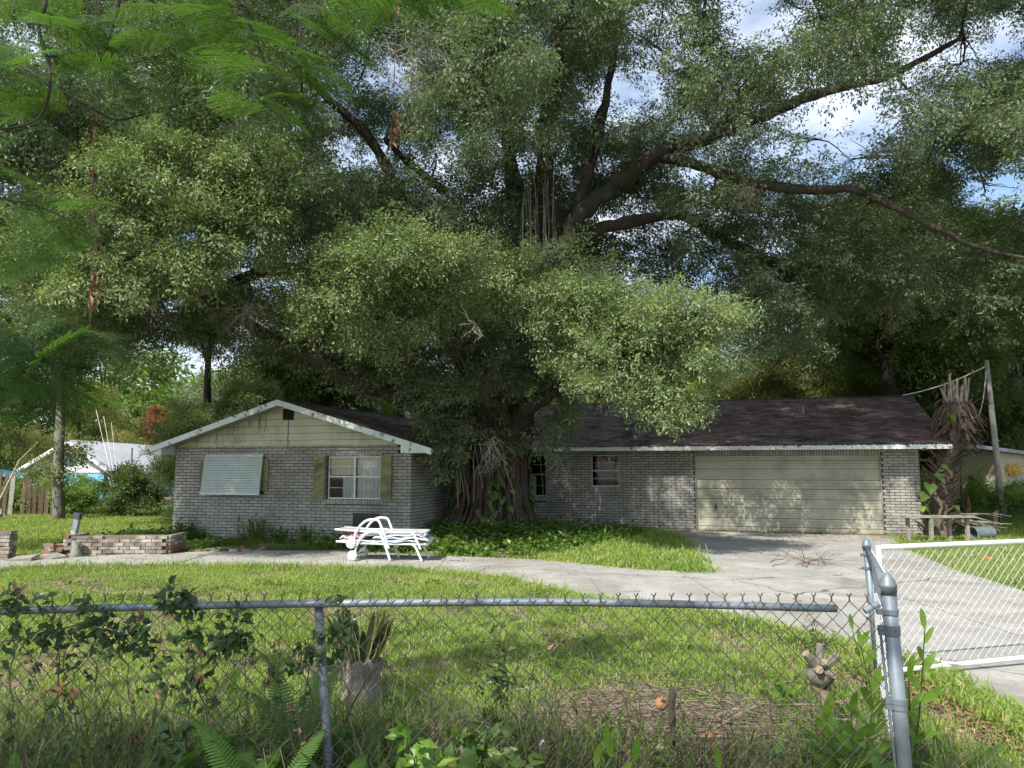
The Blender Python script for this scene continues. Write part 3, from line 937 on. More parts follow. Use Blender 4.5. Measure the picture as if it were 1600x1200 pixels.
# windows ----------------------------------------------------------
def window(a0, a1, z0, z1, b, cols=1, midrail=.5, nm='window', upper=None, blinds=None, thirds=True):
    f = MB(); t = .028
    y0, y1 = b + .03, b + .075
    f.box(a0, y0, z0, a0 + t, y1, z1); f.box(a1 - t, y0, z0, a1, y1, z1)
    f.box(a0 + t, y0, z1 - t, a1 - t, y1, z1); f.box(a0 + t, y0, z0, a1 - t, y1, z0 + t * 1.1)
    w_ = f.build(nm, 'aluminium', house)
    ww = (a1 - a0) / cols
    for c in range(cols):
        x0, x1 = a0 + c * ww + (t if c == 0 else t * .7), a0 + (c + 1) * ww - (t if c == cols - 1 else t * .7)
        zm = z0 + (z1 - z0) * midrail
        s_ = MB(); s_.box(x0, y0 + .006, zm - .014, x1, y1 - .006, zm + .014); s_.build('sash_rail', 'aluminium', w_)
        if thirds:
            for q in ((z0 + zm) / 2, (zm + z1) / 2):
                s_ = MB(); s_.box(x0, y0 + .012, q - .005, x1, y1 - .012, q + .005); s_.build('glazing_bar', 'aluminium', w_)
        for p, q in ((z0 + t, zm - .014), (zm + .014, z1 - t)):
            s_ = MB(); s_.box(x0, b + .05, p, x1, b + .054, q); s_.build('pane', 'window_glass', w_)
        if c:
            s_ = MB(); s_.box(a0 + c * ww - t * .7, y0 - .004, z0 + t, a0 + c * ww + t * .7, y1 - .002, z1 - t); s_.build('mullion', 'aluminium', w_)
    return w_

def curtain(a0, a1, z0, z1, b, par, mat='curtain', wave=.02, nm='curtain'):
    n_ = 40
    xs_ = np.linspace(a0, a1, n_)
    yy = b + wave * np.sin(xs_ * 60 + np.sin(xs_ * 17)) + rng.normal(0, wave * .1, n_)
    V_ = [(x, y, z) for x, y in zip(xs_, yy) for z in (z0, z1)]
    c = MB().add(V_, [(2 * i, 2 * i + 2, 2 * i + 3, 2 * i + 1) for i in range(n_ - 1)])
    return c.build(nm, mat, par)

w2 = window(-8.21, -6.78, 1.055, 2.07, -6.2, cols=2, midrail=.52)
w2['label'] = 'paired window with lace curtains between green shutters'
curtain(-8.18, -7.52, 1.62, 1.84, -6.06, w2)
curtain(-7.85, -7.52, 1.08, 1.60, -6.08, w2)
bl = MB(); bl.box(-8.18, -6.11, 1.78, -7.52, -6.10, 2.05); bl.build('roller_blind', 'blind', w2)
curtain(-7.47, -6.8, 1.08, 2.04, -6.07, w2)
w1 = window(-11.65, -10.1, 1.2, 2.0, -6.2, cols=2)
wk = window(-3.01, -2.17, 1.25, 2.185, 0.0, midrail=.50)
w3 = window(-5.6, -4.41, .945, 2.185, 0.0, midrail=.53)
curtain(-5.55, -4.75, .98, 1.55, .16, w3)

def shutter(a0, a1, z0, z1):
    s_ = MB(); s_.box(a0, -6.245, z0, a1, -6.215, z1)
    o = s_.build('shutter', 'shutter', house)
    for z in (z0 + .05, z1 - .05):
        q = MB(); q.box(a0 + .004, -6.262, z - .035, a1 - .004, -6.2452, z + .035); q.build('rail', 'shutter', o)
    for x in (a0 + .012, a1 - .012):
        q = MB(); q.box(x - .010, -6.260, z0 + .087, x + .010, -6.2452, z1 - .087); q.build('stile', 'shutter', o)
    zc = z0 + .14
    while zc < z1 - .12:
        q = MB(); q.beam((a0 + .024, -6.251, zc), (a1 - .024, -6.251, zc + .001), .010, .05, up=(0, .35, 1)); q.build('louvre', 'shutter', o)
        zc += .062
    q = MB(); q.lathe([(.018, -.012), (.022, 0), (.0, .004)], ((a0 + a1) / 2, -6.27, (z0 + z1) / 2 + .03), 8, 'y'); q.build('boss', 'rust', o)
    return o
shutter(-11.88, -11.62, 1.22, 2.01)
shutter(-10.10, -9.86, 1.22, 2.01)
shutter(-8.57, -8.27, 1.025, 2.075)
shutter(-6.77, -6.49, 1.045, 2.09)

aw = MB()
aw.beam((-11.70, -6.27, 2.12), (-10.0, -6.27, 2.12), .03, .03)
awn = aw.build('awning', 'awning', house)
n_ = 15
for i in range(n_):
    t0, t1 = i / n_, (i + .93) / n_
    za, zb = 2.11 - t0 * .95, 2.11 - t1 * .95
    ya, yb = -6.29 - t0 * .10, -6.29 - t1 * .10
    ex = .02 * i / n_
    s_ = MB()
    s_.add([(-11.71 - ex, ya, za), (-9.99 - ex * .3, ya, za), (-9.99 - ex * .3, yb - .034, zb), (-11.71 - ex, yb - .034, zb),
            (-11.71 - ex, ya + .02, za), (-9.99 - ex * .3, ya + .02, za), (-9.99 - ex * .3, yb + .008, zb), (-11.71 - ex, yb + .008, zb)],
           [(0, 3, 2, 1), (4, 5, 6, 7), (0, 1, 5, 4), (1, 2, 6, 5), (2, 3, 7, 6), (3, 0, 4, 7)])
    s_.build('slat', 'awning', awn)
s_ = MB(); s_.box(-11.74, -6.42, 1.13, -9.98, -6.37, 1.165); s_.build('bottom_rail', 'aluminium', awn)

# black access panel, taps and pipes on the walls
s_ = MB(); s_.box(-7.47, -6.27, .10, -6.80, -6.235, .73); ap = s_.build('access_panel', 'black_plastic', house)
for z in np.arange(.16, .70, .09):
    q = MB(); q.beam((-7.43, -6.275, z), (-6.84, -6.275, z), .006, .05, up=(0, .5, 1)); q.build('slat', 'black_plastic', ap)
def tap(a, b, z):
    q = MB(); q.tube([(a, b, z), (a, b - .07, z), (a, b - .085, z - .06)], .014, 6); q.tube([(a - .04, b - .05, z + .04), (a + .04, b - .05, z + .04)], .008, 5); q.tube([(a, b - .05, z), (a, b - .05, z + .04)], .008, 5)
    return q.build('tap', 'rust', house)
tap(-11.0 + .35, -6.23, .55); tap(-1.55, -.03, .72); tap(-9.95, -6.23, .50)
q = MB(); q.tube([(-9.95, -6.25, 0), (-9.95, -6.25, .5)], .012, 5); q.tube([(-10.68, -6.25, 0), (-10.68, -6.25, .5)], .009, 5); q.build('water_pipe', 'rust', house)
q = MB(); q.tube([(3.1, 2.2, sl(2.2) - .02), (3.1, 2.2, sl(2.2) + .25)], .04, 8); q.build('vent_pipe', 'galvanised', house)
q = MB(); q.box(-.55, 1.95, sl(2.1), -.2, 2.3, sl(2.1) + .16); q.build('roof_vent', 'black_plastic', roof)
# chimney behind the ridge
cw = MB(); ca, cb = -4.75, 5.0
cw.box(ca - .38, cb - .38, 3.4, ca + .38, cb + .38, 4.36); chim = cw.build('chimney', 'mortar', house)
for r in range(13):
    for j in range(3):
        x0 = ca - .40 + j * .267 + (.0 if r % 2 else -.0)
        q = MB(); q.box(x0 + .006, cb - .41, 3.42 + r * .072, x0 + .261, cb - .381, 3.42 + r * .072 + .06); q.build('brick', 'red_brick', chim)
    for j in range(3):
        y0 = cb - .38 + j * .25
        q = MB(); q.box(ca + .381, y0 + .006, 3.42 + r * .072, ca + .41, y0 + .245, 3.42 + r * .072 + .06); q.build('brick', 'red_brick', chim)
q = MB(); q.box(ca - .44, cb - .44, 4.362, ca + .44, cb + .44, 4.44); q.build('chimney_cap', 'concrete', chim)
# twigs and leaf litter lying on the roof valley
tw = MB()
for i in range(260):
    a = rng.uniform(-6.6, -5.6) - abs(rng.normal(0, .5)); b = rng.uniform(-6, 1)
    z = WZR - k * abs(a - WM) + .03
    an = rng.uniform(0, PI); L = rng.uniform(.1, .5)
    tw.tube([(a, b, z), (a + math.cos(an) * L, b + math.sin(an) * L, WZR - k * abs(a + math.cos(an) * L - WM) + .04)], .006, 3, False)
for i in range(60):
    a = rng.uniform(-4.5, 6); b = rng.uniform(-.4, 3.2); an = rng.uniform(0, PI); L = rng.uniform(.15, .8)
    b2 = b + math.sin(an) * L * .5
    if not -.5 < b2 < 3.6: continue
    tw.tube([(a, b, sl(b) + .035), (a + math.cos(an) * L, b2, sl(b2) + .04)], .005, 3, False)
tag(tw.build('fallen_twigs', 'straw', house, kind='stuff'), 'x', 'y'); 
fo = bpy.data.objects['fallen_twigs']; del fo['label']; del fo['category']

# ------------------------------------------------------------------ the great tree
tree = thing('broadleaf_tree', 'huge spreading tree with massive root-wrapped trunk in front of the brick house', 'tree', (-.5, 19.6, .2))
T0 = np.array([-.5, 19.6, .2])
def tl(P): return np.asarray(P, float) - T0

# flared trunk with buttresses
tv = []
KR, KZ = 44, 26
zl = np.concatenate([np.linspace(-.35, .6, 8), np.linspace(.75, 3.3, KZ - 8)])
rr = np.random.default_rng(5)
lob = [(3, rr.uniform(0, 6), .10), (5, rr.uniform(0, 6), .10), (8, rr.uniform(0, 6), .07), (13, rr.uniform(0, 6), .045), (21, rr.uniform(0, 6), .02)]
tf_faces = []
for i, z in enumerate(zl):
    base = .76 + 1.0 * math.exp(-max(z + .3, 0) / .36) + .12 * math.exp(-((z - 2.6) / .6) ** 2)
    if z > 2.4: base -= .10 * (z - 2.4)
    cxx = .0 + .10 * math.sin(z * 1.3)
    for j in range(KR):
        a = 2 * PI * j / KR
        f = 1 + sum(am * (1.25 if z < .8 else .9) * math.sin(n * a + ph + z * .25) for n, ph, am in lob) + rr.normal(0, .012)
        tv.append((cxx + math.cos(a) * base * f, math.sin(a) * base * f * .85, z))
for i in range(KZ - 1):
    for j in range(KR):
        j2 = (j + 1) % KR
        tf_faces.append((i * KR + j, i * KR + j2, (i + 1) * KR + j2, (i + 1) * KR + j))
tf_faces.append(tuple((KZ - 1) * KR + j for j in range(KR)))
MB().add(tv, tf_faces).build('trunk', 'bark_red', tree, smooth=True)

# aerial roots hugging the trunk, spreading over the soil at their feet
for i in range(70):
    a = rng.uniform(PI * .95, PI * 2.05) if i < 55 else rng.uniform(0, 2 * PI)
    z1 = rng.uniform(1.2, 3.0); zs = np.linspace(z1, -.05, 12)
    aa = a + np.cumsum(rng.normal(0, .035, 12))
    pts = []
    for z, b in zip(zs, aa):
        base = .86 + 1.05 * math.exp(-max(z + .3, 0) / .42) + .12 * math.exp(-((z - 2.6) / .6) ** 2)
        pts.append((math.cos(b) * base * 1.03, math.sin(b) * base * .85 * 1.03, z))
    ex = rng.uniform(.1, .7)
    pts.append((pts[-1][0] + math.cos(a) * ex, pts[-1][1] + math.sin(a) * ex, -.22))
    MB().tube(pts, np.linspace(rng.uniform(.018, .04), rng.uniform(.03, .07), 13), 5).build('root', 'bark_red' if rng.random() < .7 else 'bark', tree, smooth=True)

LIMBS = [
    # (name points as px, py, distance, radius)
    [(790, 690, 19.6, .60), (800, 600, 19.4, .50), (820, 520, 19.2, .44), (842, 440, 19.0, .40), (852, 380, 19.0, .34), (848, 300, 18.9, .30), (850, 210, 18.8, .27), (858, 150, 18.8, .26), (872, 75, 18.7, .23), (890, -20, 18.6, .20), (905, -120, 18.6, .16)],
    [(842, 440, 19.0, .34), (880, 390, 18.6, .33), (905, 335, 18.3, .31), (960, 290, 18.0, .29), (1035, 237, 17.7, .27), (1110, 212, 17.4, .24), (1200, 178, 17.0, .20), (1290, 142, 16.6, .16), (1390, 118, 16.2, .11), (1500, 60, 15.8, .07)],
    [(850, 425, 19.0, .28), (890, 385, 18.9, .26), (960, 352, 18.9, .23), (1060, 338, 18.9, .20), (1120, 368, 18.9, .16), (1200, 408, 18.9, .13), (1290, 470, 19.0, .09), (1340, 510, 19, .05)],
    [(1035, 245, 17.7, .18), (1090, 258, 17.5, .17), (1170, 285, 17.3, .16), (1260, 297, 17.0, .15), (1330, 296, 16.8, .13), (1400, 325, 16.5, .115), (1460, 355, 16.3, .10), (1540, 390, 16, .07), (1640, 410, 15.8, .04)],
    [(858, 150, 18.8, .18), (835, 138, 18.6, .16), (800, 112, 18.4, .14), (750, 92, 18.2, .12), (715, 50, 18, .10), (670, -10, 17.8, .07)],
    [(855, 210, 18.8, .15), (885, 118, 18.3, .11), (915, 105, 18.0, .08)],
    [(800, 430, 20.5, .42), (805, 330, 20.8, .34), (795, 230, 21, .28), (790, 140, 21.2, .20), (760, 30, 21.4, .12)],
    [(775, 690, 19.4, .50), (700, 655, 18.9, .42), (620, 618, 18.4, .36), (545, 590, 18, .30), (480, 550, 17.6, .26), (410, 520, 17.2, .22), (350, 480, 16.8, .18), (290, 455, 16.4, .14), (200, 440, 16.0, .09)],
    [(720, 470, 19.2, .32), (640, 445, 19, .28), (560, 432, 18.8, .25), (480, 418, 18.6, .23), (400, 428, 18.4, .20), (320, 455, 18.2, .16), (230, 460, 18, .11), (120, 430, 17.8, .07)],
    [(780, 640, 19.6, .44), (740, 560, 19.4, .38), (700, 460, 19.3, .34), (650, 350, 19.0, .24), (612, 280, 18.7, .20), (575, 212, 18.4, .17), (525, 165, 18, .14), (450, 90, 17.6, .10), (380, 20, 17.2, .06)],
    [(800, 690, 19.3, .40), (820, 640, 18.7, .33), (862, 615, 18.2, .25), (930, 575, 17.2, .20), (1000, 540, 16.2, .14), (1060, 530, 15.6, .08)],
    [(740, 600, 19.0, .25), (690, 520, 17.8, .2), (640, 470, 16.6, .15), (590, 430, 15.4, .10)],
    [(600, 215, 18.6, .10), (640, 255, 18.9, .12), (695, 300, 19.2, .16)],
    [(900, 330, 18.4, .22), (935, 210, 18.9, .18), (960, 80, 19.3, .14), (985, -40, 19.6, .09)],
    [(1110, 212, 17.4, .13), (1160, 150, 16.8, .10), (1230, 90, 16.2, .08), (1330, 60, 15.6, .05)],
]
limb_pts = []
for L in LIMBS:
    P = spline([list(W(a, b, c)) + [r] for a, b, c, r in L], 5)
    P[:, :3] += rng.normal(0, .02, (len(P), 3)) * (P[:, 3:4] / .3)
    P[:, 3] *= .70
    rad = P[:, 3] * (1 + rng.normal(0, .08, len(P)))
    P[:, :3] += rng.normal(0, .07, (len(P), 3)) * P[:, 3:4]
    MB().tube(tl(P[:, :3]), rad, 11).build('limb', 'bark', tree, smooth=True)
    limb_pts.append(P)
LP = np.concatenate(limb_pts)

HOLES = [(1195, 25, 58), (1150, 10, 40), (965, 150, 50), (1000, 110, 30), (1360, 185, 58), (1290, 235, 30), (1580, 60, 45), (1590, 300, 52), (1540, 335, 30), (430, 430, 22), (1005, 388, 8), (1110, 378, 10), (620, 120, 26), (550, 115, 22),
         (705, 200, 15), (1420, 95, 22), (1200, 225, 24), (1560, 440, 30), (300, 535, 14), (650, 240, 14), (1265, 180, 20), (30, 60, 30), (20, 300, 22), (980, 30, 20), (690, 250, 16), (1060, 60, 20)]
# lower edge of the crown (px) along the picture, per depth layer
LOW = {13.2: ([-400, 0, 120, 260, 340, 420, 500, 700, 1000, 1150, 1400, 1600, 2000], [420, 430, 440, 440, 400, 330, 260, 200, 100, 60, 150, 260, 260]),
       15.6: ([-400, 0, 200, 420, 520, 700, 900, 1100, 1200, 1400, 1600, 2000], [430, 440, 420, 380, 330, 300, 200, 240, 300, 330, 330, 330]),
       18.2: ([-400, 0, 200, 420, 520, 700, 900, 1150, 1300, 1450, 1600, 2000], [460, 470, 500, 480, 540, 400, 300, 420, 520, 500, 480, 460]),
       21.0: ([-400, 0, 200, 420, 520, 760, 900, 1150, 1300, 1450, 1600, 2000], [440, 470, 500, 520, 560, 600, 480, 470, 500, 480, 440, 440]),
       24.5: ([-400, 0, 200, 420, 520, 760, 900, 1150, 1300, 1450, 1600, 2000], [420, 450, 470, 500, 540, 560, 440, 460, 470, 440, 420, 420])}
crownP, crownR, subC, subFrom = [], [], [], []
heroP, heroR = [], []
def add_clump(c, r, n, hero=False):
    P, R_, sc = clump_points(c, r, n)
    (heroP if hero else crownP).append(P); (heroR if hero else crownR).append(R_)
    subC.append(sc); subFrom.append(np.asarray(c, float))
cr_ = np.random.default_rng(11)
for Y, (lx, ly) in LOW.items():
    step = 2.15 * FPX / Y
    x = -380 - cr_.uniform(0, step)
    while x < 2000:
        y = -330 + cr_.uniform(0, step)
        while y < 640:
            px, py = x + cr_.normal(0, step * .22), y + cr_.normal(0, step * .2)
            y += step * .82
            rad = cr_.uniform(1.0, 1.5)
            if Y > 23 and cr_.random() < .45: continue
            if 20 < Y < 23 and cr_.random() < .2: continue
            if py + rad * .35 * FPX / Y > np.interp(px, lx, ly): continue
            if py < -200 and cr_.random() < .4: continue
            if px < -70 and Y > 15: continue
            if py < -110 and px < 420: continue
            if Y < 14 and (py < 60 and px > 480): continue
            if any((px - hx) ** 2 + (py - hy) ** 2 < (hr + 12) ** 2 for hx, hy, hr in HOLES): continue
            add_clump(W(px, py, Y + cr_.normal(0, .5)), (rad, rad, rad * .62), int(400 * rad))
        x += step
# clumps that reach towards the road and catch the sun, also put into their leaf colour
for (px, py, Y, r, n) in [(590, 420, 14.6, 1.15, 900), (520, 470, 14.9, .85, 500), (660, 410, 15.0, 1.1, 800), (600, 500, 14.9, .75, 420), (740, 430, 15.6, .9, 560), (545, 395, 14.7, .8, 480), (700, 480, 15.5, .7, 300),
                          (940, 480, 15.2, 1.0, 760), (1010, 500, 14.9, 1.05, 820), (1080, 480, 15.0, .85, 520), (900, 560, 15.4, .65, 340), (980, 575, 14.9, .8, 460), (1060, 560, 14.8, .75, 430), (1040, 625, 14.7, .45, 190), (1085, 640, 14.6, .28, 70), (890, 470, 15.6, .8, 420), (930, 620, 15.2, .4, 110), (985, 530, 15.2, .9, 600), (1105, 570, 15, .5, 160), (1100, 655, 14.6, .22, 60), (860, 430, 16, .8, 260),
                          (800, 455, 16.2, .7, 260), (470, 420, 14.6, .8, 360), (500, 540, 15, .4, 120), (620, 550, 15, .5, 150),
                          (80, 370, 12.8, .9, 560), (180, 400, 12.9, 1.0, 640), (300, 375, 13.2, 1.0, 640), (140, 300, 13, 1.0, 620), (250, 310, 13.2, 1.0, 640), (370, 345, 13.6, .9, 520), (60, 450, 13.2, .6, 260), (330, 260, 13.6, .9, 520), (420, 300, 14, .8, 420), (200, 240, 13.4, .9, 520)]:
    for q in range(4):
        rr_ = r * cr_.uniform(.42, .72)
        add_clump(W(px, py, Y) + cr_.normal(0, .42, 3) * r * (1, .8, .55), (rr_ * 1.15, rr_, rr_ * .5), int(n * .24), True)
# dark inner growth round the trunk
for (px, py, Y, r, n) in [(760, 560, 18.0, 1.0, 520), (690, 580, 17.8, .9, 420), (640, 600, 17.6, .8, 330), (820, 570, 17.8, .9, 420), (740, 640, 18.0, .8, 340), (850, 600, 17.8, .6, 240), (700, 680, 18.0, .5, 260), (680, 650, 17.9, .5, 240),
                          (790, 500, 17.6, .9, 420), (700, 520, 17.8, .8, 330), (580, 560, 17.8, .8, 330), (860, 520, 17.6, .8, 330), (690, 720, 18.1, .35, 120), (840, 680, 18.3, .35, 110), (880, 640, 18.2, .4, 130), (1110, 540, 18, .9, 380), (1180, 500, 18.5, 1.0, 420), (460, 500, 17.8, .9, 330), (260, 500, 19, 1.2, 480), (330, 520, 20, 1.2, 480), (180, 480, 19, 1.1, 420), (1230, 440, 19, 1.3, 520), (1330, 420, 19.5, 1.3, 520), (1430, 430, 19.5, 1.4, 560), (1040, 400, 21, 1.1, 360), (1120, 420, 21, 1.1, 360), (990, 300, 21, 1.0, 320), (1540, 300, 18, 1.0, 300), (1450, 250, 18, 1.0, 320), (1330, 250, 19, .9, 230), (1250, 215, 20, .8, 180), (1420, 180, 19, .9, 230), (1100, 60, 19, .9, 240), (940, 190, 20, .8, 200), (1500, 100, 18, .9, 220), (600, 170, 20, .9, 230), (680, 240, 20, .8, 200), (200, 510, 22, 1.2, 330), (380, 500, 17.6, .8, 260), (520, 560, 18.6, .8, 300)]:
    add_clump(W(px, py, Y), (r, r, r * .75), n)

def carve(P, R_, soft=18):
    q = to_px(P)
    keep = np.ones(len(P), bool)
    for hx, hy, hr in HOLES:
        d = np.hypot(q[:, 0] - hx, (q[:, 1] - hy) * 1.1)
        keep &= ~(d + cr_.normal(0, soft, len(P)) < hr + 6)
    return P[keep], R_[keep]
P, R_ = carve(np.concatenate(crownP), np.concatenate(crownR))
q = to_px(P)
keep = (P[:, 2] > 1.2) & ((q[:, 1] < np.interp(q[:, 0], [200, 300, 450, 560, 640, 690, 720, 860, 900, 960, 1100, 1300, 1500], [600, 560, 590, 615, 635, 740, 700, 700, 640, 590, 575, 560, 530]) + cr_.normal(0, 8, len(P))) | (P[:, 1] > 22))
# the big limbs stand clear of the leaves in front of them
for li, wd_ in ((0, 13), (1, 11), (2, 8), (3, 8), (9, 9), (7, 8)):
    L2 = to_px(limb_pts[li][:, :3]); rp_ = limb_pts[li][:, 3] * FPX / limb_pts[li][:, 1]
    near = P[:, 1] < np.interp(q[:, 0], [0, 800, 1600], [17.0, 18.9, 17.0])
    dmin = np.full(len(P), 1e9)
    for (x_, y_), r__ in zip(L2, rp_):
        dmin = np.minimum(dmin, np.hypot(q[:, 0] - x_, q[:, 1] - y_) - r__)
    keep &= ~(near & (dmin < wd_ * cr_.uniform(.3, 1.7, len(P))) & (cr_.random(len(P)) < .66))
P, R_ = P[keep], R_[keep]
scatter('crown', tl(P), R_, cr_.uniform(.75, 1.25, len(P)), OAK, tree)
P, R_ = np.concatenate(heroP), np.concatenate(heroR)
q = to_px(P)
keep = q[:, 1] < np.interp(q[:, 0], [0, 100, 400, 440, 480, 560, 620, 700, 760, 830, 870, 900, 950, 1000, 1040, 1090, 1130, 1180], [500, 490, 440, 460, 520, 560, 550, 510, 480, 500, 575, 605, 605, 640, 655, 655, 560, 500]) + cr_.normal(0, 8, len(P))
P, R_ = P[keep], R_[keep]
scatter('sunlit_sprays', tl(P), R_, cr_.uniform(.7, 1.15, len(P)), OAKL, tree)  # same tree, leaves tinted lighter for the sun on them
print('crown twigs', sum(len(p) for p in crownP), len(P))

# branches from the limbs into every clump
br = MB()
d0 = [np.linalg.norm(LP[:, :3] - c, axis=1).min() for c in subFrom]
KN = [LP[:, :3]]; KR_ = [LP[:, 3]]
for ci in np.argsort(d0):
    c, sc = subFrom[ci], subC[ci]
    kp = np.concatenate(KN); kr = np.concatenate(KR_)
    d = np.linalg.norm(kp - c, axis=1)
    i = np.argmin(d)
    a = kp[i]
    if d[i] < .2: a = a + .1
    pts = wiggle(a, c, 7, .12, sag=-.03)
    r0 = min(kr[i] * .65, .030 + .010 * d[i])
    KN.append(pts[3:]); KR_.append(np.full(4, max(.02, r0 * .75)))
    br.tube(tl(pts), np.linspace(r0, .02, 7), 5, False)
    for s_ in sc[:9]:
        j = rng.integers(3, 7)
        br.tube(tl(wiggle(pts[j], s_, 5, .12)), np.linspace(.018, .005, 5), 3, False)
br.build('branches', 'bark', tree, smooth=True, kind='stuff')

def dead_spray(parent, origin, c, n, L, mat='dead_twig', down=.3, spread=1.0, thick=.006, seed=0, nm='dead_branch', sub=True):
    r = np.random.default_rng(seed)
    mb = MB()
    for i in range(n):
        d = r.normal(size=3) * spread; d[2] -= down * 2
        d /= np.linalg.norm(d)
        p = np.asarray(c, float) + r.normal(0, .12, 3) * L
        q = p + d * L * r.uniform(.4, 1)
        pts = wiggle(p, q, 6, .14, seed=seed * 97 + i, sag=.05)
        mb.tube(pts - origin, np.linspace(thick, thick * .35, 6), 3, False)
        if sub:
            for k_ in range(4):
                j = r.integers(1, 6)
                e = pts[j] + (d + r.normal(0, .6, 3)) * L * r.uniform(.1, .3)
                mb.tube(wiggle(pts[j], e, 4, .15, seed=seed * 131 + i * 5 + k_) - origin, np.linspace(thick * .5, thick * .2, 4), 3, False)
    o = mb.build(nm, mat, parent)
    return o
for s_, (px, py, Y, n, L, mt, dn, th) in enumerate([(660, 60, 15.0, 46, 1.3, 'dead_twig', .5, .008), (640, 110, 15.0, 26, 1.1, 'dead_twig', .5, .007), (1165, 290, 16.4, 44, .75, 'twig', .8, .005), (740, 505, 14.6, 8, .38, 'dead_twig', .5, .010), (850, 390, 16, 16, .6, 'dead_twig', .2, .005),
                                                  (240, 470, 15.5, 40, .8, 'twig', .6, .006), (390, 480, 16, 40, .9, 'dead_twig', .3, .006), (770, 690, 17.6, 22, .8, 'dead_twig', .6, .007), (640, 560, 17.0, 60, .9, 'twig', .7, .006), (760, 590, 17.1, 60, .9, 'twig', .4, .005), (700, 540, 16.6, 50, .9, 'twig', .5, .005), (560, 520, 15.2, 30, .5, 'moss_hang', 1.6, .007),
                                                  (500, 190, 16, 20, 1.0, 'twig', 0, .006), (680, 330, 16.6, 22, .9, 'dead_twig', .1, .005), (1400, 470, 17.5, 12, 1.0, 'twig', .1, .005), (1470, 120, 15.8, 8, .6, 'twig', .4, .004), (430, 610, 16.6, 14, .5, 'twig', .3, .005), (1250, 520, 18, 20, .9, 'twig', .1, .006), (880, 720, 18.2, 12, .7, 'dead_twig', .6, .006)]):
    dead_spray(tree, T0, W(px, py, Y), n, L, mt, dn, 1.0, th, seed=s_ + 3)
# pale hanging aerial roots
for i in range(34):
    px = rng.uniform(815, 875); Y = rng.uniform(18.2, 18.7)
    a = W(px, rng.uniform(235, 330), Y); b = W(px + rng.normal(0, 5), rng.uniform(370, 440), Y)
    MB().tube(tl(wiggle(a, b, 10, .018, seed=900 + i)), .009, 4, False).build('aerial_root', 'dead_twig' if i % 3 else 'bark_red', tree)
for i in range(16):
    px = rng.uniform(700, 850); a = W(px, rng.uniform(640, 700), 18.3); b = W(px + rng.normal(0, 14), rng.uniform(760, 800), 18.4)
    MB().tube(tl(wiggle(a, b, 10, .05, seed=960 + i)), .01, 4, False).build('aerial_root', 'bark_grey' if i % 2 else 'bark_red', tree)

# heart-leaved climber on the trunk
ivy = thing('climbing_plant', 'heart-leaved climber growing up the left and front of the great trunk', 'climber', (-.5, 18.6, .2))
io = np.array([-.5, 18.6, .2])
mbs = MB()
def heart(mb, p, d, n, s_):
    d = np.asarray(d, float); d /= np.linalg.norm(d); n = np.asarray(n, float)
    x = np.cross(d, n); x /= np.linalg.norm(x); n = np.cross(x, d)
    out = [(0, .0), (.22, -.12), (.42, .05), (.45, .35), (.28, .7), (0, 1.05), (-.28, .7), (-.45, .35), (-.42, .05), (-.22, -.12)]
    v = [p + x * a * s_ + d * b * s_ + n * (abs(a) * .35 - b * b * .15) * s_ for a, b in out] + [p + d * .4 * s_]
    k_ = len(out)
    mb.add(v, [(i, (i + 1) % k_, k_) for i in range(k_)])
for i in range(290):
    side = rng.random()
    if side < .55: a = rng.normal(PI * 1.08, .22)
    elif side < .8: a = rng.normal(PI * 1.55, .25)
    else: a = rng.normal(PI * 1.95, .16)
    z = rng.uniform(.1, 2.6) if side < .8 else rng.uniform(.3, 2.2)
    base = .95 + 1.0 * math.exp(-max(z + .3, 0) / .42)
    p = T0 + np.array([math.cos(a) * base, math.sin(a) * base * .88, z])
    mb_ = MB(); heart(mb_, p - io, (math.cos(a) * .5 + rng.normal(0, .4), math.sin(a) * .5, -.8), (math.cos(a), math.sin(a), .5 + rng.normal(0, .3)), rng.uniform(.07, .20))
    mb_.build('leaf', 'cover_leaf' if rng.random() < .35 else 'weed_leaf', ivy)
for i in range(18):
    a0 = rng.normal(PI * 1.08, .2) if i < 12 else rng.normal(PI * 1.6, .3)
    pts = []
    for z in np.linspace(.0, rng.uniform(1.2, 2.7), 9):
        a0 += rng.normal(0, .04); base = .93 + 1.0 * math.exp(-max(z + .3, 0) / .42)
        pts.append(T0 + np.array([math.cos(a0) * base, math.sin(a0) * base * .88, z]) - io)
    mbs.tube(pts, .012, 4, False)
mbs.build('stems', 'twig', ivy, kind='stuff')

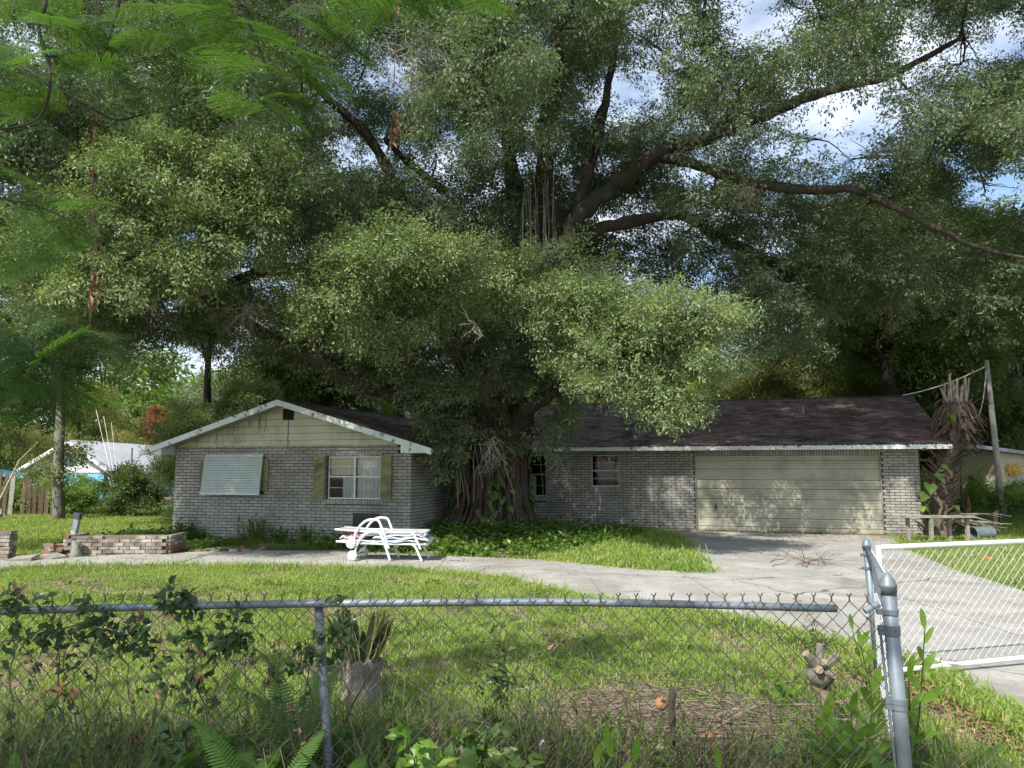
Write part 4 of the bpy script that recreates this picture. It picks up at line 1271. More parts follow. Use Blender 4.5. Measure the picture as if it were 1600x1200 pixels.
# ------------------------------------------------------------------ trees beyond
def bg_tree(name, label, x, y, h, cr, tr, src, n, bark='bark', cz=None, lean=(0, 0), group=None, low=.35, tall=1.0, moss=0, seed=0, scl=1.0, parts=True):
    t = thing(name, label, 'tree', (x, y, 0), 0, group)
    r = np.random.default_rng(100 + seed)
    topz = h * .8
    pts = spline([(0, 0, -.1), (lean[0] * .3 + r.normal(0, .1), lean[1] * .3, h * .3), (lean[0] * .6, lean[1] * .6 + r.normal(0, .2), h * .55), (lean[0], lean[1], topz)], 5)
    MB().tube(pts, np.linspace(tr, tr * .2, len(pts)) * (1 + .5 * np.exp(-np.linspace(0, 12, len(pts)))), 10).build('trunk', bark, t, smooth=True)
    nc = max(5, int(9 * (cr / 3) ** 1.5))
    P, R_ = [], []
    bb = MB()
    for i in range(nc):
        a = r.uniform(0, 2 * PI); q = math.sqrt(r.random())
        zf = r.uniform(low, 1)
        ww = math.sin(min(1, (zf - low) / (1 - low) * .85 + .22) * PI) ** .6
        c = np.array([lean[0] * zf + math.cos(a) * cr * q * ww, lean[1] * zf + math.sin(a) * cr * q * ww, h * zf * .95])
        rad = cr * r.uniform(.28, .46)
        p, ro, sc = clump_points(c, (rad, rad, rad * .7 * tall), int(n / nc), r_=r)
        P.append(p); R_.append(ro)
        j = min(len(pts) - 1, int(np.argmin(np.abs(pts[:, 2] - c[2] * .75))))
        bb.tube(wiggle(pts[j], c, 6, .1, seed=seed * 50 + i), np.linspace(tr * .35, .03, 6), 5, False)
    bb.build('branches', bark, t, smooth=True, kind='stuff')
    P = np.concatenate(P); R_ = np.concatenate(R_)
    k_ = P[:, 2] > .1
    scatter('crown', P[k_], R_[k_], r.uniform(.7, 1.3, k_.sum()) * scl, src, t)
    if moss:
        for i in range(moss):
            a = r.uniform(0, 2 * PI); q = r.uniform(.3, .9) * cr
            c = np.array([x + math.cos(a) * q, y + math.sin(a) * q, h * r.uniform(.35, .7)])
            dead_spray(t, np.array([x, y, 0.]), c, 22, r.uniform(.9, 1.8), 'moss_hang', 2.2, .6, .018, seed=seed * 31 + i, nm='hanging_moss', sub=False)
    return t

BGL = [
 ('oak_tree', 'dark spreading oak behind the white neighbour house at the left edge', -24.5, 34, 13, 4.2, .35, BG, 3600, 'bark', dict(low=.36)),
 ('bushy_tree', 'dense dark green tree with low skirts left of the brick gable', -10.4, 26.5, 9.6, 2.0, .22, OAKL, 6500, 'bark', dict(low=.05)),
 ('bushy_tree', 'dark tree rising behind the left slope of the gable roof', -9.3, 32, 9.5, 2.8, .25, BG, 4200, 'bark', dict(low=.2)),
 ('grey_green_tree', 'pale grey-green bushy tree above the gable peak', -9.6, 33.5, 7.3, 2.1, .2, BGG, 2600, 'bark_grey', dict(low=.3)),
 ('forest_tree', 'slim grey-trunked tree behind the ridge just right of the gable peak', -6.6, 38, 14, 3.4, .20, BG, 3000, 'bark_grey', dict(low=.45)),
 ('shrubby_tree', 'bright lime green young tree beyond the roof between gable and great trunk', -6.0, 45, 7.5, 3.2, .15, BGB, 2600, 'bark', dict(low=.25)),
 ('forest_tree', 'thick mossy trunked tree behind the roof left of the great trunk', -4.4, 33, 13, 3.8, .42, BG, 3200, 'bark_grey', dict(low=.5, moss=2)),
 ('forest_tree', 'dark tree behind the chimney and the great trunk', 1.5, 38, 15, 4.6, .35, BG, 4200, 'bark', dict(low=.3)),
 ('shrubby_tree', 'bright green bushy tree beyond the ridge right of the chimney', 11.5, 52, 9.5, 3.8, .2, BGB, 3200, 'bark', dict(low=.2)),
 ('moss_draped_tree', 'yellow-green tree hung with moss above the middle of the long roof', 13.6, 40, 9.0, 3.0, .18, BGY, 3200, 'bark', dict(low=.35, moss=6)),
 ('forked_tree', 'mossy tree with forked thick trunk rising above the garage ridge', 16.8, 39.5, 11, 3.6, .38, BGY, 2600, 'bark_grey', dict(low=.5, moss=6)),
 ('shrubby_tree', 'yellowish bushy tree low behind the garage ridge', 21, 50, 8.0, 3.4, .2, BGB, 2800, 'bark', dict(low=.2)),
 ('oak_tree', 'wide dark oak standing behind the garage with boughs over its roof', 15.5, 31, 12.5, 5.6, .45, BG, 4200, 'bark', dict(low=.60, lean=(-.8, -1))),
 ('oak_tree', 'broad green oak behind the utility pole', 22.5, 36, 13.5, 6.0, .5, BG, 5600, 'bark', dict(low=.22, lean=(-1, 0))),
 ('leaning_tree', 'dark tree with bare leaning trunk between dead palm and utility pole', 20.5, 33, 9.5, 3.2, .28, BG, 3000, 'bark_grey', dict(low=.45, lean=(-1.6, 0), moss=2)),
 ('forest_tree', 'tall dark tree behind the cream shed at the right edge', 29, 42, 13, 5.2, .4, BG, 4600, 'bark', dict(low=.12)),
 ('forest_tree', 'far green tree seen between garage ridge and forked tree', 8, 60, 15, 6.5, .4, BG, 4200, 'bark', dict(low=.15)),
 ('forest_tree', 'far tree behind the grey-green tree over the gable', -14, 55, 15, 6.0, .4, BG, 4200, 'bark', dict(low=.12)),
 ('yellow_tree', 'yellow-green feathery tree left of the white neighbour house roof', -31, 55, 7.8, 3.6, .25, BGY, 3000, 'bark', dict(low=.25)),
 ('red_leaved_tree', 'small tree with rust-red foliage beyond the neighbour house roof', -26.5, 58, 6.2, 1.5, .15, BGR, 650, 'bark', dict(low=.45)),
 ('pale_tree', 'hazy pale green tree far behind the red-leaved tree', -33, 85, 12, 6.0, .3, BGG, 3000, 'bark', dict(low=.15)),
 ('forest_tree', 'dark tree behind the wooden fence at the far left', -35, 46, 11, 4.0, .3, BG, 3200, 'bark', dict(low=.2)),
]
for i, (nm, lb, x, y, h, cr, tr, src, n, bk, kw) in enumerate(BGL):
    bg_tree(nm, lb, x, y, h, cr, tr, src, n, bk, seed=i, group=None, **kw)
# visible pale fork of the mossy tree
ft = bpy.data.objects['forked_tree']
P = spline([W(1305, 620, 39.5), W(1330, 590, 39.3), W(1370, 560, 39), W(1420, 530, 38.6)], 4) - np.array(ft.location)
MB().tube(P, np.linspace(.30, .14, len(P)), 8).build('limb', 'moss_hang', ft, smooth=True)
# far-off wood that reads as one mass
fp, fr = [], []
for i in range(150):
    an = rng.uniform(-1.15, 1.15); d = rng.uniform(75, 105)
    c = np.array([math.sin(an) * d, math.cos(an) * d, rng.uniform(1.5, 11)])
    if abs(an + .30) < .05 and c[2] > 7: continue
    p, ro, _ = clump_points(c, (5, 5, 3.4), 110, subs=8)
    fp.append(p); fr.append(ro)
fp = np.concatenate(fp); fr = np.concatenate(fr)
scatter('distant_woods', fp, fr, rng.uniform(3.0, 4.8, len(fp)), BG + BGB)
bpy.data.objects['distant_woods']['kind'] = 'stuff'

# ------------------------------------------------------------------ stacked sun loungers and towels
def lounger(label, loc, rz):
    t = thing('sun_lounger', label, 'sun lounger', loc, rz, 'stacked white plastic sun loungers')
    for sy in (-.27, .27):
        m = MB(); m.tube([(0.02, sy, .355), (.5, sy, .325), (.9, sy, .315), (1.75, sy, .315)], .019, 8); m.build('side_rail', 'white_plastic', t, smooth=True)
        m = MB()
        arch = spline([(.40, sy * 1.12, .11), (.435, sy * 1.12, .27), (.53, sy * 1.12, .43), (.66, sy * 1.12, .53), (.80, sy * 1.12, .545), (.89, sy * 1.12, .52), (.95, sy * 1.12, .40), (1.04, sy * 1.12, .17), (1.10, sy * 1.12, 0)], 5)
        m.tube(arch, .025, 8); m.build('armrest_frame', 'white_plastic', t, smooth=True)
        m = MB(); m.tube(spline([(1.50, sy, .32), (1.58, sy * 1.03, .26), (1.66, sy * 1.06, .10), (1.71, sy * 1.08, 0)], 4), [.024] * 13, 6); m.build('leg', 'white_plastic', t, smooth=True)
        w_ = MB(); w_.lathe([(.02, -.02), (.088, -.018), (.098, 0), (.088, .018), (.02, .02)], (.37, sy * 1.30, .098), 22, 'y')
        wh = w_.build('wheel', 'white_plastic', t, smooth=True)
        w_ = MB(); w_.lathe([(.03, -.03), (.03, .03)], (.37, sy * 1.30, .098), 12, 'y'); w_.build('hub', 'white_paint', wh)
        for a in range(6):
            w_ = MB(); c = np.array([.37, sy * 1.30, .098]); d = np.array([math.cos(a * PI / 3), 0, math.sin(a * PI / 3)])
            w_.beam(c + d * .03 + (0, -.022 if sy < 0 else .022, 0), c + d * .088 + (0, -.022 if sy < 0 else .022, 0), .012, .012, up=(0, 1, 0)); w_.build('spoke', 'white_paint', wh)
    m = MB(); m.tube([(.37, -.36, .098), (.37, .36, .098)], .012, 6); m.build('axle', 'galvanised', t)
    m = MB(); m.tube([(1.75, -.27, .315), (1.775, 0, .315), (1.75, .27, .315)], .024, 8); m.build('foot_rail', 'white_plastic', t, smooth=True)
    x = .04
    for i in range(25):
        z = .36 - .045 * min(1, x / .5) if x < .9 else .318
        m = MB(); m.box(x, -.245, z - .006, x + .042, .245, z + .010); m.build('slat', 'white_plastic', t)
        x += .069
    return t
LX, LY, LZ = -3.35, 15.22, .04
lr = math.radians(-7)
lounger('lower white plastic sun lounger standing on the concrete under towels', (LX, LY, LZ), lr)
lounger('upper white plastic sun lounger stacked on top of towels and another lounger', (LX - .03, LY + .01, LZ + .225), lr)
def towel(label, mat, x0, x1, z, th, y0=-.30, y1=.30, seed=0):
    r = np.random.default_rng(seed)
    nx, ny_ = 28, 8
    mb = MB(); V = []
    for s_ in (0, 1):
        for i in range(nx):
            for j in range(ny_):
                u_ = i / (nx - 1)
                x = x0 + (x1 - x0) * u_; y = y0 + (y1 - y0) * j / (ny_ - 1) + .015 * math.sin(u_ * 14 + seed)
                zz_ = z + .012 * math.sin(u_ * 21 + seed * 2 + j) + .010 * math.sin(u_ * 9 + j * .8)
                edge = .3 if i in (0, nx - 1) or j in (0, ny_ - 1) else 1
                droop = -.05 * max(0, (x - 1.62) / .2) - .04 * max(0, (.12 - x) / .2)
                V.append((x, y, zz_ + droop + (th * edge / 2 if s_ else -th * edge / 2)))
    F = []
    o_ = nx * ny_
    for i in range(nx - 1):
        for j in range(ny_ - 1):
            a = i * ny_ + j
            F.append((a + o_, a + ny_ + o_, a + ny_ + 1 + o_, a + 1 + o_)); F.append((a, a + 1, a + ny_ + 1, a + ny_))
    for i in range(nx - 1):
        a = i * ny_; F.append((a, a + ny_, a + ny_ + o_, a + o_))
        a = i * ny_ + ny_ - 1; F.append((a + ny_, a, a + o_, a + ny_ + o_))
    for j in range(ny_ - 1):
        F.append((j + 1, j, j + o_, j + 1 + o_)); a = (nx - 1) * ny_ + j; F.append((a, a + 1, a + 1 + o_, a + o_))
    mb.add(V, F)
    return tag(mb.build('towel', mat, None, (LX, LY, LZ), (0, 0, lr), smooth=True), label, 'towel', 'faded towels between the loungers')
towel('pale blue faded towel sandwiched lowest between the stacked loungers', 'towel_blue', .12, 1.62, .365, .05, seed=1)
towel('pink and white towel end sticking out by the lounger wheels', 'towel_pink', .08, .55, .425, .045, -.29, .29, seed=2)
towel('teal and yellow patterned towel under the upper lounger foot end', 'towel_teal', .75, 1.83, .425, .055, seed=3)
towel('crumpled white-blue towel on top, beneath the slats of the upper lounger', 'towel_blue', .5, 1.72, .475, .035, -.28, .28, seed=4)

# ------------------------------------------------------------------ brick ruins on the left
def loose_brick(par, p, rz, mat, L=.2, D=.1, H=.062, tilt=0.0, nm='brick'):
    m = MB()
    j = lambda: rng.uniform(-.006, .006)
    v = [(sx * L / 2 + j(), sy * D / 2 + j(), sz * H + j() * .5) for sx in (-1, 1) for sy in (-1, 1) for sz in (0, 1)]
    m.add(v, [(0, 1, 3, 2), (4, 6, 7, 5), (0, 4, 5, 1), (2, 3, 7, 6), (0, 2, 6, 4), (1, 5, 7, 3)])
    return m.build(nm, mat, par, tuple(p), (tilt, rng.normal(0, .02), rz))
pl = thing('brick_planter', 'long low planter wall of pale old bricks beside the walkway', 'planter', (-8.1, 15.95, 0), math.radians(2))
for r in range(6):
    for i in range(9):
        if r == 5 and rng.random() < .5: continue
        loose_brick(pl, (-.86 + i * .215 + (.1 if r % 2 else 0), 0, r * .071), rng.normal(0, .02), 'old_brick')
    for i in range(4):
        loose_brick(pl, (1.06, .12 + i * .215, r * .071), PI / 2, 'old_brick' if r > 2 else 'red_brick')
        loose_brick(pl, (-1.0, .12 + i * .215, r * .071), PI / 2 + rng.normal(0, .05), 'red_brick' if rng.random() < .4 else 'old_brick')
m = MB(); m.box(-.95, .05, 0, 1.0, .9, .36); m.build('planter_soil', 'soil', pl)
hp = thing('brick_heap', 'tumbled heap of brown bricks at the left end of the planter wall', 'bricks', (-9.35, 15.95, 0))
for i in range(26):
    r = i // 9
    loose_brick(hp, (rng.uniform(-.22, .22), rng.uniform(-.15, .25), r * .075 + rng.uniform(0, .05)), rng.uniform(0, PI), 'red_brick' if rng.random() < .35 else 'old_brick', tilt=rng.normal(0, .12))
tag(MB().lathe([(.09, 0), (.095, .05), (.085, .15), (.09, .33)], (0, 0, 0), 14).build('concrete_stub', 'concrete', None, (-8.75, 15.72, 0)), 'short round concrete stub standing against the planter wall', 'concrete stub')
pi_ = thing('brick_pillar', 'stack of pale and brown bricks like a pillar at the left picture edge', 'brick stack', (-9.95, 15.2, 0))
for r in range(8):
    for i in range(3):
        for j in range(2):
            loose_brick(pi_, (-.28 + i * .215 + rng.normal(0, .012), -.06 + j * .11 * 1.1, r * .073), rng.normal(0, .05), 'old_brick' if rng.random() < .8 else 'red_brick')
for i, (x, y, z, rz, lb) in enumerate([(-9.35, 14.95, 0, .3, 'flat stone slab leaning at the foot of the brick pillar'), (-9.0, 15.35, .0, -.4, 'broken grey slab lying right of the brick pillar')]):
    m = MB(); m.prism([(-.25, -.12), (.2, -.16), (.28, .1), (-.1, .16)], 0, .05); tag(m.build('stone_slab', 'grey_wood', None, (x, y, z + .05), (.15, -.1 + .2 * i, rz)), lb, 'stone slab')
gb_ = thing('grey_bench', 'weathered grey wooden bench end behind the brick pillar', 'bench', (-12.55, 18.6, 0))
m = MB(); m.box(-.8, -.2, .62, .2, .3, .68); m.build('seat', 'grey_wood', gb_)
for x in (-.7, .1):
    m = MB(); m.box(x - .04, -.15, 0, x + .04, -.07, .62); m.build('leg', 'grey_wood', gb_)
m = MB(); m.box(-.8, .24, .68, .2, .29, .80); m.build('backrest', 'grey_wood', gb_)
for i in range(22):
    x, y = rng.uniform(-7.0, -5.3), rng.uniform(16.45, 17.1)
    o = loose_brick(None, (x, y, rng.uniform(-.02, .03)), rng.uniform(0, PI), 'red_brick' if rng.random() < .4 else 'old_brick', L=rng.uniform(.08, .2), tilt=rng.normal(0, .2), nm='fallen_brick')
    tag(o, 'small broken brick among those lying on the soil right of the planter wall', 'brick', 'broken bricks scattered by the walkway')
# little marker post and its cap
mp = thing('marker_post', 'leaning square grey marker post with cap in the left lawn', 'post', (-10.1, 18.0, 0))
m = MB(); m.beam((-.04, 0, -.05), (.06, 0, .62), .11, .11, up=(0, 1, 0)); m.build('post', 'white_paint', mp)
m = MB(); m.beam((.058, 0, .62), (.078, 0, .76), .14, .13, up=(0, 1, 0)); m.build('cap', 'galvanised', mp)

# ------------------------------------------------------------------ left background: poles, fence, neighbour
p0 = W(91, 806, 27); pt = thing('pine_tree', 'thin pine with straight brown trunk in front of the white neighbour house', 'tree', (p0[0], 27, 0))
a = np.array([p0[0], 27, 0.])
P = spline([W(92, 812, 27), W(91, 760, 27), W(92, 700, 27), W(95, 640, 27.2), W(97, 560, 27.4), W(95, 480, 27.6)], 4) - a; P[0, 2] = -.05
MB().tube(P, np.linspace(.21, .11, len(P)), 10).build('trunk', 'bark_grey', pt, smooth=True)
q_, r_ = [], []
for (px, py, r, n) in [(95, 480, 1.6, 700), (60, 520, 1.2, 400), (130, 520, 1.2, 400), (90, 430, 1.6, 600), (85, 708, .4, 45), (75, 735, .35, 30), (110, 700, .3, 25)]:
    p_, o_, _ = clump_points(W(px, py, 27), (r, r, r * .6), n); q_.append(p_); r_.append(o_)
q_ = np.concatenate(q_) - a; scatter('crown', q_, np.concatenate(r_), rng.uniform(.6, 1, len(q_)), BG, pt)

wf = thing('wooden_fence', 'dark weathered plank fence with gaps at the far left', 'fence', (-19.5, 29.5, 0))
for i in range(24):
    x = -3.2 + i * .23
    if i in (11, 17): continue
    h = rng.uniform(1.25, 1.65); w_ = rng.uniform(.13, .19); tl_ = rng.normal(0, .03 if rng.random() < .7 else .12)
    m = MB(); m.prism_xz([(-w_ / 2, 0), (w_ / 2, 0), (w_ / 2 + tl_, h), (tl_, h + .05), (-w_ / 2 + tl_, h)], -.012, .012)
    m.build('plank', 'brown_wood' if rng.random() < .8 else 'grey_wood', wf, (x, rng.uniform(-.03, .0), .03))
for z in (.4, 1.2):
    m = MB(); m.box(-3.3, .02, z, 2.2, .07, z + .09); m.build('rail', 'brown_wood', wf)
for x in (-3.0, -.6, 2.0):
    m = MB(); m.box(x, .075, 0, x + .1, .16, 1.5); m.build('post', 'brown_wood', wf)
lp = thing('lean_pipe', 'thin white pipe slanting from the ground left of the brick gable', 'pipe', tuple(G(187, 802)))
a = G(187, 802)
m = MB(); m.tube([(0, 0, -.1), W(165, 727, a[1]) - a], .035, 8); m.build('pipe', 'white_paint', lp)
for k_ in range(3):
    m = MB(); m.tube([np.array([.03 * k_, 0, .05]), W(150 + 12 * k_, 640 + 10 * k_, a[1] + 2) - a], .008, 4); m.build('guy_wire', 'white_wire', lp)
tag(MB().tube([W(0, 780, 24), W(30, 720, 26), W(60, 690, 28)], [.03, .02, .02], 5).build('bare_branch', 'dead_twig'), 'thin pale bare branch slanting up at the left picture edge', 'branch')

nb = thing('neighbour_house', 'white gabled house with light blue walls and pale grey roof beyond the fence', 'house', (-27.5, 44, 0))
def NP(px, py, Y=44): return W(px, py, Y) - np.array([-27.5, 44, 0])
apx = NP(113, 692); el, er = NP(22, 744), NP(174, 731)
zE = (el[2] + er[2]) / 2; zA = apx[2]
xl, xr, xm = el[0], er[0], apx[0]
xl = xm - (xr - xm) * 1.15
m = MB(); m.box(xl + .5, 0, 0, xr - .4, 9, zE - .05); m.build('wall', 'blue_paint', nb)
for i in range(7):
    z0_, z1_ = zE - .05 + (zA - zE) * i / 7, zE - .05 + (zA - zE) * (i + 1) / 7
    f0, f1 = 1 - i / 7, 1 - (i + 1) / 7
    m = MB(); m.prism_xz([(xm + (xl - xm) * f0, z0_ + .01), (xm + (xr - xm) * f0, z0_ + .01), (xm + (xr - xm) * f1, z1_), (xm + (xl - xm) * f1 - .01, z1_)], -.04, 0.0)
    m.build('siding_board', 'white_siding', nb)
m = MB()
for sg, xe in ((-1, xl - .3), (1, xr + .3)):
    v = [(xe, -.5, zE - .12), (xm, -.5, zA + .05), (xm, 9.5, zA + .05), (xe, 9.5, zE - .12)]
    v += [(x, y, z + .12) for x, y, z in v]
    m.add(v, [(3, 2, 1, 0), (4, 5, 6, 7), (0, 1, 5, 4), (1, 2, 6, 5), (2, 3, 7, 6), (3, 0, 4, 7)])
nr = m.build('roof', 'grey_roof', nb)
for sg, xe in ((-1, xl - .3), (1, xr + .3)):
    m = MB(); m.prism_xz([(xm, zA + .18), (xe, zE + .01), (xe, zE - .2), (xm, zA - .03)] if sg > 0 else [(xe, zE + .01), (xm, zA + .18), (xm, zA - .03), (xe, zE - .2)], -.56, -.51); m.build('rake_board', 'white_siding', nr)
m = MB(); m.lathe([(.30, -.03), (.34, 0), (.30, .02)], (xm + .0, -.08, zE + (zA - zE) * .42), 20, 'y'); m.build('gable_ornament', 'blue_round', nb)
m = MB(); m.box(xr - .38, 4.0, 1.0, xr - .36, 5.2, zE - .4); m.build('window', 'dark_room', nb)
m = MB(); m.box(xr - .36, 3.85, .9, xr - .33, 4.0, zE - .3); m.build('window_trim', 'white_siding', nb)
m = MB(); m.tube([(xm + 2.2, 2.5, zA - 1.1), (xm + 2.2, 2.5, zA - .2)], .05, 6); m.build('vent_pipe', 'galvanised', nr)
tag(MB().box(-1.6, -1, 1.5, 1.2, 1, 1.62, Matrix.Rotation(.12, 4, 'Y')).build('blue_awning', 'blue_paint', None, (-21.5, 33, 0)), 'light blue shed roof edge above the plank fence at the left edge', 'shed roof')
bs = bpy.data.objects['blue_awning']
for x in (-1.4, 1.0):
    MB().box(x - .04, -.04, 0, x + .04, .04, 1.5).build('post', 'brown_wood', bs)

# shrubs and bushes --------------------------------------------------
def bush(name, label, c, r, h, n, src, scl=1.0, seed=0, group=None, cat='shrub'):
    t = thing(name, label, cat, (c[0], c[1], 0), 0, group)
    rg = np.random.default_rng(500 + seed)
    P, R_ = [], []
    bb = MB()
    for i in range(max(4, int(6 * r))):
        a_ = rg.uniform(0, 2 * PI); q = math.sqrt(rg.random()) * r * .7
        cc = (math.cos(a_) * q, math.sin(a_) * q, h * rg.uniform(.25, .8))
        p, ro, sc = clump_points(cc, (r * .4, r * .4, h * .28), max(10, n // max(4, int(6 * r))), r_=rg)
        P.append(p); R_.append(ro)
        bb.tube(wiggle((cc[0] * .2, cc[1] * .2, -.05), cc, 5, .1, seed=seed * 40 + i), [.02, .016, .012, .008, .005], 4, False)
    P = np.concatenate(P); R_ = np.concatenate(R_); kk = P[:, 2] > .03
    bb.build('stems', 'twig', t, kind='stuff')
    scatter('foliage', P[kk], R_[kk], rg.uniform(.7, 1.2, kk.sum()) * scl, src, t)
    return t
BSH = [('shrub', 'leafy mid-green shrub over the fence right of the pine', (-18.8, 31.5), 1.5, 1.7, 800, BGB, .55),
       ('shrub', 'low bright-leaved shrub at the foot of the leaning white pipe', (-16.6, 30.0), 1.2, 1.6, 700, BGB, .5),
       ('shrub', 'rounded dark shrub between pipe and dense tree', (-14.2, 28.5), 1.1, 1.7, 800, BG, .55),
       ('shrub', 'tall grassy shrub in the dark behind the wooden fence gap', (-21.8, 31), 1.3, 1.4, 600, BG, .55),
       ('shrub', 'dark shrub hugging the left corner of the brick house', (-9.3, 22.6), .8, 1.2, 420, SHR, .8),
       ('shrub', 'tall weedy shrub beyond the garage corner behind the palm', (12.3, 26), 1.6, 2.4, 1000, BGB, .5),
       ('shrub', 'green undergrowth shrub in front of the cream shed wall', (18.0, 27.6), 1.7, 1.2, 900, BGB, .45),
       ('shrub', 'wide weedy thicket left of the cream shed', (15.2, 28.5), 1.8, 1.5, 1000, BGB, .45),
       ('shrub', 'dark thicket beneath the trees behind the open lean-to', (14, 36), 3.2, 3.4, 1500, BG, .8),
       ('shrub', 'shadowy thicket behind the cream shed', (21, 39), 3.2, 3.6, 1500, BG, .8),
       ('shrub', 'mixed thicket at the far right beyond the shed', (28, 36), 3.5, 4.0, 1700, BG, .8),
       ('shrub', 'sunlit thicket behind the plank fence', (-25, 36), 2.4, 1.6, 900, BGB, .8),
       ('shrub', 'thicket beneath the dark oak behind the neighbour fence', (-33, 41), 3, 3.0, 1400, BG, .8),
       ('shrub', 'deep green thicket behind the dense tree left of the house', (-12.0, 35), 2.4, 4.2, 1700, BG, .8),
       ('shrub', 'small shrub by the wall under the shuttered window', (-9.3, 21.2), .5, .5, 120, SHR, .7)]
for i, (nm, lb, c, r, h, n, src, sc_) in enumerate(BSH[:-1]):
    bush(nm, lb, c, r, h, n, src, sc_, seed=i)

# weedy plants along the gable wall
for i, (px, lb, hh) in enumerate([(400, 'taller spiky weed against the gable wall below the closed awning', .62), (437, 'dark weed clump against the wall midway between the two gable windows', .42), (480, 'fan-shaped dark weed left of the paired window sill', .45), (290, 'thin creeper weed at the left corner of the gable wall', .5), (540, 'arching strap-leaf weed by the black wall panel', .35)]):
    d = ray(px, 800); t_ = (HO @ HV - 6.45) / (d[:2] @ HV); bx, by = d[0] * t_, d[1] * t_
    w_ = thing('wall_weed', lb, 'weed', (bx, by, 0))
    for j in range(26):
        an = rng.uniform(0, 2 * PI); L = hh * rng.uniform(.5, 1.1); sp = rng.uniform(.05, .35)
        m = MB()
        b_ = np.array([rng.normal(0, .10), rng.normal(0, .04) - .05, 0])
        e = b_ + np.array([math.cos(an) * sp, -abs(math.sin(an)) * sp * .5, L])
        md_ = (b_ + e) / 2 + np.array([0, 0, L * .15]); s_ = np.array([.012, 0, 0])
        m.add([b_ - s_, b_ + s_, md_ + s_ * 1.3, md_ - s_ * 1.3, e], [(0, 1, 2, 3), (3, 2, 4)])
        if i != 4:
            for q in range(5):
                f_ = rng.uniform(.3, 1); c_ = b_ + (e - b_) * f_; leaf_quad(m, c_, rng.normal(size=3) + (0, -.4, .1), np.array([rng.normal(0, .4), -.5, 1]), .09, .04)
        m.build('shoot', 'weed_leaf' if i % 2 else 'grass_dark', w_)

# ------------------------------------------------------------------ right side: dead palm, bench, pipe, post, shed, pole
pb = np.array([11.05, 20.3, 0.])
pm = thing('dead_palm', 'dead palm trunk shaggy with old frond boots beside the garage corner', 'palm', tuple(pb))
P = spline([(0, 0, -.1), (.05, 0, .8), (.18, 0, 1.5), (.38, 0, 2.3), (.50, 0, 3.0), (.52, 0, 3.55)], 6)
rad = np.interp(P[:, 2], [0, 1, 2, 2.5, 3.0, 3.5], [.26, .20, .18, .20, .24, .2])
MB().tube(P, rad, 14).build('trunk', 'palm_boot', pm, smooth=True)
for i in range(300):
    t = (i + rng.random()) / 300; z = .05 + t * 3.4
    j = np.searchsorted(P[:, 2], z); j = min(max(j, 1), len(P) - 1)
    f = (z - P[j - 1, 2]) / (P[j, 2] - P[j - 1, 2] + 1e-9); c = P[j - 1] * (1 - f) + P[j] * f; r = np.interp(z, [0, 1, 2, 2.5, 3.0, 3.5], [.26, .20, .18, .20, .24, .2])
    a = i * 2.399 + rng.normal(0, .2)
    d = np.array([math.cos(a), math.sin(a), 0]); sd = np.array([-math.sin(a), math.cos(a), 0])
    up = rng.uniform(.35, .8) if z < 2.3 else rng.uniform(-1.2, .5)
    L = rng.uniform(.26, .42) if z < 2.3 else rng.uniform(.3, .6)
    b0 = c + d * (r - .03) - (0, 0, .05); e = b0 + (d * .55 + np.array([0, 0, up]) + sd * rng.normal(0, .35)) * L
    w0, w1 = rng.uniform(.035, .06), rng.uniform(.012, .028); th = d * .014
    MB().add([b0 - sd * w0, b0 + sd * w0, e + sd * w1, e - sd * w1, b0 - sd * w0 + th, b0 + sd * w0 + th, e + sd * w1 + th * .5, e - sd * w1 + th * .5],
             [(3, 2, 1, 0), (4, 5, 6, 7), (0, 1, 5, 4), (1, 2, 6, 5), (2, 3, 7, 6), (3, 0, 4, 7)]).build('boot', 'palm_boot', pm)
for i in range(16):
    a = rng.uniform(0, 2 * PI); c = P[-1] - (0, 0, .1)
    e = c + np.array([math.cos(a) * rng.uniform(.05, .35), math.sin(a) * .3, rng.uniform(.25, .6)])
    MB().tube([c + (math.cos(a) * .2, math.sin(a) * .2, -.1), e], [.035, .018], 5).build('stalk', 'dead_twig', pm)
for i in range(70):
    a = rng.uniform(0, 2 * PI); c = P[-1] - (0, 0, rng.uniform(.1, .5))
    b_ = c + np.array([math.cos(a) * .28, math.sin(a) * .28, 0]); e = b_ + np.array([math.cos(a) * rng.uniform(.1, .35), math.sin(a) * .3, -rng.uniform(.2, .75)])
    MB().tube(wiggle(b_, e, 4, .1, seed=2000 + i), [.014, .011, .008, .004], 3, False).build('dead_frond', 'palm_boot' if i % 3 else 'straw', pm)
m = MB()
for i in range(60):
    z = rng.uniform(.2, 2.9); j = int(np.argmin(abs(P[:, 2] - z))); a = rng.uniform(PI, 2 * PI)
    c = P[j] + np.array([math.cos(a) * rad[j], math.sin(a) * rad[j], 0]); m.tube([c, c + (rng.normal(0, .1), -.05, -rng.uniform(.1, .5))], .004, 3, False)
m.build('fibre', 'straw', pm, kind='stuff')
pm.scale = (1.3, 1.2, 1.05)
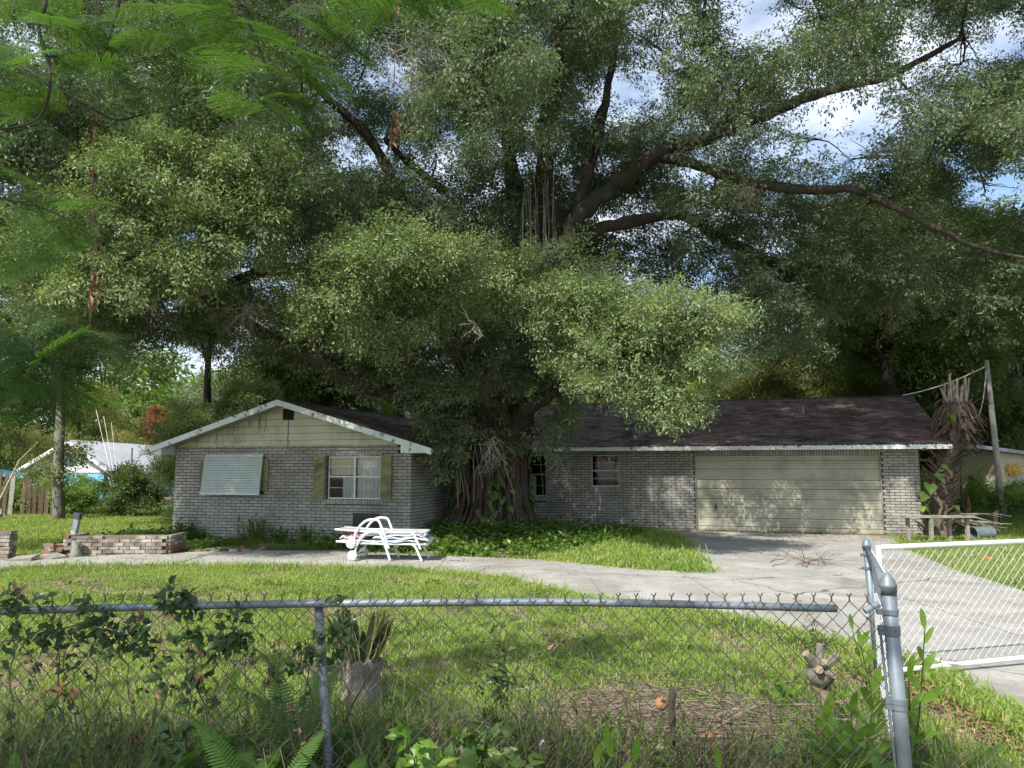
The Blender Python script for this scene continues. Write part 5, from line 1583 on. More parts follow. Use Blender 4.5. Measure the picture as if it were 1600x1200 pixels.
# arum climbing the palm
ar = thing('arum_plant', 'large glossy arum leaves between the garage corner and the dead palm', 'plant', (10.7, 20.0, 0))
for i, (px, py, s_, tiltx) in enumerate([(1452, 757, .34, 0), (1462, 742, .30, .5), (1447, 772, .30, -.4), (1470, 728, .26, .7), (1440, 790, .22, 0), (1485, 648, .24, .2), (1455, 806, .25, .4), (1492, 790, .18, .3)]):
    p = W(px, py, 19.8) - np.array([10.7, 20.0, 0])
    m = MB(); heart(m, p, (tiltx - .2, -.5, -.45), (.1, -.5, .8), s_); lf = m.build('leaf', 'ginger_leaf' if i in (5, 4) else 'weed_leaf', ar)
    m = MB(); m.tube(wiggle((.1, .1, 0) if i != 5 else (.75, .2, 2.6), p, 6, .08, seed=60 + i), [.012] * 6, 4, False); m.build('stalk', 'weed_leaf', lf)
fr = thing('fallen_palm_frond', 'dry fallen palm frond with grey ribs lying at the palm foot', 'palm frond', (11.9, 20.0, 0))
for i in range(22):
    a = rng.uniform(-.5, .7); b_ = np.array([-.5 + rng.normal(0, .1), 0, .55 + rng.normal(0, .06)]); e = b_ + np.array([rng.uniform(.7, 1.35), rng.uniform(-.4, .3), -rng.uniform(.05, .45)])
    MB().tube(wiggle(b_, e, 4, .05, seed=3000 + i), [.014, .012, .009, .005], 4, False).build('rib', 'dead_twig' if i % 3 else 'palm_boot', fr)

bn = thing('plank_bench', 'long weathered plank table on four posts in front of the garage pier', 'bench', (10.15, 18.9, 0), math.radians(3))
zt_ = W(1440, 806, 18.9)[2]
for k_, y in enumerate((-.15, .02, .19)):
    m = MB(); m.box(-.72, y - .08, zt_ - .035, .98 - .06 * k_, y + .08, zt_ + rng.uniform(-.004, .004)); m.build('plank', 'grey_wood', bn)
for x, y, zz_ in ((-.57, 0, 0), (-.12, -.18, 0), (.55, .15, 0), (.87, -.05, 0)):
    m = MB(); m.beam((x, y, 0), (x + rng.normal(0, .01), y, zt_ - .036), .075, .075, up=(0, 1, 0)); m.build('leg', 'grey_wood', bn)
dp = thing('drain_pipe', 'short ribbed grey drain pipe lying on its side by the palm', 'pipe', (11.75, 19.55, .17), math.radians(-72))
prof = []
for i in range(15): prof += [(.165, -.3 + i * .043), (.152, -.3 + i * .043 + .0215)]
m = MB(); k_ = 20; ang = np.arange(k_) * 2 * PI / k_; V = []; F = []
for r, z in prof + [(r - .012, z) for r, z in prof[::-1]]:
    V += [(r * math.cos(t), z, r * math.sin(t)) for t in ang]
n_ = len(prof) * 2
for i in range(n_):
    i2 = (i + 1) % n_
    for j in range(k_): F.append((i * k_ + j, i * k_ + (j + 1) % k_, i2 * k_ + (j + 1) % k_, i2 * k_ + j))
m.add(V, F); m.build('pipe_wall', 'galvanised', dp, smooth=True)
wp = thing('wooden_post', 'short brown wooden post with black box fixed near its top', 'post', tuple(G(1557, 838)))
m = MB(); m.tube([(0, 0, -.1), (-.01, 0, .3), (.03, 0, .62), (.10, 0, .70)], [.075, .065, .06, .02], 7); m.build('stake', 'brown_wood', wp)
m = MB(); m.box(.09, -.06, .38, .16, .04, .62); m.build('box', 'black_plastic', wp)
st = thing('dead_stump', 'thin rusty brown dead stump between palm and shed', 'stump', tuple(G(1512, 826)))
m = MB(); m.tube([(0, 0, -.1), (.02, 0, .4), (.08, 0, .75), (.07, 0, .95)], [.13, .08, .06, .02], 7); m.build('trunk', 'rust', st)
m = MB(); m.tube([(.02, 0, .35), (-.1, 0, .6), (-.12, 0, 1.5), (-.08, 0, 2.1)], [.05, .04, .03, .015], 6); m.build('branch', 'bark', st)

sh = thing('garden_shed', 'cream panelled shed with golden sun ornament and sloping metal roof', 'shed', (W(1557, 770, 29)[0], 29, 0))
so = np.array([W(1557, 770, 29)[0], 29, 0.])
zt2 = W(1560, 704, 29)[2]
m = MB(); m.add([(0, 0, .1), (3.4, 0, .1), (3.4, 0, zt2 - .45), (0, 0, zt2), (-.5, 2.4, .1), (2.9, 2.4, .1), (2.9, 2.4, zt2 - .45), (-.5, 2.4, zt2)],
                [(0, 1, 2, 3), (5, 4, 7, 6), (4, 0, 3, 7), (1, 5, 6, 2), (3, 2, 6, 7), (4, 5, 1, 0)]); m.build('wall', 'shed_wall', sh)
for x in (.0, 1.15, 2.3):
    m = MB(); m.box(x - .02, -.02, .1, x + .03, -.003, zt2 - .06 - x * .13); m.build('batten', 'shed_wall', sh)
m = MB(); m.box(.0, -.018, 1.62, 3.4, -.004, 1.65); m.build('seam_batten', 'shed_wall', sh)
m = MB(); m.add([(-.75, -.35, zt2 + .07), (3.7, -.35, zt2 - .50), (3.2, 2.7, zt2 - .5), (-1.3, 2.7, zt2 + .07), (-.75, -.35, zt2 + .20), (3.7, -.35, zt2 - .37), (3.2, 2.7, zt2 - .37), (-1.3, 2.7, zt2 + .20)],
                [(3, 2, 1, 0), (4, 5, 6, 7), (0, 1, 5, 4), (1, 2, 6, 5), (2, 3, 7, 6), (3, 0, 4, 7)]); m.build('roof', 'shed_roof', sh)
m = MB(); m.box(-.42, .9, .3, -.25, 1.0, 1.5); m.build('door_gap_shade', 'dark_room', sh)  # solid near-black box in place of the shade in the gap
sunm = W(1583, 734, 28.95) - so
m = MB(); m.lathe([(.17, -.02), (.18, 0), (.12, .045), (.0, .06)], (0, 0, 0), 20, 'y')
sd_ = m.build('sun_ornament', 'gold', sh, tuple(sunm + (0, -.08, 0)), (0, 0, PI))
for i in range(16):
    a = i * PI / 8; L = .36 if i % 2 else .27; L *= 1.25 if abs(math.cos(a)) > .7 else .8
    m = MB(); c_, s_ = math.cos(a), math.sin(a)
    q = [(c_ * .16 - s_ * .04, s_ * .16 + c_ * .04), (c_ * .16 + s_ * .04, s_ * .16 - c_ * .04), (c_ * L + s_ * .03, s_ * L - c_ * .03)]
    m.add([(x, -.01, z) for x, z in q] + [(x, .012, z) for x, z in q], [(0, 1, 2), (5, 4, 3), (0, 3, 4, 1), (1, 4, 5, 2), (2, 5, 3, 0)]); m.build('ray', 'gold', sd_)
for x in (-.06, .06):
    m = MB(); m.lathe([(.018, 0), (.018, .055)], (x, 0, .04), 8, 'y'); m.build('eye', 'rust', sd_)
m = MB(); m.box(-.06, .03, -.075, .06, .052, -.06); m.build('mouth', 'rust', sd_)

lt = thing('open_lean_to', 'dark open lean-to with thin flat roof behind the dead palm', 'lean-to', (W(1490, 760, 33)[0], 33, 0))
lo = np.array([W(1490, 760, 33)[0], 33, 0.]); zl_ = W(1480, 717, 33)[2]
m = MB(); m.box(-1.9, 0, zl_ - .1, 1.9, 4, zl_); m.build('roof', 'grey_wood', lt)
for x in (-1.7, -.4, 1.0, 1.8):
    m = MB(); m.box(x - .05, .1, 0, x + .05, .2, zl_ - .1); m.build('post', 'bark_grey', lt)
m = MB(); m.box(-1.9, 3.8, 0, 1.9, 3.9, zl_ - .1); m.build('back_wall', 'brown_wood', lt)
m = MB(); m.box(-1.2, 2.2, .4, .9, 2.8, 1.3); m.build('bench_box', 'concrete', lt)
m = MB(); m.box(-1.9, .05, .35, 1.9, .12, .42); m.build('rail', 'grey_wood', lt)

up_ = np.array([W(1556, 700, 27)[0], 27, 0.])
ut = thing('utility_pole', 'leaning weathered utility pole rising behind the cream shed', 'pole', tuple(up_))
m = MB(); m.tube([(.12, 0, -.1), W(1556, 700, 27) - up_, W(1541, 563, 27) - up_], [.11, .10, .08], 10); m.build('post', 'pole_wood', ut, smooth=True)
for i, (a, b, sg) in enumerate([(W(1541, 572, 27), W(1405, 619, 25.5), .03), (W(1541, 580, 27), W(1530, 648, 24), .05), (W(1530, 648, 24), W(1496, 652, 22), .04)]):
    m = MB(); n_ = 10; q = np.array([a + (b - a) * t - (0, 0, sg * np.linalg.norm(b - a) * math.sin(t * PI)) for t in np.linspace(0, 1, n_)]); m.tube(q - up_, .018, 5, False); m.build('service_wire', 'white_wire', ut)

# ------------------------------------------------------------------ grass and ground growth
def tuft_source(name, mat, n, h, spread, w, seed):
    r = np.random.default_rng(seed)
    mb = MB()
    for i in range(n):
        a = r.uniform(0, 2 * PI); b = np.array([r.normal(0, spread), r.normal(0, spread), 0])
        L = h * r.uniform(.55, 1.2); ln = r.uniform(.15, .85) * L
        s_ = np.array([-math.sin(a), math.cos(a), 0]) * w * r.uniform(.7, 1.2)
        d = np.array([math.cos(a), math.sin(a), 0])
        p1 = b + d * ln * .3 + (0, 0, L * .55); p2 = b + d * ln + (0, 0, L * (.95 - .3 * ln / L))
        mb.add([b - s_, b + s_, p1 + s_ * .8, p1 - s_ * .8, p2], [(0, 1, 2, 3), (3, 2, 4)])
    return source(mb, name, mat)
GR = [tuft_source('grass_tuft', 'grass', 13, .075, .045, .0032, 80 + i) for i in range(4)]
GRF = [tuft_source('far_grass_tuft', 'grass', 16, .10, .09, .0065, 90 + i) for i in range(3)]
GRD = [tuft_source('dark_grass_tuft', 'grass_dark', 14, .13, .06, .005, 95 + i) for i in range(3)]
WEED = [tuft_source('weed_tuft', 'grass_dark', 12, .34, .08, .0035, 100 + i) for i in range(3)]
STRAW = [tuft_source('straw_tuft', 'straw', 9, .24, .09, .002, 105 + i) for i in range(3)]
def flatleaf_source(name, mat, n, L, w, hmin, hmax, spread, seed):
    r = np.random.default_rng(seed); mb = MB()
    for i in range(n):
        b = np.array([r.normal(0, spread), r.normal(0, spread), r.uniform(hmin, hmax)])
        a = r.uniform(0, 2 * PI)
        leaf_quad(mb, b, np.array([math.cos(a), math.sin(a), r.uniform(-.5, .3)]), np.array([r.normal(0, .4), r.normal(0, .4) - .15, 1]), L * r.uniform(.7, 1.3), w * r.uniform(.8, 1.2), .18)
    return source(mb, name, mat)
COVER = [flatleaf_source('cover_leaves', 'cover_leaf', 9, .13, .085, .03, .20, .11, 110 + i) for i in range(3)]
CLOV = [flatleaf_source('clover', 'weed_leaf', 14, .035, .026, .03, .09, .06, 120 + i) for i in range(3)]
LITT = [flatleaf_source('litter', 'brown_leaf', 5, .07, .03, .006, .03, .12, 130 + i) for i in range(3)]
BROAD = [flatleaf_source('broad_weed', 'weed_leaf', 12, .10, .05, .05, .32, .09, 140 + i) for i in range(3)]

TREE_C = np.array([-.4, 19.2])
COVER_POLY = [(-3.4, 17.0), (-1.3, 15.9), (.3, 15.7), (.9, 16.0), (1.5, 16.8), (2.0, 17.8), (2.7, 19.0), (3.4, 20.6), (3.4, 21.6), (1.5, 23), (-1.4, 22), (-2.2, 19.5), (-2.5, 18.0), (-3.6, 18.2), (-4.6, 18.6), (-4.2, 17.4)]
def lumps(P, s_, seed):
    r = np.random.default_rng(seed); v = 0
    for i in range(7):
        a = r.uniform(0, 2 * PI); f = s_ * r.uniform(.6, 1.9)
        v = v + np.sin((P[:, 0] * math.cos(a) + P[:, 1] * math.sin(a)) * f + r.uniform(0, 6)) * np.cos((P[:, 0] * math.sin(a) - P[:, 1] * math.cos(a)) * f * .8 + r.uniform(0, 6))
    return v / 2.2
gr = np.random.default_rng(21)
def wedge(n, y0, y1, k_=.74, pw=1.0):
    y = y0 + (y1 - y0) * gr.random(n) ** pw
    x = (gr.random(n) * 2 - 1) * k_ * y
    return np.stack([x, y], 1)
def ground_scatter(name, P, srcs, s0, s1, tilt=.15, label=None, z=0.0):
    n = len(P)
    P3 = np.concatenate([P, (mound_h(P) + z)[:, None]], 1)
    rot = np.stack([gr.normal(0, tilt, n), gr.normal(0, tilt, n), gr.uniform(0, 2 * PI, n)], 1)
    return scatter(name, P3, rot, gr.uniform(s0, s1, n), srcs)
def off_paving(P, jitter=.05):
    Q = P + gr.normal(0, jitter, P.shape)
    return ~in_poly(Q, PAVE) & ~in_poly(P, HOUSE)

P = wedge(78000, 4.3, 14.6, .72, .85)
P = P[off_paving(P)]
P = P[(P[:, 1] < 14.6) & ~((P[:, 0] > 2.2) & (P[:, 1] > 14))]
cov = lumps(P, 1.6, 3) + .8 * lumps(P, 5, 4)
keep = (cov > -.20) | (gr.random(len(P)) < .12)
bare = (P[:, 0] > 2.85 - .25 * (P[:, 1] - 6)) & (P[:, 1] < 6.9)
keep &= ~bare | (gr.random(len(P)) < .16)
deb = (P[:, 0] > .05) & (P[:, 0] < 2.2) & (P[:, 1] < 6.0)
keep &= ~deb | (gr.random(len(P)) < .10)
P = P[keep]
ground_scatter('lawn_grass', P, GR, .75, 1.45)
P = wedge(46000, 13.5, 36, .8, .8)
P = P[off_paving(P, .06) & ~in_poly(P, COVER_POLY)]
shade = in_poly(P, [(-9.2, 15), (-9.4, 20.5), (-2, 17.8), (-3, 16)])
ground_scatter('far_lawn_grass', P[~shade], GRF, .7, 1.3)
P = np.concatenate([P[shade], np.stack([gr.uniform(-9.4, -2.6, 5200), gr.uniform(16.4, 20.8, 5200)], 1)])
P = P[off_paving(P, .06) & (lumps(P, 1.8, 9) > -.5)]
ground_scatter('shaded_grass', P, GRD, .5, 1.0)  # shade below the gable put into a darker grass colour
# tall grass spilling over the walkway corner right of the great tree
P = np.stack([gr.uniform(.6, 4.2, 9000), gr.uniform(13.0, 21, 9000)], 1)
P = P[off_paving(P, .09) & ~in_poly(P, COVER_POLY)]
ground_scatter('tall_verge_grass', P, GRF, .7, 1.5, .25)
P = np.stack([gr.uniform(11, 24, 6500), gr.uniform(20, 31, 6500)], 1)
ground_scatter('rank_grass', P, WEED, .7, 1.5, .2)
# lawn edge tufts hanging over the concrete
e0 = np.array(PAVE[1:20]); seg = gr.integers(0, len(e0) - 1, 2600); t_ = gr.random((2600, 1))
P = e0[seg] * (1 - t_) + e0[seg + 1] * t_ + gr.normal(0, .05, (2600, 2))
ground_scatter('edge_grass', P[P[:, 1] > 4.3], GR, 1.0, 1.9, .3, z=.01)
# ground cover round the tree
P = np.stack([gr.uniform(-5, 4.2, 16000), gr.uniform(14.8, 23, 16000)], 1)
P = P[in_poly(P + gr.normal(0, .12, P.shape), COVER_POLY) & off_paving(P, .05)]
P = P[lumps(P, 2.2, 5) > -.5]
P = P[((P[:, 0] + .5) ** 2 + (P[:, 1] - 19.6) ** 2 > 1.0)]
ground_scatter('ground_cover', P, COVER, .5, 1.05, .35)
P = np.stack([gr.uniform(-9.6, -6.6, 3000), gr.uniform(16.2, 20.8, 3000)], 1)
ground_scatter('vine_cover', P[off_paving(P) & (lumps(P, 1.5, 8) > -.2)], COVER, .6, 1.1, .3)
DRY = [tuft_source('dry_tuft', 'thatch', 12, .05, .06, .003, 180 + i) for i in range(3)]
P = wedge(30000, 4.3, 14.4, .72, .85); P = P[off_paving(P)]
cv = lumps(P, 1.6, 3) + .8 * lumps(P, 5, 4)
P = P[(cv < .15) & (gr.random(len(P)) < .75) & (P[:, 1] < 14.4)]
ground_scatter('dry_thatch', P, DRY, .5, 1.0, .3)
# clover and small weeds in the lawn
P = wedge(9000, 4.3, 12, .66, .7); P = P[off_paving(P, .02)]; P = P[gr.random(len(P)) < .07 + .5 * np.clip(lumps(P, 2.6, 12) - .5, 0, 1)]
ground_scatter('clover_patches', P, CLOV, .8, 1.6)
# litter
P = np.concatenate([wedge(1700, 4.3, 15, .66, .8), np.stack([3.5 - gr.exponential(.28, 1700), gr.uniform(4.6, 7.2, 1700)], 1), np.stack([gr.uniform(-7.5, -2, 900), gr.uniform(16.5, 18.5, 900)], 1), np.stack([gr.uniform(-3.4, .5, 500), gr.uniform(14.8, 16.2, 500)], 1), np.stack([gr.normal(1.1, .6, 900), gr.normal(5.2, .4, 900)], 1)])
ground_scatter('fallen_leaves', P[off_paving(P, .08)], LITT, .3, .85)
P = np.concatenate([wedge(240, 5, 20, .5), np.stack([gr.uniform(4, 9.6, 380), gr.uniform(18.6, 20.9, 380)], 1), np.stack([gr.uniform(-9, 0, 260), gr.uniform(13.8, 16.2, 260)], 1)])
ground_scatter('leaves_on_paving', P[in_poly(P, PAVE)], LITT, .25, .6, z=.04)
P = np.stack([gr.uniform(4.2, 9.8, 1500), 20.9 - gr.exponential(.22, 1500)], 1)
a_, b_ = house_local(P); ok = np.ones(len(P), bool)
P = np.stack([HO[0] + gr.uniform(-.3, 5.7, 1300) * HU[0], np.zeros(1300)], 1); t_ = (P[:, 0] - HO[0]) / HU[0]; off = .05 + gr.exponential(.16, 1300)
P = np.stack([HO[0] + t_ * HU[0] - off * HV[0], HO[1] + t_ * HU[1] - off * HV[1]], 1)
ground_scatter('apron_debris', P, LITT, .2, .55, z=.042)
# undergrowth along the fence
P = np.stack([gr.uniform(-3.6, 2.6, 11000), 2.9 + 2.0 * gr.random(11000) ** 1.2], 1)
dens = np.interp(P[:, 0], [-3.6, -1.2, -.2, .4, 1.3, 2.6], [1, 1, .8, .10, .14, .8])
P = P[gr.random(len(P)) < dens]
ground_scatter('fence_undergrowth', P, WEED + STRAW + GRD, .6, 1.45, .3)
P = np.stack([gr.uniform(-3.6, 2.0, 3000), 3.45 + 1.25 * gr.random(3000)], 1)
P = P[gr.random(len(P)) < np.interp(P[:, 0], [-3.6, -.6, .3, 1.0, 1.5, 2.0], [1, .95, .5, .03, .05, .6])]
ground_scatter('tall_fence_weeds', P, WEED + STRAW + WEED, .9, 1.9, .28)
P = np.stack([gr.uniform(-3.6, 1.9, 420), gr.uniform(3.0, 4.4, 420)], 1)
ground_scatter('fence_weeds', P, BROAD, .5, .9, .25)
P = np.stack([gr.uniform(1.4, 2.75, 420), gr.uniform(3.8, 6.8, 420)], 1)
ground_scatter('corner_weeds', P[off_paving(P, .02)], WEED + GRD + GRF, .5, 1.0, .25)
# brushwood and dead sticks behind the fence
mb = MB()
for i in range(1300):
    c = np.array([gr.normal(1.05, .6), gr.normal(5.15, .38), 0]); c[2] = abs(gr.normal(0, .09)) + .02
    a = gr.normal(0, .5); L = gr.uniform(.08, .55)
    d = np.array([math.cos(a), math.sin(a) * .6, gr.normal(0, .12)]) * L / 2
    p_, q_ = c - d, c + d; p_[2] = max(p_[2], .01); q_[2] = max(q_[2], .01)
    mb.tube(wiggle(p_, q_, 4, .05, seed=7000 + i), gr.uniform(.0018, .006), 3, False)
mb.build('brushwood', 'straw', kind='stuff')
mb = MB()
for i in range(1500):
    x = gr.uniform(-3.4, 2.2); c = np.array([x, gr.normal(3.9, .35), gr.uniform(0, .12)])
    q_ = c + np.array([gr.normal(0, .22), gr.normal(0, .15), gr.uniform(.12, .72 if x < .3 else .45)])
    mb.tube(wiggle(c, q_, 5, .16, seed=9000 + i), [.002, .002, .0018, .0014, .001], 3, False)
mb.build('dry_stems', 'straw', kind='stuff')
for i, (a, b, r, lb) in enumerate([((.35, 4.75, .05), (2.0, 5.0, .07), .045, 'rotting brown log half buried in the brushwood behind the fence'), ((.6, 5.15, .03), (1.9, 4.8, .05), .03, 'thinner rotting stick lying across the brushwood')]):
    a = np.array(a); b = np.array(b); m = MB(); m.tube(wiggle(a * 0, b - a, 8, .02, seed=40 + i), np.full(8, r) * (1 + gr.normal(0, .08, 8)), 9); tag(m.build('rotten_log', 'bark_red', None, tuple(a), smooth=True), lb, 'log')
# dry branch on the driveway
db = thing('dead_branch', 'bare twiggy dead branch lying on the driveway before the gate', 'branch', tuple(G(1285, 882, .05)))
o_ = G(1285, 882, .05)
for i in range(14):
    p_ = np.array([gr.uniform(-1, .3), gr.uniform(-.6, .6), 0]); q_ = p_ + np.array([gr.uniform(-.8, 1.0), gr.uniform(-.7, .7), gr.uniform(0, .35)])
    m = MB(); pts = wiggle(p_, q_, 6, .1, seed=300 + i); pts[:, 2] = np.maximum(pts[:, 2], .003); m.tube(pts, [.008, .007, .006, .005, .003, .002], 4, False)
    for j in range(3):
        e = pts[2 + j] + gr.normal(0, .16, 3); e[2] = max(e[2], .005); m.tube([pts[2 + j], e], [.003, .0015], 3, False)
    m.build('twig', 'straw', db)

# ------------------------------------------------------------------ chain link fence, side fence and gate
def chain_mesh(mb, a, b, z0, z1a, z1b, p=.080, r=.0023, k=5, barbs=True):
    """woven zigzag wires between ground points a and b"""
    a = np.array([a[0], a[1], 0.]); b = np.array([b[0], b[1], 0.])
    L = np.linalg.norm(b - a); d = (b - a) / L; nrm = np.array([-d[1], d[0], 0])
    n = int(L / (p / 2))
    for i in range(n):
        x0 = i * p / 2
        zt_ = z1a + (z1b - z1a) * x0 / L
        kk = int((zt_ - z0) / (p / 2))
        pts = []
        for j in range(kk + 1):
            z = zt_ - j * p / 2
            xx = x0 + (p / 2) * ((i + j) % 2)
            pts.append(a + d * xx + nrm * (.0022 if (i + j) % 2 else -.0022) + (0, 0, z))
        if barbs and (i % 2 == 1):
            pts = [pts[0] + (d * .011 + np.array([0, 0, .036])), pts[0] + np.array([0, 0, .020])] + pts
        elif barbs:
            xr = pts[0] + (0, 0, 0)
            pts = ([pts[0] + (d * -.011 + np.array([0, 0, .036])), pts[0] + np.array([0, 0, .020])] + pts) if (i % 2 == 0 and (i + 0) % 2 == 1) else pts
        mb.tube(pts, r, k, False)
    # the twisted tops of the diamonds
    if barbs:
        for i in range(0, n + 1, 2):
            x0 = (i) * p / 2
            q = a + d * (x0 + (0 if True else 0)) + (0, 0, z1a + (z1b - z1a) * x0 / L)
            t0 = q + (0, 0, .018)
            mb.tube([q, t0], r * 1.5, k, False)
            mb.tube([t0, t0 + d * .011 + (0, 0, .015)], r, k, False)
            mb.tube([t0, t0 - d * .011 + (0, 0, .015)], r, k, False)

FY = 3.6
cf = thing('chain_link_fence', 'grey chain link fence crossing the foreground in front of the lawn', 'fence', (-3.6, FY, 0))
fo_ = np.array([-3.6, FY, 0])
m = MB(); chain_mesh(m, (0, -.028), (5.30, -.05), .06, 1.185, 1.185, barbs=True); m.build('chain_link', 'wire', cf, kind='stuff')
rp = spline([W(-330, 966, FY), W(0, 955, FY), W(250, 948, FY), W(500, 943, FY), W(860, 941, FY), W(1100, 945, FY), W(1307, 951, FY)], 4) - fo_
m = MB(); m.tube(rp, .0175, 12); m.build('top_rail', 'galvanised', cf, smooth=True)
m = MB(); t0, t1 = W(498, 948, FY + .03), W(514, 1205, FY + .0); pb0 = t1 + (t1 - t0) * (t1[2] / (t0[2] - t1[2]))
m.tube([pb0 - fo_, t0 - fo_], .0205, 14); m.build('line_post', 'galvanised_dull', cf, smooth=True)
m = MB(); m.tube([t0 - fo_, t0 - fo_ + (0, -.005, .03)], [.024, .018], 10); m.tube([t0 - fo_ + (0, -.03, .01), t0 - fo_ + (0, -.03, .045)], .012, 8); m.build('post_cap', 'galvanised_dull', cf, smooth=True)
for x in (.35, 1.2, 2.0, 3.3, 4.0, 4.7):
    z = np.interp(x, rp[:, 0], rp[:, 2])
    m = MB(); an = np.linspace(0, 2 * PI, 10); m.tube([(x, math.cos(t) * .023 - .003, z + math.sin(t) * .023) for t in an], .0018, 4, False); m.build('wire_tie', 'wire', cf)

def post(par, base, top, r, nm, org, acorn=True, mat='galvanised', bands=()):
    base = np.asarray(base, float); top = np.asarray(top, float)
    m = MB(); m.tube([base - org, top - org], r, 18); o = m.build(nm, mat, par, smooth=True)
    if acorn:
        m = MB(); m.lathe([(r * 1.16, -.035), (r * 1.2, -.004), (r * 1.28, 0), (r * 1.2, .006), (r * 1.02, .022), (r * .68, .042), (r * .25, .056), (.001, .06)], tuple(top - org), 18); m.build('post_cap', 'galvanised', o, smooth=True)
    for z in bands:
        f = (z - base[2]) / (top[2] - base[2]); c = base + (top - base) * f - org
        m = MB(); m.lathe([(r * 1.02, -.012), (r * 1.13, -.011), (r * 1.13, .011), (r * 1.02, .012)], tuple(c), 18); m.box(c[0] - r * 1.9, c[1] - .008, c[2] - .011, c[0] - r * .9, c[1] + .008, c[2] + .011); m.build('clamp_band', 'galvanised_dull', o, smooth=False)
    return o
tp = W(1387, 915, 3.55); tb = W(1413, 1195, 3.55); tb = tb + (tb - tp) * (tb[2] / (tp[2] - tb[2])) * .9
so_ = np.array([tp[0], 3.55, 0])
sf_ = thing('side_fence', 'galvanised corner posts and rail of the short fence running back to the gate', 'fence', tuple(so_))
post(sf_, tb, tp, .0315, 'corner_post', so_, True, 'galvanised', [tp[2] - .02, tp[2] - .115, tp[2] - .185, tp[2] - .205, tp[2] - .50, tp[2] - .525])
fp0 = W(1354, 852, 6.6); fpb = W(1372, 1050, 6.6); fpb = fpb + (fpb - fp0) * (fpb[2] / (fp0[2] - fpb[2]))
post(sf_, fpb, fp0, .030, 'gate_post', so_, True, 'galvanised', [fp0[2] - .08, fp0[2] - .19, fp0[2] - .6])
m = MB(); m.tube([tp - so_ + (0, .02, -.03), (tp + fp0) / 2 - so_ + (0, 0, -.01), fp0 - so_ + (0, 0, -.035)], .0175, 10); m.build('top_rail', 'galvanised', sf_, smooth=True)
m = MB(); chain_mesh(m, (0.04, .0), (fp0[0] - so_[0] + .04, fp0[1] - so_[1]), 0.06, tp[2] - .02, fp0[2] - .03, r=.002, barbs=False); m.build('chain_link', 'white_wire', sf_, kind='stuff')
m = MB(); m.tube([tp - so_ + (-.045, .0, -.18), tb - so_ + (-.05, 0, .3)], .006, 6); m.build('tension_bar', 'galvanised_dull', sf_)
m = MB(); c = W(1362, 950, 5.4) - so_; m.tube([c + (-.05, 0, -.02), c + (.05, 0, .03)], .022, 10); m.build('latch_pin', 'galvanised', sf_)

g0 = np.array([3.10, 6.62, 0.]); g1 = g0 + np.array([1.64, .50, 0]) / 1.7146 * 3.35
gt = thing('chain_link_gate', 'white painted chain link gate standing open across the driveway', 'gate', tuple(g0))
gv = g1 - g0
zt0, zt1 = 1.115, 1.135; zb = .10
m = MB(); m.tube([(0, 0, zt0), gv + (0, 0, zt1)], .021, 12); m.build('top_rail', 'white_paint', gt, smooth=True)
m = MB(); m.tube([(0, 0, zb), gv + (0, 0, zb + .02)], .021, 12); m.build('bottom_rail', 'white_paint', gt, smooth=True)
for v in (np.zeros(3), gv):
    m = MB(); m.tube([v + (0, 0, zb - .02), v + (0, 0, zt0 + .02)], .021, 12); m.build('upright', 'white_paint', gt, smooth=True)
m = MB(); u_ = gv / np.linalg.norm(gv); chain_mesh(m, (u_ * .02)[:2], (gv - u_ * .02)[:2], zb + .02, zt0 - .01, zt1 - .01, p=.088, r=.0021, barbs=False); m.build('chain_link', 'white_wire', gt, kind='stuff')
for z in (.35, .95):
    m = MB(); m.tube([(-.08, -.02, z), (0, 0, z)], .026, 8); m.build('hinge', 'galvanised', gt)
m = MB(); c = u_ * .62 + np.array([0, 0, zb + .03]); m.tube([c + (-.12, -.01, .05), c, c + (.14, -.01, -.01)], .013, 6); m.build('drop_latch', 'white_paint', gt)

# ------------------------------------------------------------------ ferns and foreground plants
def frond_source(seed, L=.62, bend=.5, mat='fern_leaf'):
    r = np.random.default_rng(seed); mb = MB(); n = 46
    t = np.linspace(0, 1, n)
    X = L * (t * .75 + .1 * t * t); Z = L * (.85 * t - bend * t ** 2.4)
    Yv = L * .06 * np.sin(t * 3 + r.uniform(0, 3))
    C = np.stack([X * (.35 + bend * .9), Yv, Z], 1)
    mb.tube(C[::3], .0022, 3, False)
    for i in range(4, n):
        d = C[i] - C[i - 1]; d /= np.linalg.norm(d)
        sd = np.cross(d, [0, 0, 1.]); sd /= np.linalg.norm(sd) + 1e-9
        up = np.cross(sd, d)
        ln = L * .092 * math.sin(min(1, t[i] * 1.12 + .12) * PI) ** .7 * r.uniform(.9, 1.05)
        for s_ in (-1, 1):
            e = sd * s_ * ln + d * ln * .28 - up * ln * .12
            w_ = d * L * .0078
            b = C[i]
            mb.add([b - w_, b + w_, b + e * .75 + w_ * .8, b + e, b + e * .75 - w_ * .7], [(0, 1, 2, 3, 4)] if s_ > 0 else [(4, 3, 2, 1, 0)])
    return source(mb, 'frond', mat)
FRD = [frond_source(1, .62, .45), frond_source(2, .70, .62), frond_source(3, .55, .25), frond_source(4, .8, .35)]
def fern(label, x, y, z, n, sc=1.0, seed=0, spread=1.0):
    t = thing('sword_fern', label, 'fern', (x, y, z))
    r = np.random.default_rng(600 + seed)
    a0 = r.uniform(0, 6)
    for i in range(n):
        share(FRD[r.integers(0, 4)], 'frond', t, (r.normal(0, .03), r.normal(0, .03), 0), (r.normal(0, .15), r.normal(0, .22) * spread, a0 + i * 2 * PI / n + r.normal(0, .35)), (sc * r.uniform(.75, 1.1),) * 3)
    return t
def at_fence(px, py, Y, drop): 
    p = W(px, py, Y); return p[0], p[1], max(0, p[2] - drop)
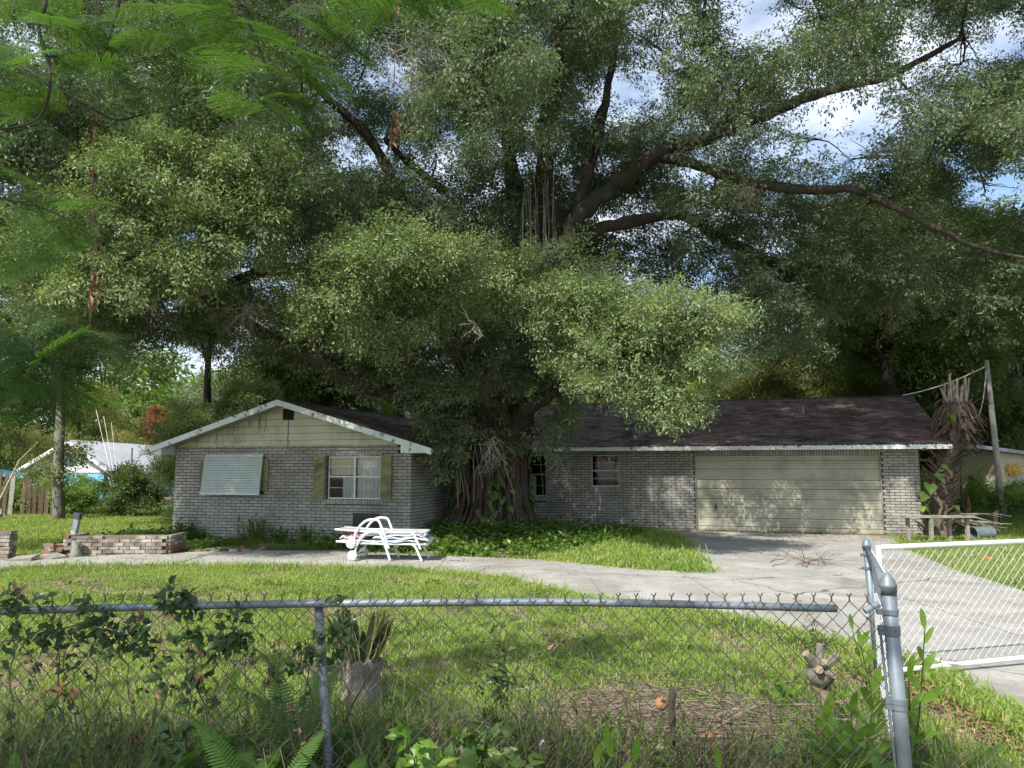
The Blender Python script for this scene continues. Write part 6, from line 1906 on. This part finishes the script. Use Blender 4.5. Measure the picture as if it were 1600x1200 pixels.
FERNS = [(40, 1170, 3.3, 'sword fern at the lower left corner by the fence foot', 9, .85), (110, 1190, 3.2, 'small bright fern second from the lower left corner', 7, .7), (235, 1150, 3.45, 'broad fern with pale arching fronds left of the line post', 11, .95),
         (345, 1120, 3.75, 'dark fern behind the chain link below the tangled vine', 12, 1.0), (390, 1165, 3.3, 'bright upright fern nearest the line post on its left', 8, .95), (455, 1075, 3.85, 'tall dark upright fern just left of the line post', 8, 1.25),
         (585, 1120, 3.8, 'dark fern just right of the line post behind the mesh', 11, .95), (555, 1190, 3.3, 'lime fern fronds in front of the line post foot', 8, .8), (700, 1185, 3.35, 'small fern at the fence foot beneath the sapling', 7, .7),
         (1380, 1180, 3.4, 'bright fern fronds at the foot of the corner post', 8, .75), (1335, 1120, 4.0, 'dark fern behind the mesh left of the corner post', 11, .95), (1130, 1185, 3.5, 'small fern at the fence foot below the brushwood', 6, .6),
         (1480, 1150, 4.3, 'fern sprig right of the corner post among mulch', 6, .6)]
for i, (px, py, Y, lb, n, sc) in enumerate(FERNS):
    x, y, z = at_fence(px, py, Y, .38 * sc)
    fern(lb, x, y, z if z < .12 else .0 + z * .0 + min(z, .30), n, sc, i)

def vine(name, label, org, paths, nleaf, ls, mat, lw=.55, seed=0, cat='vine', r0=.004, dead=0):
    r = np.random.default_rng(800 + seed)
    org = np.asarray(org, float)
    t = thing(name, label, cat, tuple(org))
    st = MB(); lf = MB(); dl = MB()
    for pth in paths:
        P = spline(pth, 6); P = P + r.normal(0, .008, P.shape)
        st.tube(P - org, np.linspace(r0, r0 * .4, len(P)), 4, False)
        for i in range(nleaf):
            j = r.integers(1, len(P) - 1); d = r.normal(size=3) * (1, .7, .8) + (0, -.2, -.15)
            d /= np.linalg.norm(d); b = P[j] + d * .03
            tgt = dl if r.random() < dead else lf
            for q in range(3):
                dd = d + r.normal(0, .55, 3)
                leaf_quad(tgt, b + r.normal(0, .012, 3) - org, dd, np.array([r.normal(0, .5), -.9 + r.normal(0, .4), .7 + r.normal(0, .4)]), ls * r.uniform(.65, 1.2), ls * lw * r.uniform(.8, 1.2), .12)
    st.build('stems', 'twig', t, kind='stuff')
    lf.build('foliage', mat, t, kind='stuff')
    if dl.n: dl.build('dead_leaves', 'brown_leaf', t, kind='stuff')
    return t
F = lambda px, py, Y=3.57: W(px, py, Y)
vine('fence_vine', 'dark tangled vine climbing the fence at the left picture edge', (-2.3, 3.57, .1), [[F(90, 1190), F(95, 1080), F(85, 1000), F(70, 955), F(30, 930)], [F(95, 1080), F(140, 1020), F(150, 960), F(135, 930)], [F(20, 1190), F(15, 1050), F(25, 960), F(5, 915)], [F(60, 1000), F(120, 975), F(200, 985), F(230, 960)], [F(0, 1010), F(50, 990), F(100, 960)], [F(-60, 1180), F(-50, 1000), F(-20, 930)]], 16, .052, 'vine_leaf', seed=1, dead=.05)
vine('fence_vine', 'leafy vine rising above the top rail in the left third of the fence', (-1.4, 3.57, .1), [[F(330, 1190), F(320, 1090), F(300, 1020), F(290, 960), F(255, 910)], [F(290, 960), F(262, 935), F(310, 925)], [F(310, 1050), F(350, 1000), F(370, 970), F(350, 950)], [F(350, 1000), F(375, 1000)], [F(300, 1020), F(230, 1010), F(180, 990), F(160, 975)], [F(300, 1100), F(260, 1060), F(225, 1000), F(215, 950)], [F(330, 1120), F(300, 1050), F(330, 990), F(290, 975)]], 15, .058, 'vine_leaf', seed=2, dead=.04)
vine('fence_vine', 'sparse vine sprig twisting beside the line post', (-.85, 3.57, .1), [[F(560, 1190), F(545, 1080), F(520, 1010), F(535, 960), F(530, 935)], [F(490, 1100), F(470, 1020), F(500, 1000)], [F(520, 1010), F(545, 985)]], 9, .06, 'vine_leaf', seed=3)
vine('sapling', 'slender leafy sapling behind the fence right of the snake plant', (-.1, 3.9, 0), [[W(780, 1270, 4.0), W(775, 1120, 4.0), W(785, 1020, 4.0), W(780, 960, 4.0)], [W(778, 1060, 4.0), W(765, 1030, 4.0)], [W(782, 1080, 4.0), W(800, 1055, 4.0)], [W(775, 1140, 3.9), W(735, 1110, 3.9)], [W(778, 1150, 3.9), W(810, 1130, 3.9)], [W(775, 1180, 3.8), W(720, 1150, 3.8)]], 11, .075, 'weed_leaf', .35, seed=4, cat='sapling')
vine('broadleaf_weed', 'bushy broad-leaved weed at the fence foot below the sapling', (-.15, 3.6, 0), [[F(760, 1260), F(750, 1180), F(725, 1130)], [F(770, 1260), F(780, 1180), F(770, 1140)], [F(740, 1260), F(710, 1190), F(690, 1170)], [F(790, 1260), F(810, 1200), F(830, 1180)]], 12, .085, 'weed_leaf', .6, seed=5, cat='weed')
vine('broadleaf_weed', 'blue-green weed with rounded leaves at the bottom left of centre', (-1.5, 3.4, 0), [[F(270, 1260, 3.4), F(270, 1170, 3.4), F(265, 1130, 3.4)], [F(285, 1260, 3.4), F(295, 1180, 3.4)], [F(250, 1260, 3.4), F(240, 1190, 3.4)]], 12, .07, 'vine_leaf', .6, seed=6, cat='weed')
vine('broadleaf_weed', 'bright yellow-green weed at the fence foot right of the line post', (-.5, 3.3, 0), [[F(640, 1260, 3.3), F(650, 1180, 3.3), F(640, 1155, 3.3)], [F(660, 1260, 3.3), F(675, 1190, 3.3)], [F(625, 1260, 3.3), F(610, 1195, 3.3)]], 9, .075, 'ginger_leaf', .5, seed=7, cat='weed')
vine('feathery_weed', 'small feathery weed beside the driveway edge left of the gate post', (2.5, 6.2, 0), [[W(1280, 1020, 6), W(1275, 985, 6), W(1262, 975, 6)], [W(1285, 1020, 6), W(1295, 985, 6)], [W(1280, 1010, 6), W(1270, 1000, 6)]], 14, .045, 'weed_leaf', .35, seed=8, cat='weed')
vine('fence_vine', 'low tangle of thin vine stems filling the mesh below the left vines', (-1.9, 3.62, .1), [[F(60 + 45 * i, 1200), F(75 + 44 * i, 1120), F(50 + 48 * i, 1050 - 12 * (i % 4)), F(70 + 46 * i, 1000 - 16 * (i % 3))] for i in range(10)], 9, .036, 'vine_leaf', .5, seed=31, dead=.12)
vine('fence_vine', 'thin brownish weed stems with small leaves along the fence right of centre', (.4, 3.7, .1), [[W(600 + 75 * i, 1260, 3.8), W(615 + 74 * i, 1170, 3.8), W(595 + 76 * i, 1110 - 15 * (i % 3), 3.8), W(612 + 75 * i, 1060 - 25 * (i % 2), 3.8)] for i in range(9)], 6, .034, 'weed_leaf', .5, seed=32, dead=.3)
for i, (px, py, Y, lb, n, sc) in enumerate([(165, 1175, 3.3, 'small fern between the two bright fern clumps at the lower left', 8, .7), (640, 1150, 3.9, 'shaded fern in the weeds right of the snake plant stump', 9, .8), (285, 1190, 3.25, 'fern spray at the bottom edge below the rounded weed', 7, .7), (1235, 1150, 4.1, 'drooping fern in the grass below the cut stump', 8, .8), (1420, 1195, 3.35, 'single arching fern spray crossing the corner post foot', 5, .7), (500, 1130, 3.75, 'fern tuft directly behind the line post', 9, .85), (130, 1110, 3.85, 'shaded fern standing behind the mesh between the left vines', 10, .95), (420, 1190, 3.3, 'lowest bright fern spray just left of the line post foot', 8, .75), (760, 1190, 3.45, 'fern sprays at the bottom edge below the sapling weed', 8, .8)]):
    x, y, z = at_fence(px, py, Y, .38 * sc); fern(lb, x, y, min(z, .12), n, sc, 40 + i)
# dead leaf bunches caught in the fence
for i, (px, py, Y, lb) in enumerate([(105, 1075, 3.55, 'bunch of orange-brown dead leaves hanging in the fence at the left'), (420, 1060, 3.7, 'small orange dead leaf curl caught left of the line post'), (305, 1010, 3.55, 'hanging brown leaf bunch in the vine at the fence'), (865, 1000, 3.7, 'brown dried vine leaves hung on the mesh right of centre'), (205, 1150, 3.7, 'large curled brown leaves lying under the fern at the left'), (1118, 1150, 4.4, 'curled tan dead leaf standing in the brushwood')]):
    p = W(px, py, Y); t = thing('dead_leaf_bunch', lb, 'dead leaves', tuple(p))
    for j in range(9 if i != 5 else 3):
        m = MB(); leaf_quad(m, rng.normal(0, .018, 3), rng.normal(size=3) * (.7, .3, .5) + (0, -.1, -.5), np.array([rng.normal(), -.8, rng.normal()]), rng.uniform(.03, .06), .024, .5); m.build('leaf', 'orange_leaf' if i in (0, 5) else 'brown_leaf', t)
# ginger-like plants lit by the sun
def ginger(label, base, stems, seed, ls=.19):
    base = np.asarray(base, float); t = thing('broad_leaved_shoot', label, 'plant', tuple(base)); r = np.random.default_rng(1000 + seed)
    for e, n in stems:
        e = np.asarray(e, float) - base
        P = spline([(0, 0, 0), e * .5 + (.02, 0, .02), e], 6)
        m = MB(); m.tube(P, np.linspace(.006, .003, len(P)), 5, False); st_ = m.build('stem', 'weed_leaf', t)
        for i in range(n):
            f = .35 + .65 * (i + 1) / n; c = P[min(len(P) - 1, int(f * (len(P) - 1)))]
            s_ = 1 if i % 2 else -1; a = r.normal(0, .35)
            d = np.array([s_ * (1.15 - .7 * f) + a * .2, r.normal(-.2, .35), .45 + .6 * f])
            if i == n - 1: d = np.array([.15 * s_, -.1, 1.])
            d /= np.linalg.norm(d); L = ls * r.uniform(.8, 1.15); sd = np.cross(d, (0, -1, .2)); sd /= np.linalg.norm(sd)
            mm = MB(); V = []; w = L * .115
            dr = np.array([0, 0, -1.]) * L * .22
            for q, ww in ((0, .15), (.2, .8), (.45, 1), (.7, .75), (.9, .3)):
                cc = c + d * L * q + dr * q * q; V += [cc - sd * w * ww + (0, -.1 * w, .25 * w), cc, cc + sd * w * ww + (0, -.1 * w, .25 * w)]
            V.append(c + d * L + dr)
            Fc = []
            for q in range(4): Fc += [(q * 3, q * 3 + 1, q * 3 + 4, q * 3 + 3), (q * 3 + 1, q * 3 + 2, q * 3 + 5, q * 3 + 4)]
            Fc += [(12, 13, 15), (13, 14, 15)]
            mm.add(V, Fc); mm.build('leaf', 'ginger_leaf', t, smooth=True)
    return t
ginger('tall bright shoot with long leaves just right of the corner post', (1.98, 4.1, 0), [(W(1445, 985, 4.1), 9), (W(1420, 1060, 4.1), 6)], 1, .165)
ginger('bright shoot with spread leaves left of the gate post', (2.35, 5.2, 0), [(W(1332, 985, 5.2), 7), (W(1345, 1010, 5.1), 5)], 2, .165)
ginger('large leaved dark shoot left of the corner post', (1.65, 4.0, 0), [(W(1365, 1090, 4.0), 8), (W(1330, 1120, 4.0), 6), (W(1290, 1130, 4.1), 4)], 3, .19)
ginger('spiky green shoot at the bottom edge in front of the brushwood', (.5, 3.2, 0), [(W(955, 1185, 3.2), 5), (W(990, 1195, 3.25), 4), (W(930, 1200, 3.2), 4)], 4, .15)
ginger('green shoot at the bottom right of centre by the fence foot', (.95, 3.25, 0), [(W(1125, 1205, 3.25), 5)], 5, .14)
ginger('low yellow-green shoots in the lawn behind the cut stump', (2.15, 5.9, 0), [(W(1215, 1080, 5.6), 4), (W(1190, 1090, 5.6), 4)], 6, .16)

# snake plant in an old stump
sp = G(565, 1098); sp[2] = 0
snk = thing('snake_plant', 'snake plant with yellow-edged leaves growing from a pale stump behind the line post', 'plant', tuple(sp))
m = MB(); V = []; kk = 20
for i, (r, z) in enumerate([(.20, -.05), (.14, .1), (.13, .25), (.145, .31), (.10, .33)]):
    for j in range(kk): f = 1 + .12 * math.sin(j * 1.9) + .05 * math.sin(j * 5.1); V.append((math.cos(2 * PI * j / kk) * r * f, math.sin(2 * PI * j / kk) * r * f, z + (.03 * math.sin(j * 2.7) if i > 2 else 0)))
m.add(V, [(i * kk + j, i * kk + (j + 1) % kk, (i + 1) * kk + (j + 1) % kk, (i + 1) * kk + j) for i in range(4) for j in range(kk)] + [tuple(80 + j for j in range(kk))]); m.build('stump', 'bark_grey', snk, smooth=True)
for i in range(26):
    a = rng.uniform(0, 2 * PI); b_ = np.array([math.cos(a) * .09, math.sin(a) * .07, .32]); L = rng.uniform(.25, .46); d = np.array([math.cos(a) * rng.uniform(.1, .75), math.sin(a) * .4, 1.]); d /= np.linalg.norm(d)
    sd = np.cross(d, (rng.normal(0, .5), -1, 0)); sd /= np.linalg.norm(sd); w = rng.uniform(.034, .05)
    for nm_, mt, f0, f1, yo in (('leaf', 'snake_leaf', -.72, .72, 0), ('leaf_edge', 'snake_edge', .72, 1.0, 0), ('leaf_edge', 'snake_edge', -1.0, -.72, 0)):
        mm = MB(); V = []
        for q, ww in ((0, .6), (.3, 1), (.7, .8), (.97, .12)):
            c = b_ + d * L * q; V += [c + sd * w * ww * f0 + np.cross(sd, d) * abs(f0) * w * .3, c + sd * w * ww * f1 + np.cross(sd, d) * abs(f1) * w * .3]
        mm.add(V, [(0, 1, 3, 2), (2, 3, 5, 4), (4, 5, 7, 6)])
        if nm_ == 'leaf': lf_ = mm.build(nm_, mt, snk)
        else: mm.build(nm_, mt, lf_)
for i in range(22):
    a = rng.uniform(0, 2 * PI); b_ = np.array([math.cos(a) * .12, math.sin(a) * .1, .34]); e = b_ + np.array([math.cos(a) * rng.uniform(.05, .2), math.sin(a) * .15, -rng.uniform(.05, .25)])
    mm = MB(); mm.tube(wiggle(b_, e, 4, .1, seed=1500 + i), [.006, .005, .004, .002], 3, False); mm.build('dry_leaf', 'straw', snk)
# cut stump with sawn stubs
cs = W(1292, 1100, 5.3); cs[2] = 0
ct = thing('cut_stump', 'thin trunk cut off with sawn branch stubs behind the fence left of the corner post', 'stump', tuple(cs))
kt = W(1280, 1050, 5.3) - cs
m = MB(); m.tube([(.02, 0, -.05), kt * .6 + (.02, 0, 0), kt + (0, 0, -.1), kt], [.055, .05, .055, .075], 9); m.build('trunk', 'tan_wood', ct, smooth=True)
m = MB(); m.tube([kt + (-.02, 0, -.08), kt + (.01, 0, -.02), kt + (.0, 0, .06)], [.07, .10, .05], 9); m.build('knot', 'bark_grey', ct, smooth=True)
for i, (dx, dy, dz, L) in enumerate([(-.7, -.3, .9, .14), (.1, 0, 1, .15), (.75, -.2, .75, .14), (-.3, -.8, .3, .1), (.35, -.9, .1, .1), (.0, -.8, .7, .1)]):
    d = np.array([dx, dy, dz]); d /= np.linalg.norm(d)
    m = MB(); m.tube([kt, kt + d * (L + .03)], [.032, .027], 8); o = m.build('branch_stub', 'bark_grey', ct)
    m = MB(); m.tube([kt + d * (L + .0301), kt + d * (L + .034)], .0255, 8); m.build('cut_face', 'tan_wood', o)
sk = W(1052, 1180, 4.6); sk[2] = 0
tag(MB().tube([(0, 0, -.1), W(1052, 1150, 4.6) - sk, W(1049, 1110, 4.6) - sk, W(1051, 1085, 4.6) - sk, W(1050, 1074, 4.6) - sk], [.018, .017, .02, .021, .014], 8).build('cut_stick', 'bark', None, tuple(sk), smooth=True), 'short upright cut stick standing in the brushwood behind the fence', 'stick')
m = MB(); V = []; tag(MB().lathe([(.001, -.05), (.03, -.03), (.042, 0), (.03, .03), (.001, .05)], (0, 0, 0), 12).build('dry_pod', 'orange_leaf', None, tuple(W(1034, 1099, 4.8)), (.3, .6, 0), smooth=True), 'round orange-brown dry pod beside the upright cut stick', 'pod')
bt = thing('bleached_straps', 'bleached white dead strap leaves drooping in the brushwood behind the fence', 'dead leaves', tuple(W(842, 1180, 4.2)))
for i in range(6):
    e = np.array([rng.uniform(-.05, .12), rng.normal(0, .03), -.25]); mm = MB(); mm.tube(spline([(0, 0, 0), (e[0] * .3, 0, .06), e], 5), [.010] * 11, 4, False); mm.build('strap', 'dead_twig', bt)
rd = thing('red_leaf', 'single red fallen leaf on the grass seen through the white gate', 'leaf', tuple(G(1535, 875, .06)))
m = MB(); leaf_quad(m, np.zeros(3), np.array([1, -.3, .3]), np.array([0, -.6, 1]), .2, .10, .3); m.build('blade', 'red_leaf', rd)

# ------------------------------------------------------------------ feathery-leaved tree overhead
def bipinnate(seed, L=.46, droop=.25):
    r = np.random.default_rng(seed); mb = MB(); n = 17
    ts = np.linspace(.12, 1, n)
    C = lambda t: np.array([L * t, 0, -L * droop * t * t])
    mb.cur = 1; mb.tube([C(t) for t in np.linspace(0, 1, 7)], np.linspace(.0026, .001, 7), 3, False); mb.cur = 0
    for t in ts:
        pl_ = .40 * L * math.sin(min(1, t * .86 + .16) * PI) ** .75 + .02
        for s_ in (-1, 1):
            a = math.radians(66 - 34 * t + r.normal(0, 4)) * s_
            d = np.array([math.cos(a), math.sin(a), -.16 + r.normal(0, .05)]); d /= np.linalg.norm(d)
            side = np.cross(d, [0, 0, 1.]); side /= np.linalg.norm(side)
            b = C(t); k_ = max(6, int(pl_ / .0078))
            for i in range(k_):
                q = (i + .5) / k_; c = b + d * pl_ * q + np.array([0, 0, -.10 * pl_ * q * q])
                ll = .0145 * math.sin(min(1, q * .9 + .18) * PI) ** .5
                for s2 in (-1, 1):
                    e = side * s2 * ll + d * ll * .35; w = d * .0036
                    mb.add([c, c + e * .5 + w, c + e, c + e * .5 - w], [(0, 1, 2, 3)])
    return source(mb, 'leaf', ['feather_leaf', 'twig'])
BP = [bipinnate(1, .46, .25), bipinnate(2, .42, .4), bipinnate(3, .5, .15)]
ft_o = np.array([-4.6, 4.2, 0.])
fth = thing('feathery_tree', 'tree with drooping feathery compound leaves hanging into the upper left', 'tree', tuple(ft_o))
m = MB(); m.tube(spline([(0, 0, -.1), (.05, 0, 1.2), (-.05, .1, 2.6), (.3, .1, 4.2), (.9, .2, 5.6)], 5), np.linspace(.14, .06, 21), 10); m.build('trunk', 'bark', fth, smooth=True)
BR = [[W(-260, -200, 4.3), W(-80, 20, 4.4), W(0, 80, 4.4), W(60, 120, 4.4), W(140, 168, 4.4), W(180, 187, 4.35), (W(220, 180, 4.3))],
      [W(30, -160, 4.2), W(70, -10, 4.1), W(60, 40, 4.1), (W(78, 110, 4.0)), W(70, 170, 4.0), W(40, 195, 4.0), W(-30, 205, 4.0)],
      [W(-300, 200, 3.6), W(-60, 300, 3.7), W(0, 310, 3.8), W(60, 322, 3.8), W(110, 345, 3.8)],
      [W(-200, 480, 3.0), W(-40, 520, 3.0), W(60, 560, 3.0), W(140, 575, 3.0)],
      [W(150, -220, 4.6), W(185, -20, 4.7), W(175, 40, 4.7), W(160, 100, 4.7), W(152, 190, 4.7)],
      [W(330, -260, 4.2), W(350, -60, 4.3), W(390, 40, 4.4), W(420, 110, 4.4)],
      [W(420, -260, 4.6), W(455, -60, 4.7), W(465, 60, 4.7), W(478, 200, 4.7)],
      [W(560, -260, 4.2), W(610, -80, 4.2), W(660, 10, 4.2)],
      [W(92, 140, 4.4), W(95, 185, 4.4), W(120, 220, 4.4)]]
bpts = []
for k_, L in enumerate(BR):
    P = spline(L, 5); bpts.append(P)
    m = MB(); m.tube(P - ft_o, np.linspace(.013, .005, len(P)), 6, False); m.build('branch', 'bark', fth, smooth=True)
BP_ALL = np.concatenate(bpts)
# (px, py, distance, how many, spread px, heading)
LEAFC = [(40, 10, 4.3, 7, 45), (110, 20, 4.2, 8, 50), (190, 30, 4.4, 8, 50), (60, 100, 4.2, 6, 35), (130, 95, 4.3, 7, 40), (210, 110, 4.4, 5, 35), (60, 160, 4.0, 5, 25), (240, 60, 4.4, 5, 35), (290, 10, 4.5, 6, 45),
         (360, 25, 4.4, 7, 45), (400, 90, 4.4, 8, 35), (440, 40, 4.5, 6, 40), (430, 140, 4.4, 5, 25), (380, 150, 4.3, 3, 15), (500, 30, 4.6, 6, 40), (480, 100, 4.6, 5, 30), (560, 0, 4.5, 4, 35), (640, -10, 4.2, 3, 20), (730, -15, 4.1, 3, 25),
         (30, 300, 3.8, 5, 30), (80, 330, 3.8, 6, 30), (130, 350, 3.8, 4, 25), (20, 370, 3.7, 5, 25), (60, 390, 3.7, 3, 20),
         (20, 500, 2.9, 5, 25), (70, 515, 2.9, 6, 28), (120, 515, 2.95, 4, 20), (30, 545, 2.9, 4, 22), (85, 550, 2.9, 3, 22), (140, 510, 2.9, 2, 12)]
for px, py, Y, n, sp_ in LEAFC:
    for i in range(n):
        p = W(px + rng.normal(0, sp_), py + rng.normal(0, sp_ * .7), Y + rng.normal(0, .18))
        j = int(np.argmin(np.linalg.norm(BP_ALL - p, axis=1)))
        d = p - BP_ALL[j]
        yaw = math.atan2(d[1] - .15, d[0] + .05) + rng.normal(0, .5)
        L = .30
        o_ = p - np.array([math.cos(yaw), math.sin(yaw), 0]) * .16
        share(BP[rng.integers(0, 3)], 'leaf', fth, tuple(o_ - ft_o), (rng.normal(0, .3), rng.uniform(.05, .55), yaw), (rng.uniform(.7, 1.0),) * 3)
# unseen crown added overhead, behind and left of the viewer, to dapple the fence line
P = np.stack([rng.uniform(-5.4, .2, 150), rng.uniform(-2.4, .6, 150), rng.uniform(4.4, 6.2, 150)], 1)
scatter('crown', P - ft_o, np.stack([rng.normal(0, .3, 150), rng.uniform(0, .5, 150), rng.uniform(0, 6.3, 150)], 1), rng.uniform(1.1, 1.6, 150), BP, fth)
for k_ in range(5):
    m = MB(); m.tube(wiggle((.2, .1, 4.0), (rng.uniform(-.6, 4.4), rng.uniform(-6, -3.8), rng.uniform(4.6, 5.8)), 8, .08, seed=77 + k_), np.linspace(.05, .012, 8), 6, False); m.build('branch', 'bark', fth, smooth=True)
# hanging strings of dead pods
for k_, (px, ys, Y, lb) in enumerate([(148, (190, 270, 330, 375, 430, 460), 4.5, 'string of dry brown leaf clusters hanging at the upper left'), (618, (5, 185, 210), 5.0, 'thin hanging string of dry leaves near the top centre')]):
    a = W(px + 4, -60, Y); t = thing('dry_leaf_string', lb, 'dead leaves', tuple(a))
    m = MB(); m.tube(wiggle((0, 0, 0), W(px - 8, ys[-1] + 60, Y) - a, 14, .01, seed=70 + k_), .0025, 4, False); m.build('string', 'twig', t)
    for y in ys:
        for j in range(7):
            m = MB(); leaf_quad(m, W(px + rng.normal(0, 3), y + rng.uniform(-14, 14), Y) - a, np.array([rng.normal(0, .3), rng.normal(0, .3), -1]), np.array([rng.normal(), -1, .2]), rng.uniform(.05, .10), .03, .5); m.build('leaf', 'brown_leaf', t)
vine('twining_vine', 'twining vine with broad leaves dangling at the upper centre left', W(470, 60, 4.6), [[W(465, -60, 4.6), W(470, 100, 4.6), W(478, 180, 4.6), W(482, 250, 4.6), W(485, 290, 4.6)], [W(475, 170, 4.6), W(500, 130, 4.6)], [W(484, 250, 4.6), W(415, 290, 4.6)]], 5, .075, 'weed_leaf', .7, seed=21)

# ------------------------------------------------------------------ labels of the masses
for nm, lb, ct_ in [('lawn_grass', 'sunlit short lawn grass between the fence and the curving walkway', 'grass'), ('far_lawn_grass', 'bright grass of the farther lawns left and right of the house', 'grass'), ('shaded_grass', 'grass below the gable wall, its shade put into a darker colour', 'grass'),
                    ('tall_verge_grass', 'taller bright grass on the point between walkway and driveway', 'grass'), ('rank_grass', 'rank weedy grass in front of the cream shed', 'grass'), ('edge_grass', 'grass fringe hanging over the concrete edge', 'grass'),
                    ('ground_cover', 'leafy creeper covering the soil round the great trunk', 'ground cover'), ('vine_cover', 'low creeper behind the brick planter wall', 'ground cover'), ('dry_thatch', 'dry tan grass thatch in worn patches of the front lawn', 'dry grass'), ('clover_patches', 'small dark clover patches in the front lawn', 'clover'),
                    ('fallen_leaves', 'brown fallen leaves strewn over lawn and soil', 'leaves'), ('leaves_on_paving', 'small brown leaves scattered on the concrete', 'leaves'), ('apron_debris', 'line of leaf debris along the foot of the garage door', 'leaves'),
                    ('fence_undergrowth', 'tangled weeds and dry grass along the fence foot', 'weeds'), ('tall_fence_weeds', 'knee-high dark weeds and dry stalks standing behind the chain link', 'weeds'), ('fence_weeds', 'small broad-leaved weeds among the tangle at the fence', 'weeds'), ('corner_weeds', 'weedy grass round the corner post and driveway edge', 'weeds'),
                    ('brushwood', 'heap of dry brown sticks and straw behind the fence', 'brushwood'), ('dry_stems', 'thin dry stems standing among the fence weeds', 'stems'), ('distant_woods', 'far-off green woods closing the view behind everything', 'woods')]:
    o = bpy.data.objects.get(nm)
    if o: o['label'] = lb; o['category'] = ct_; o['kind'] = 'stuff'
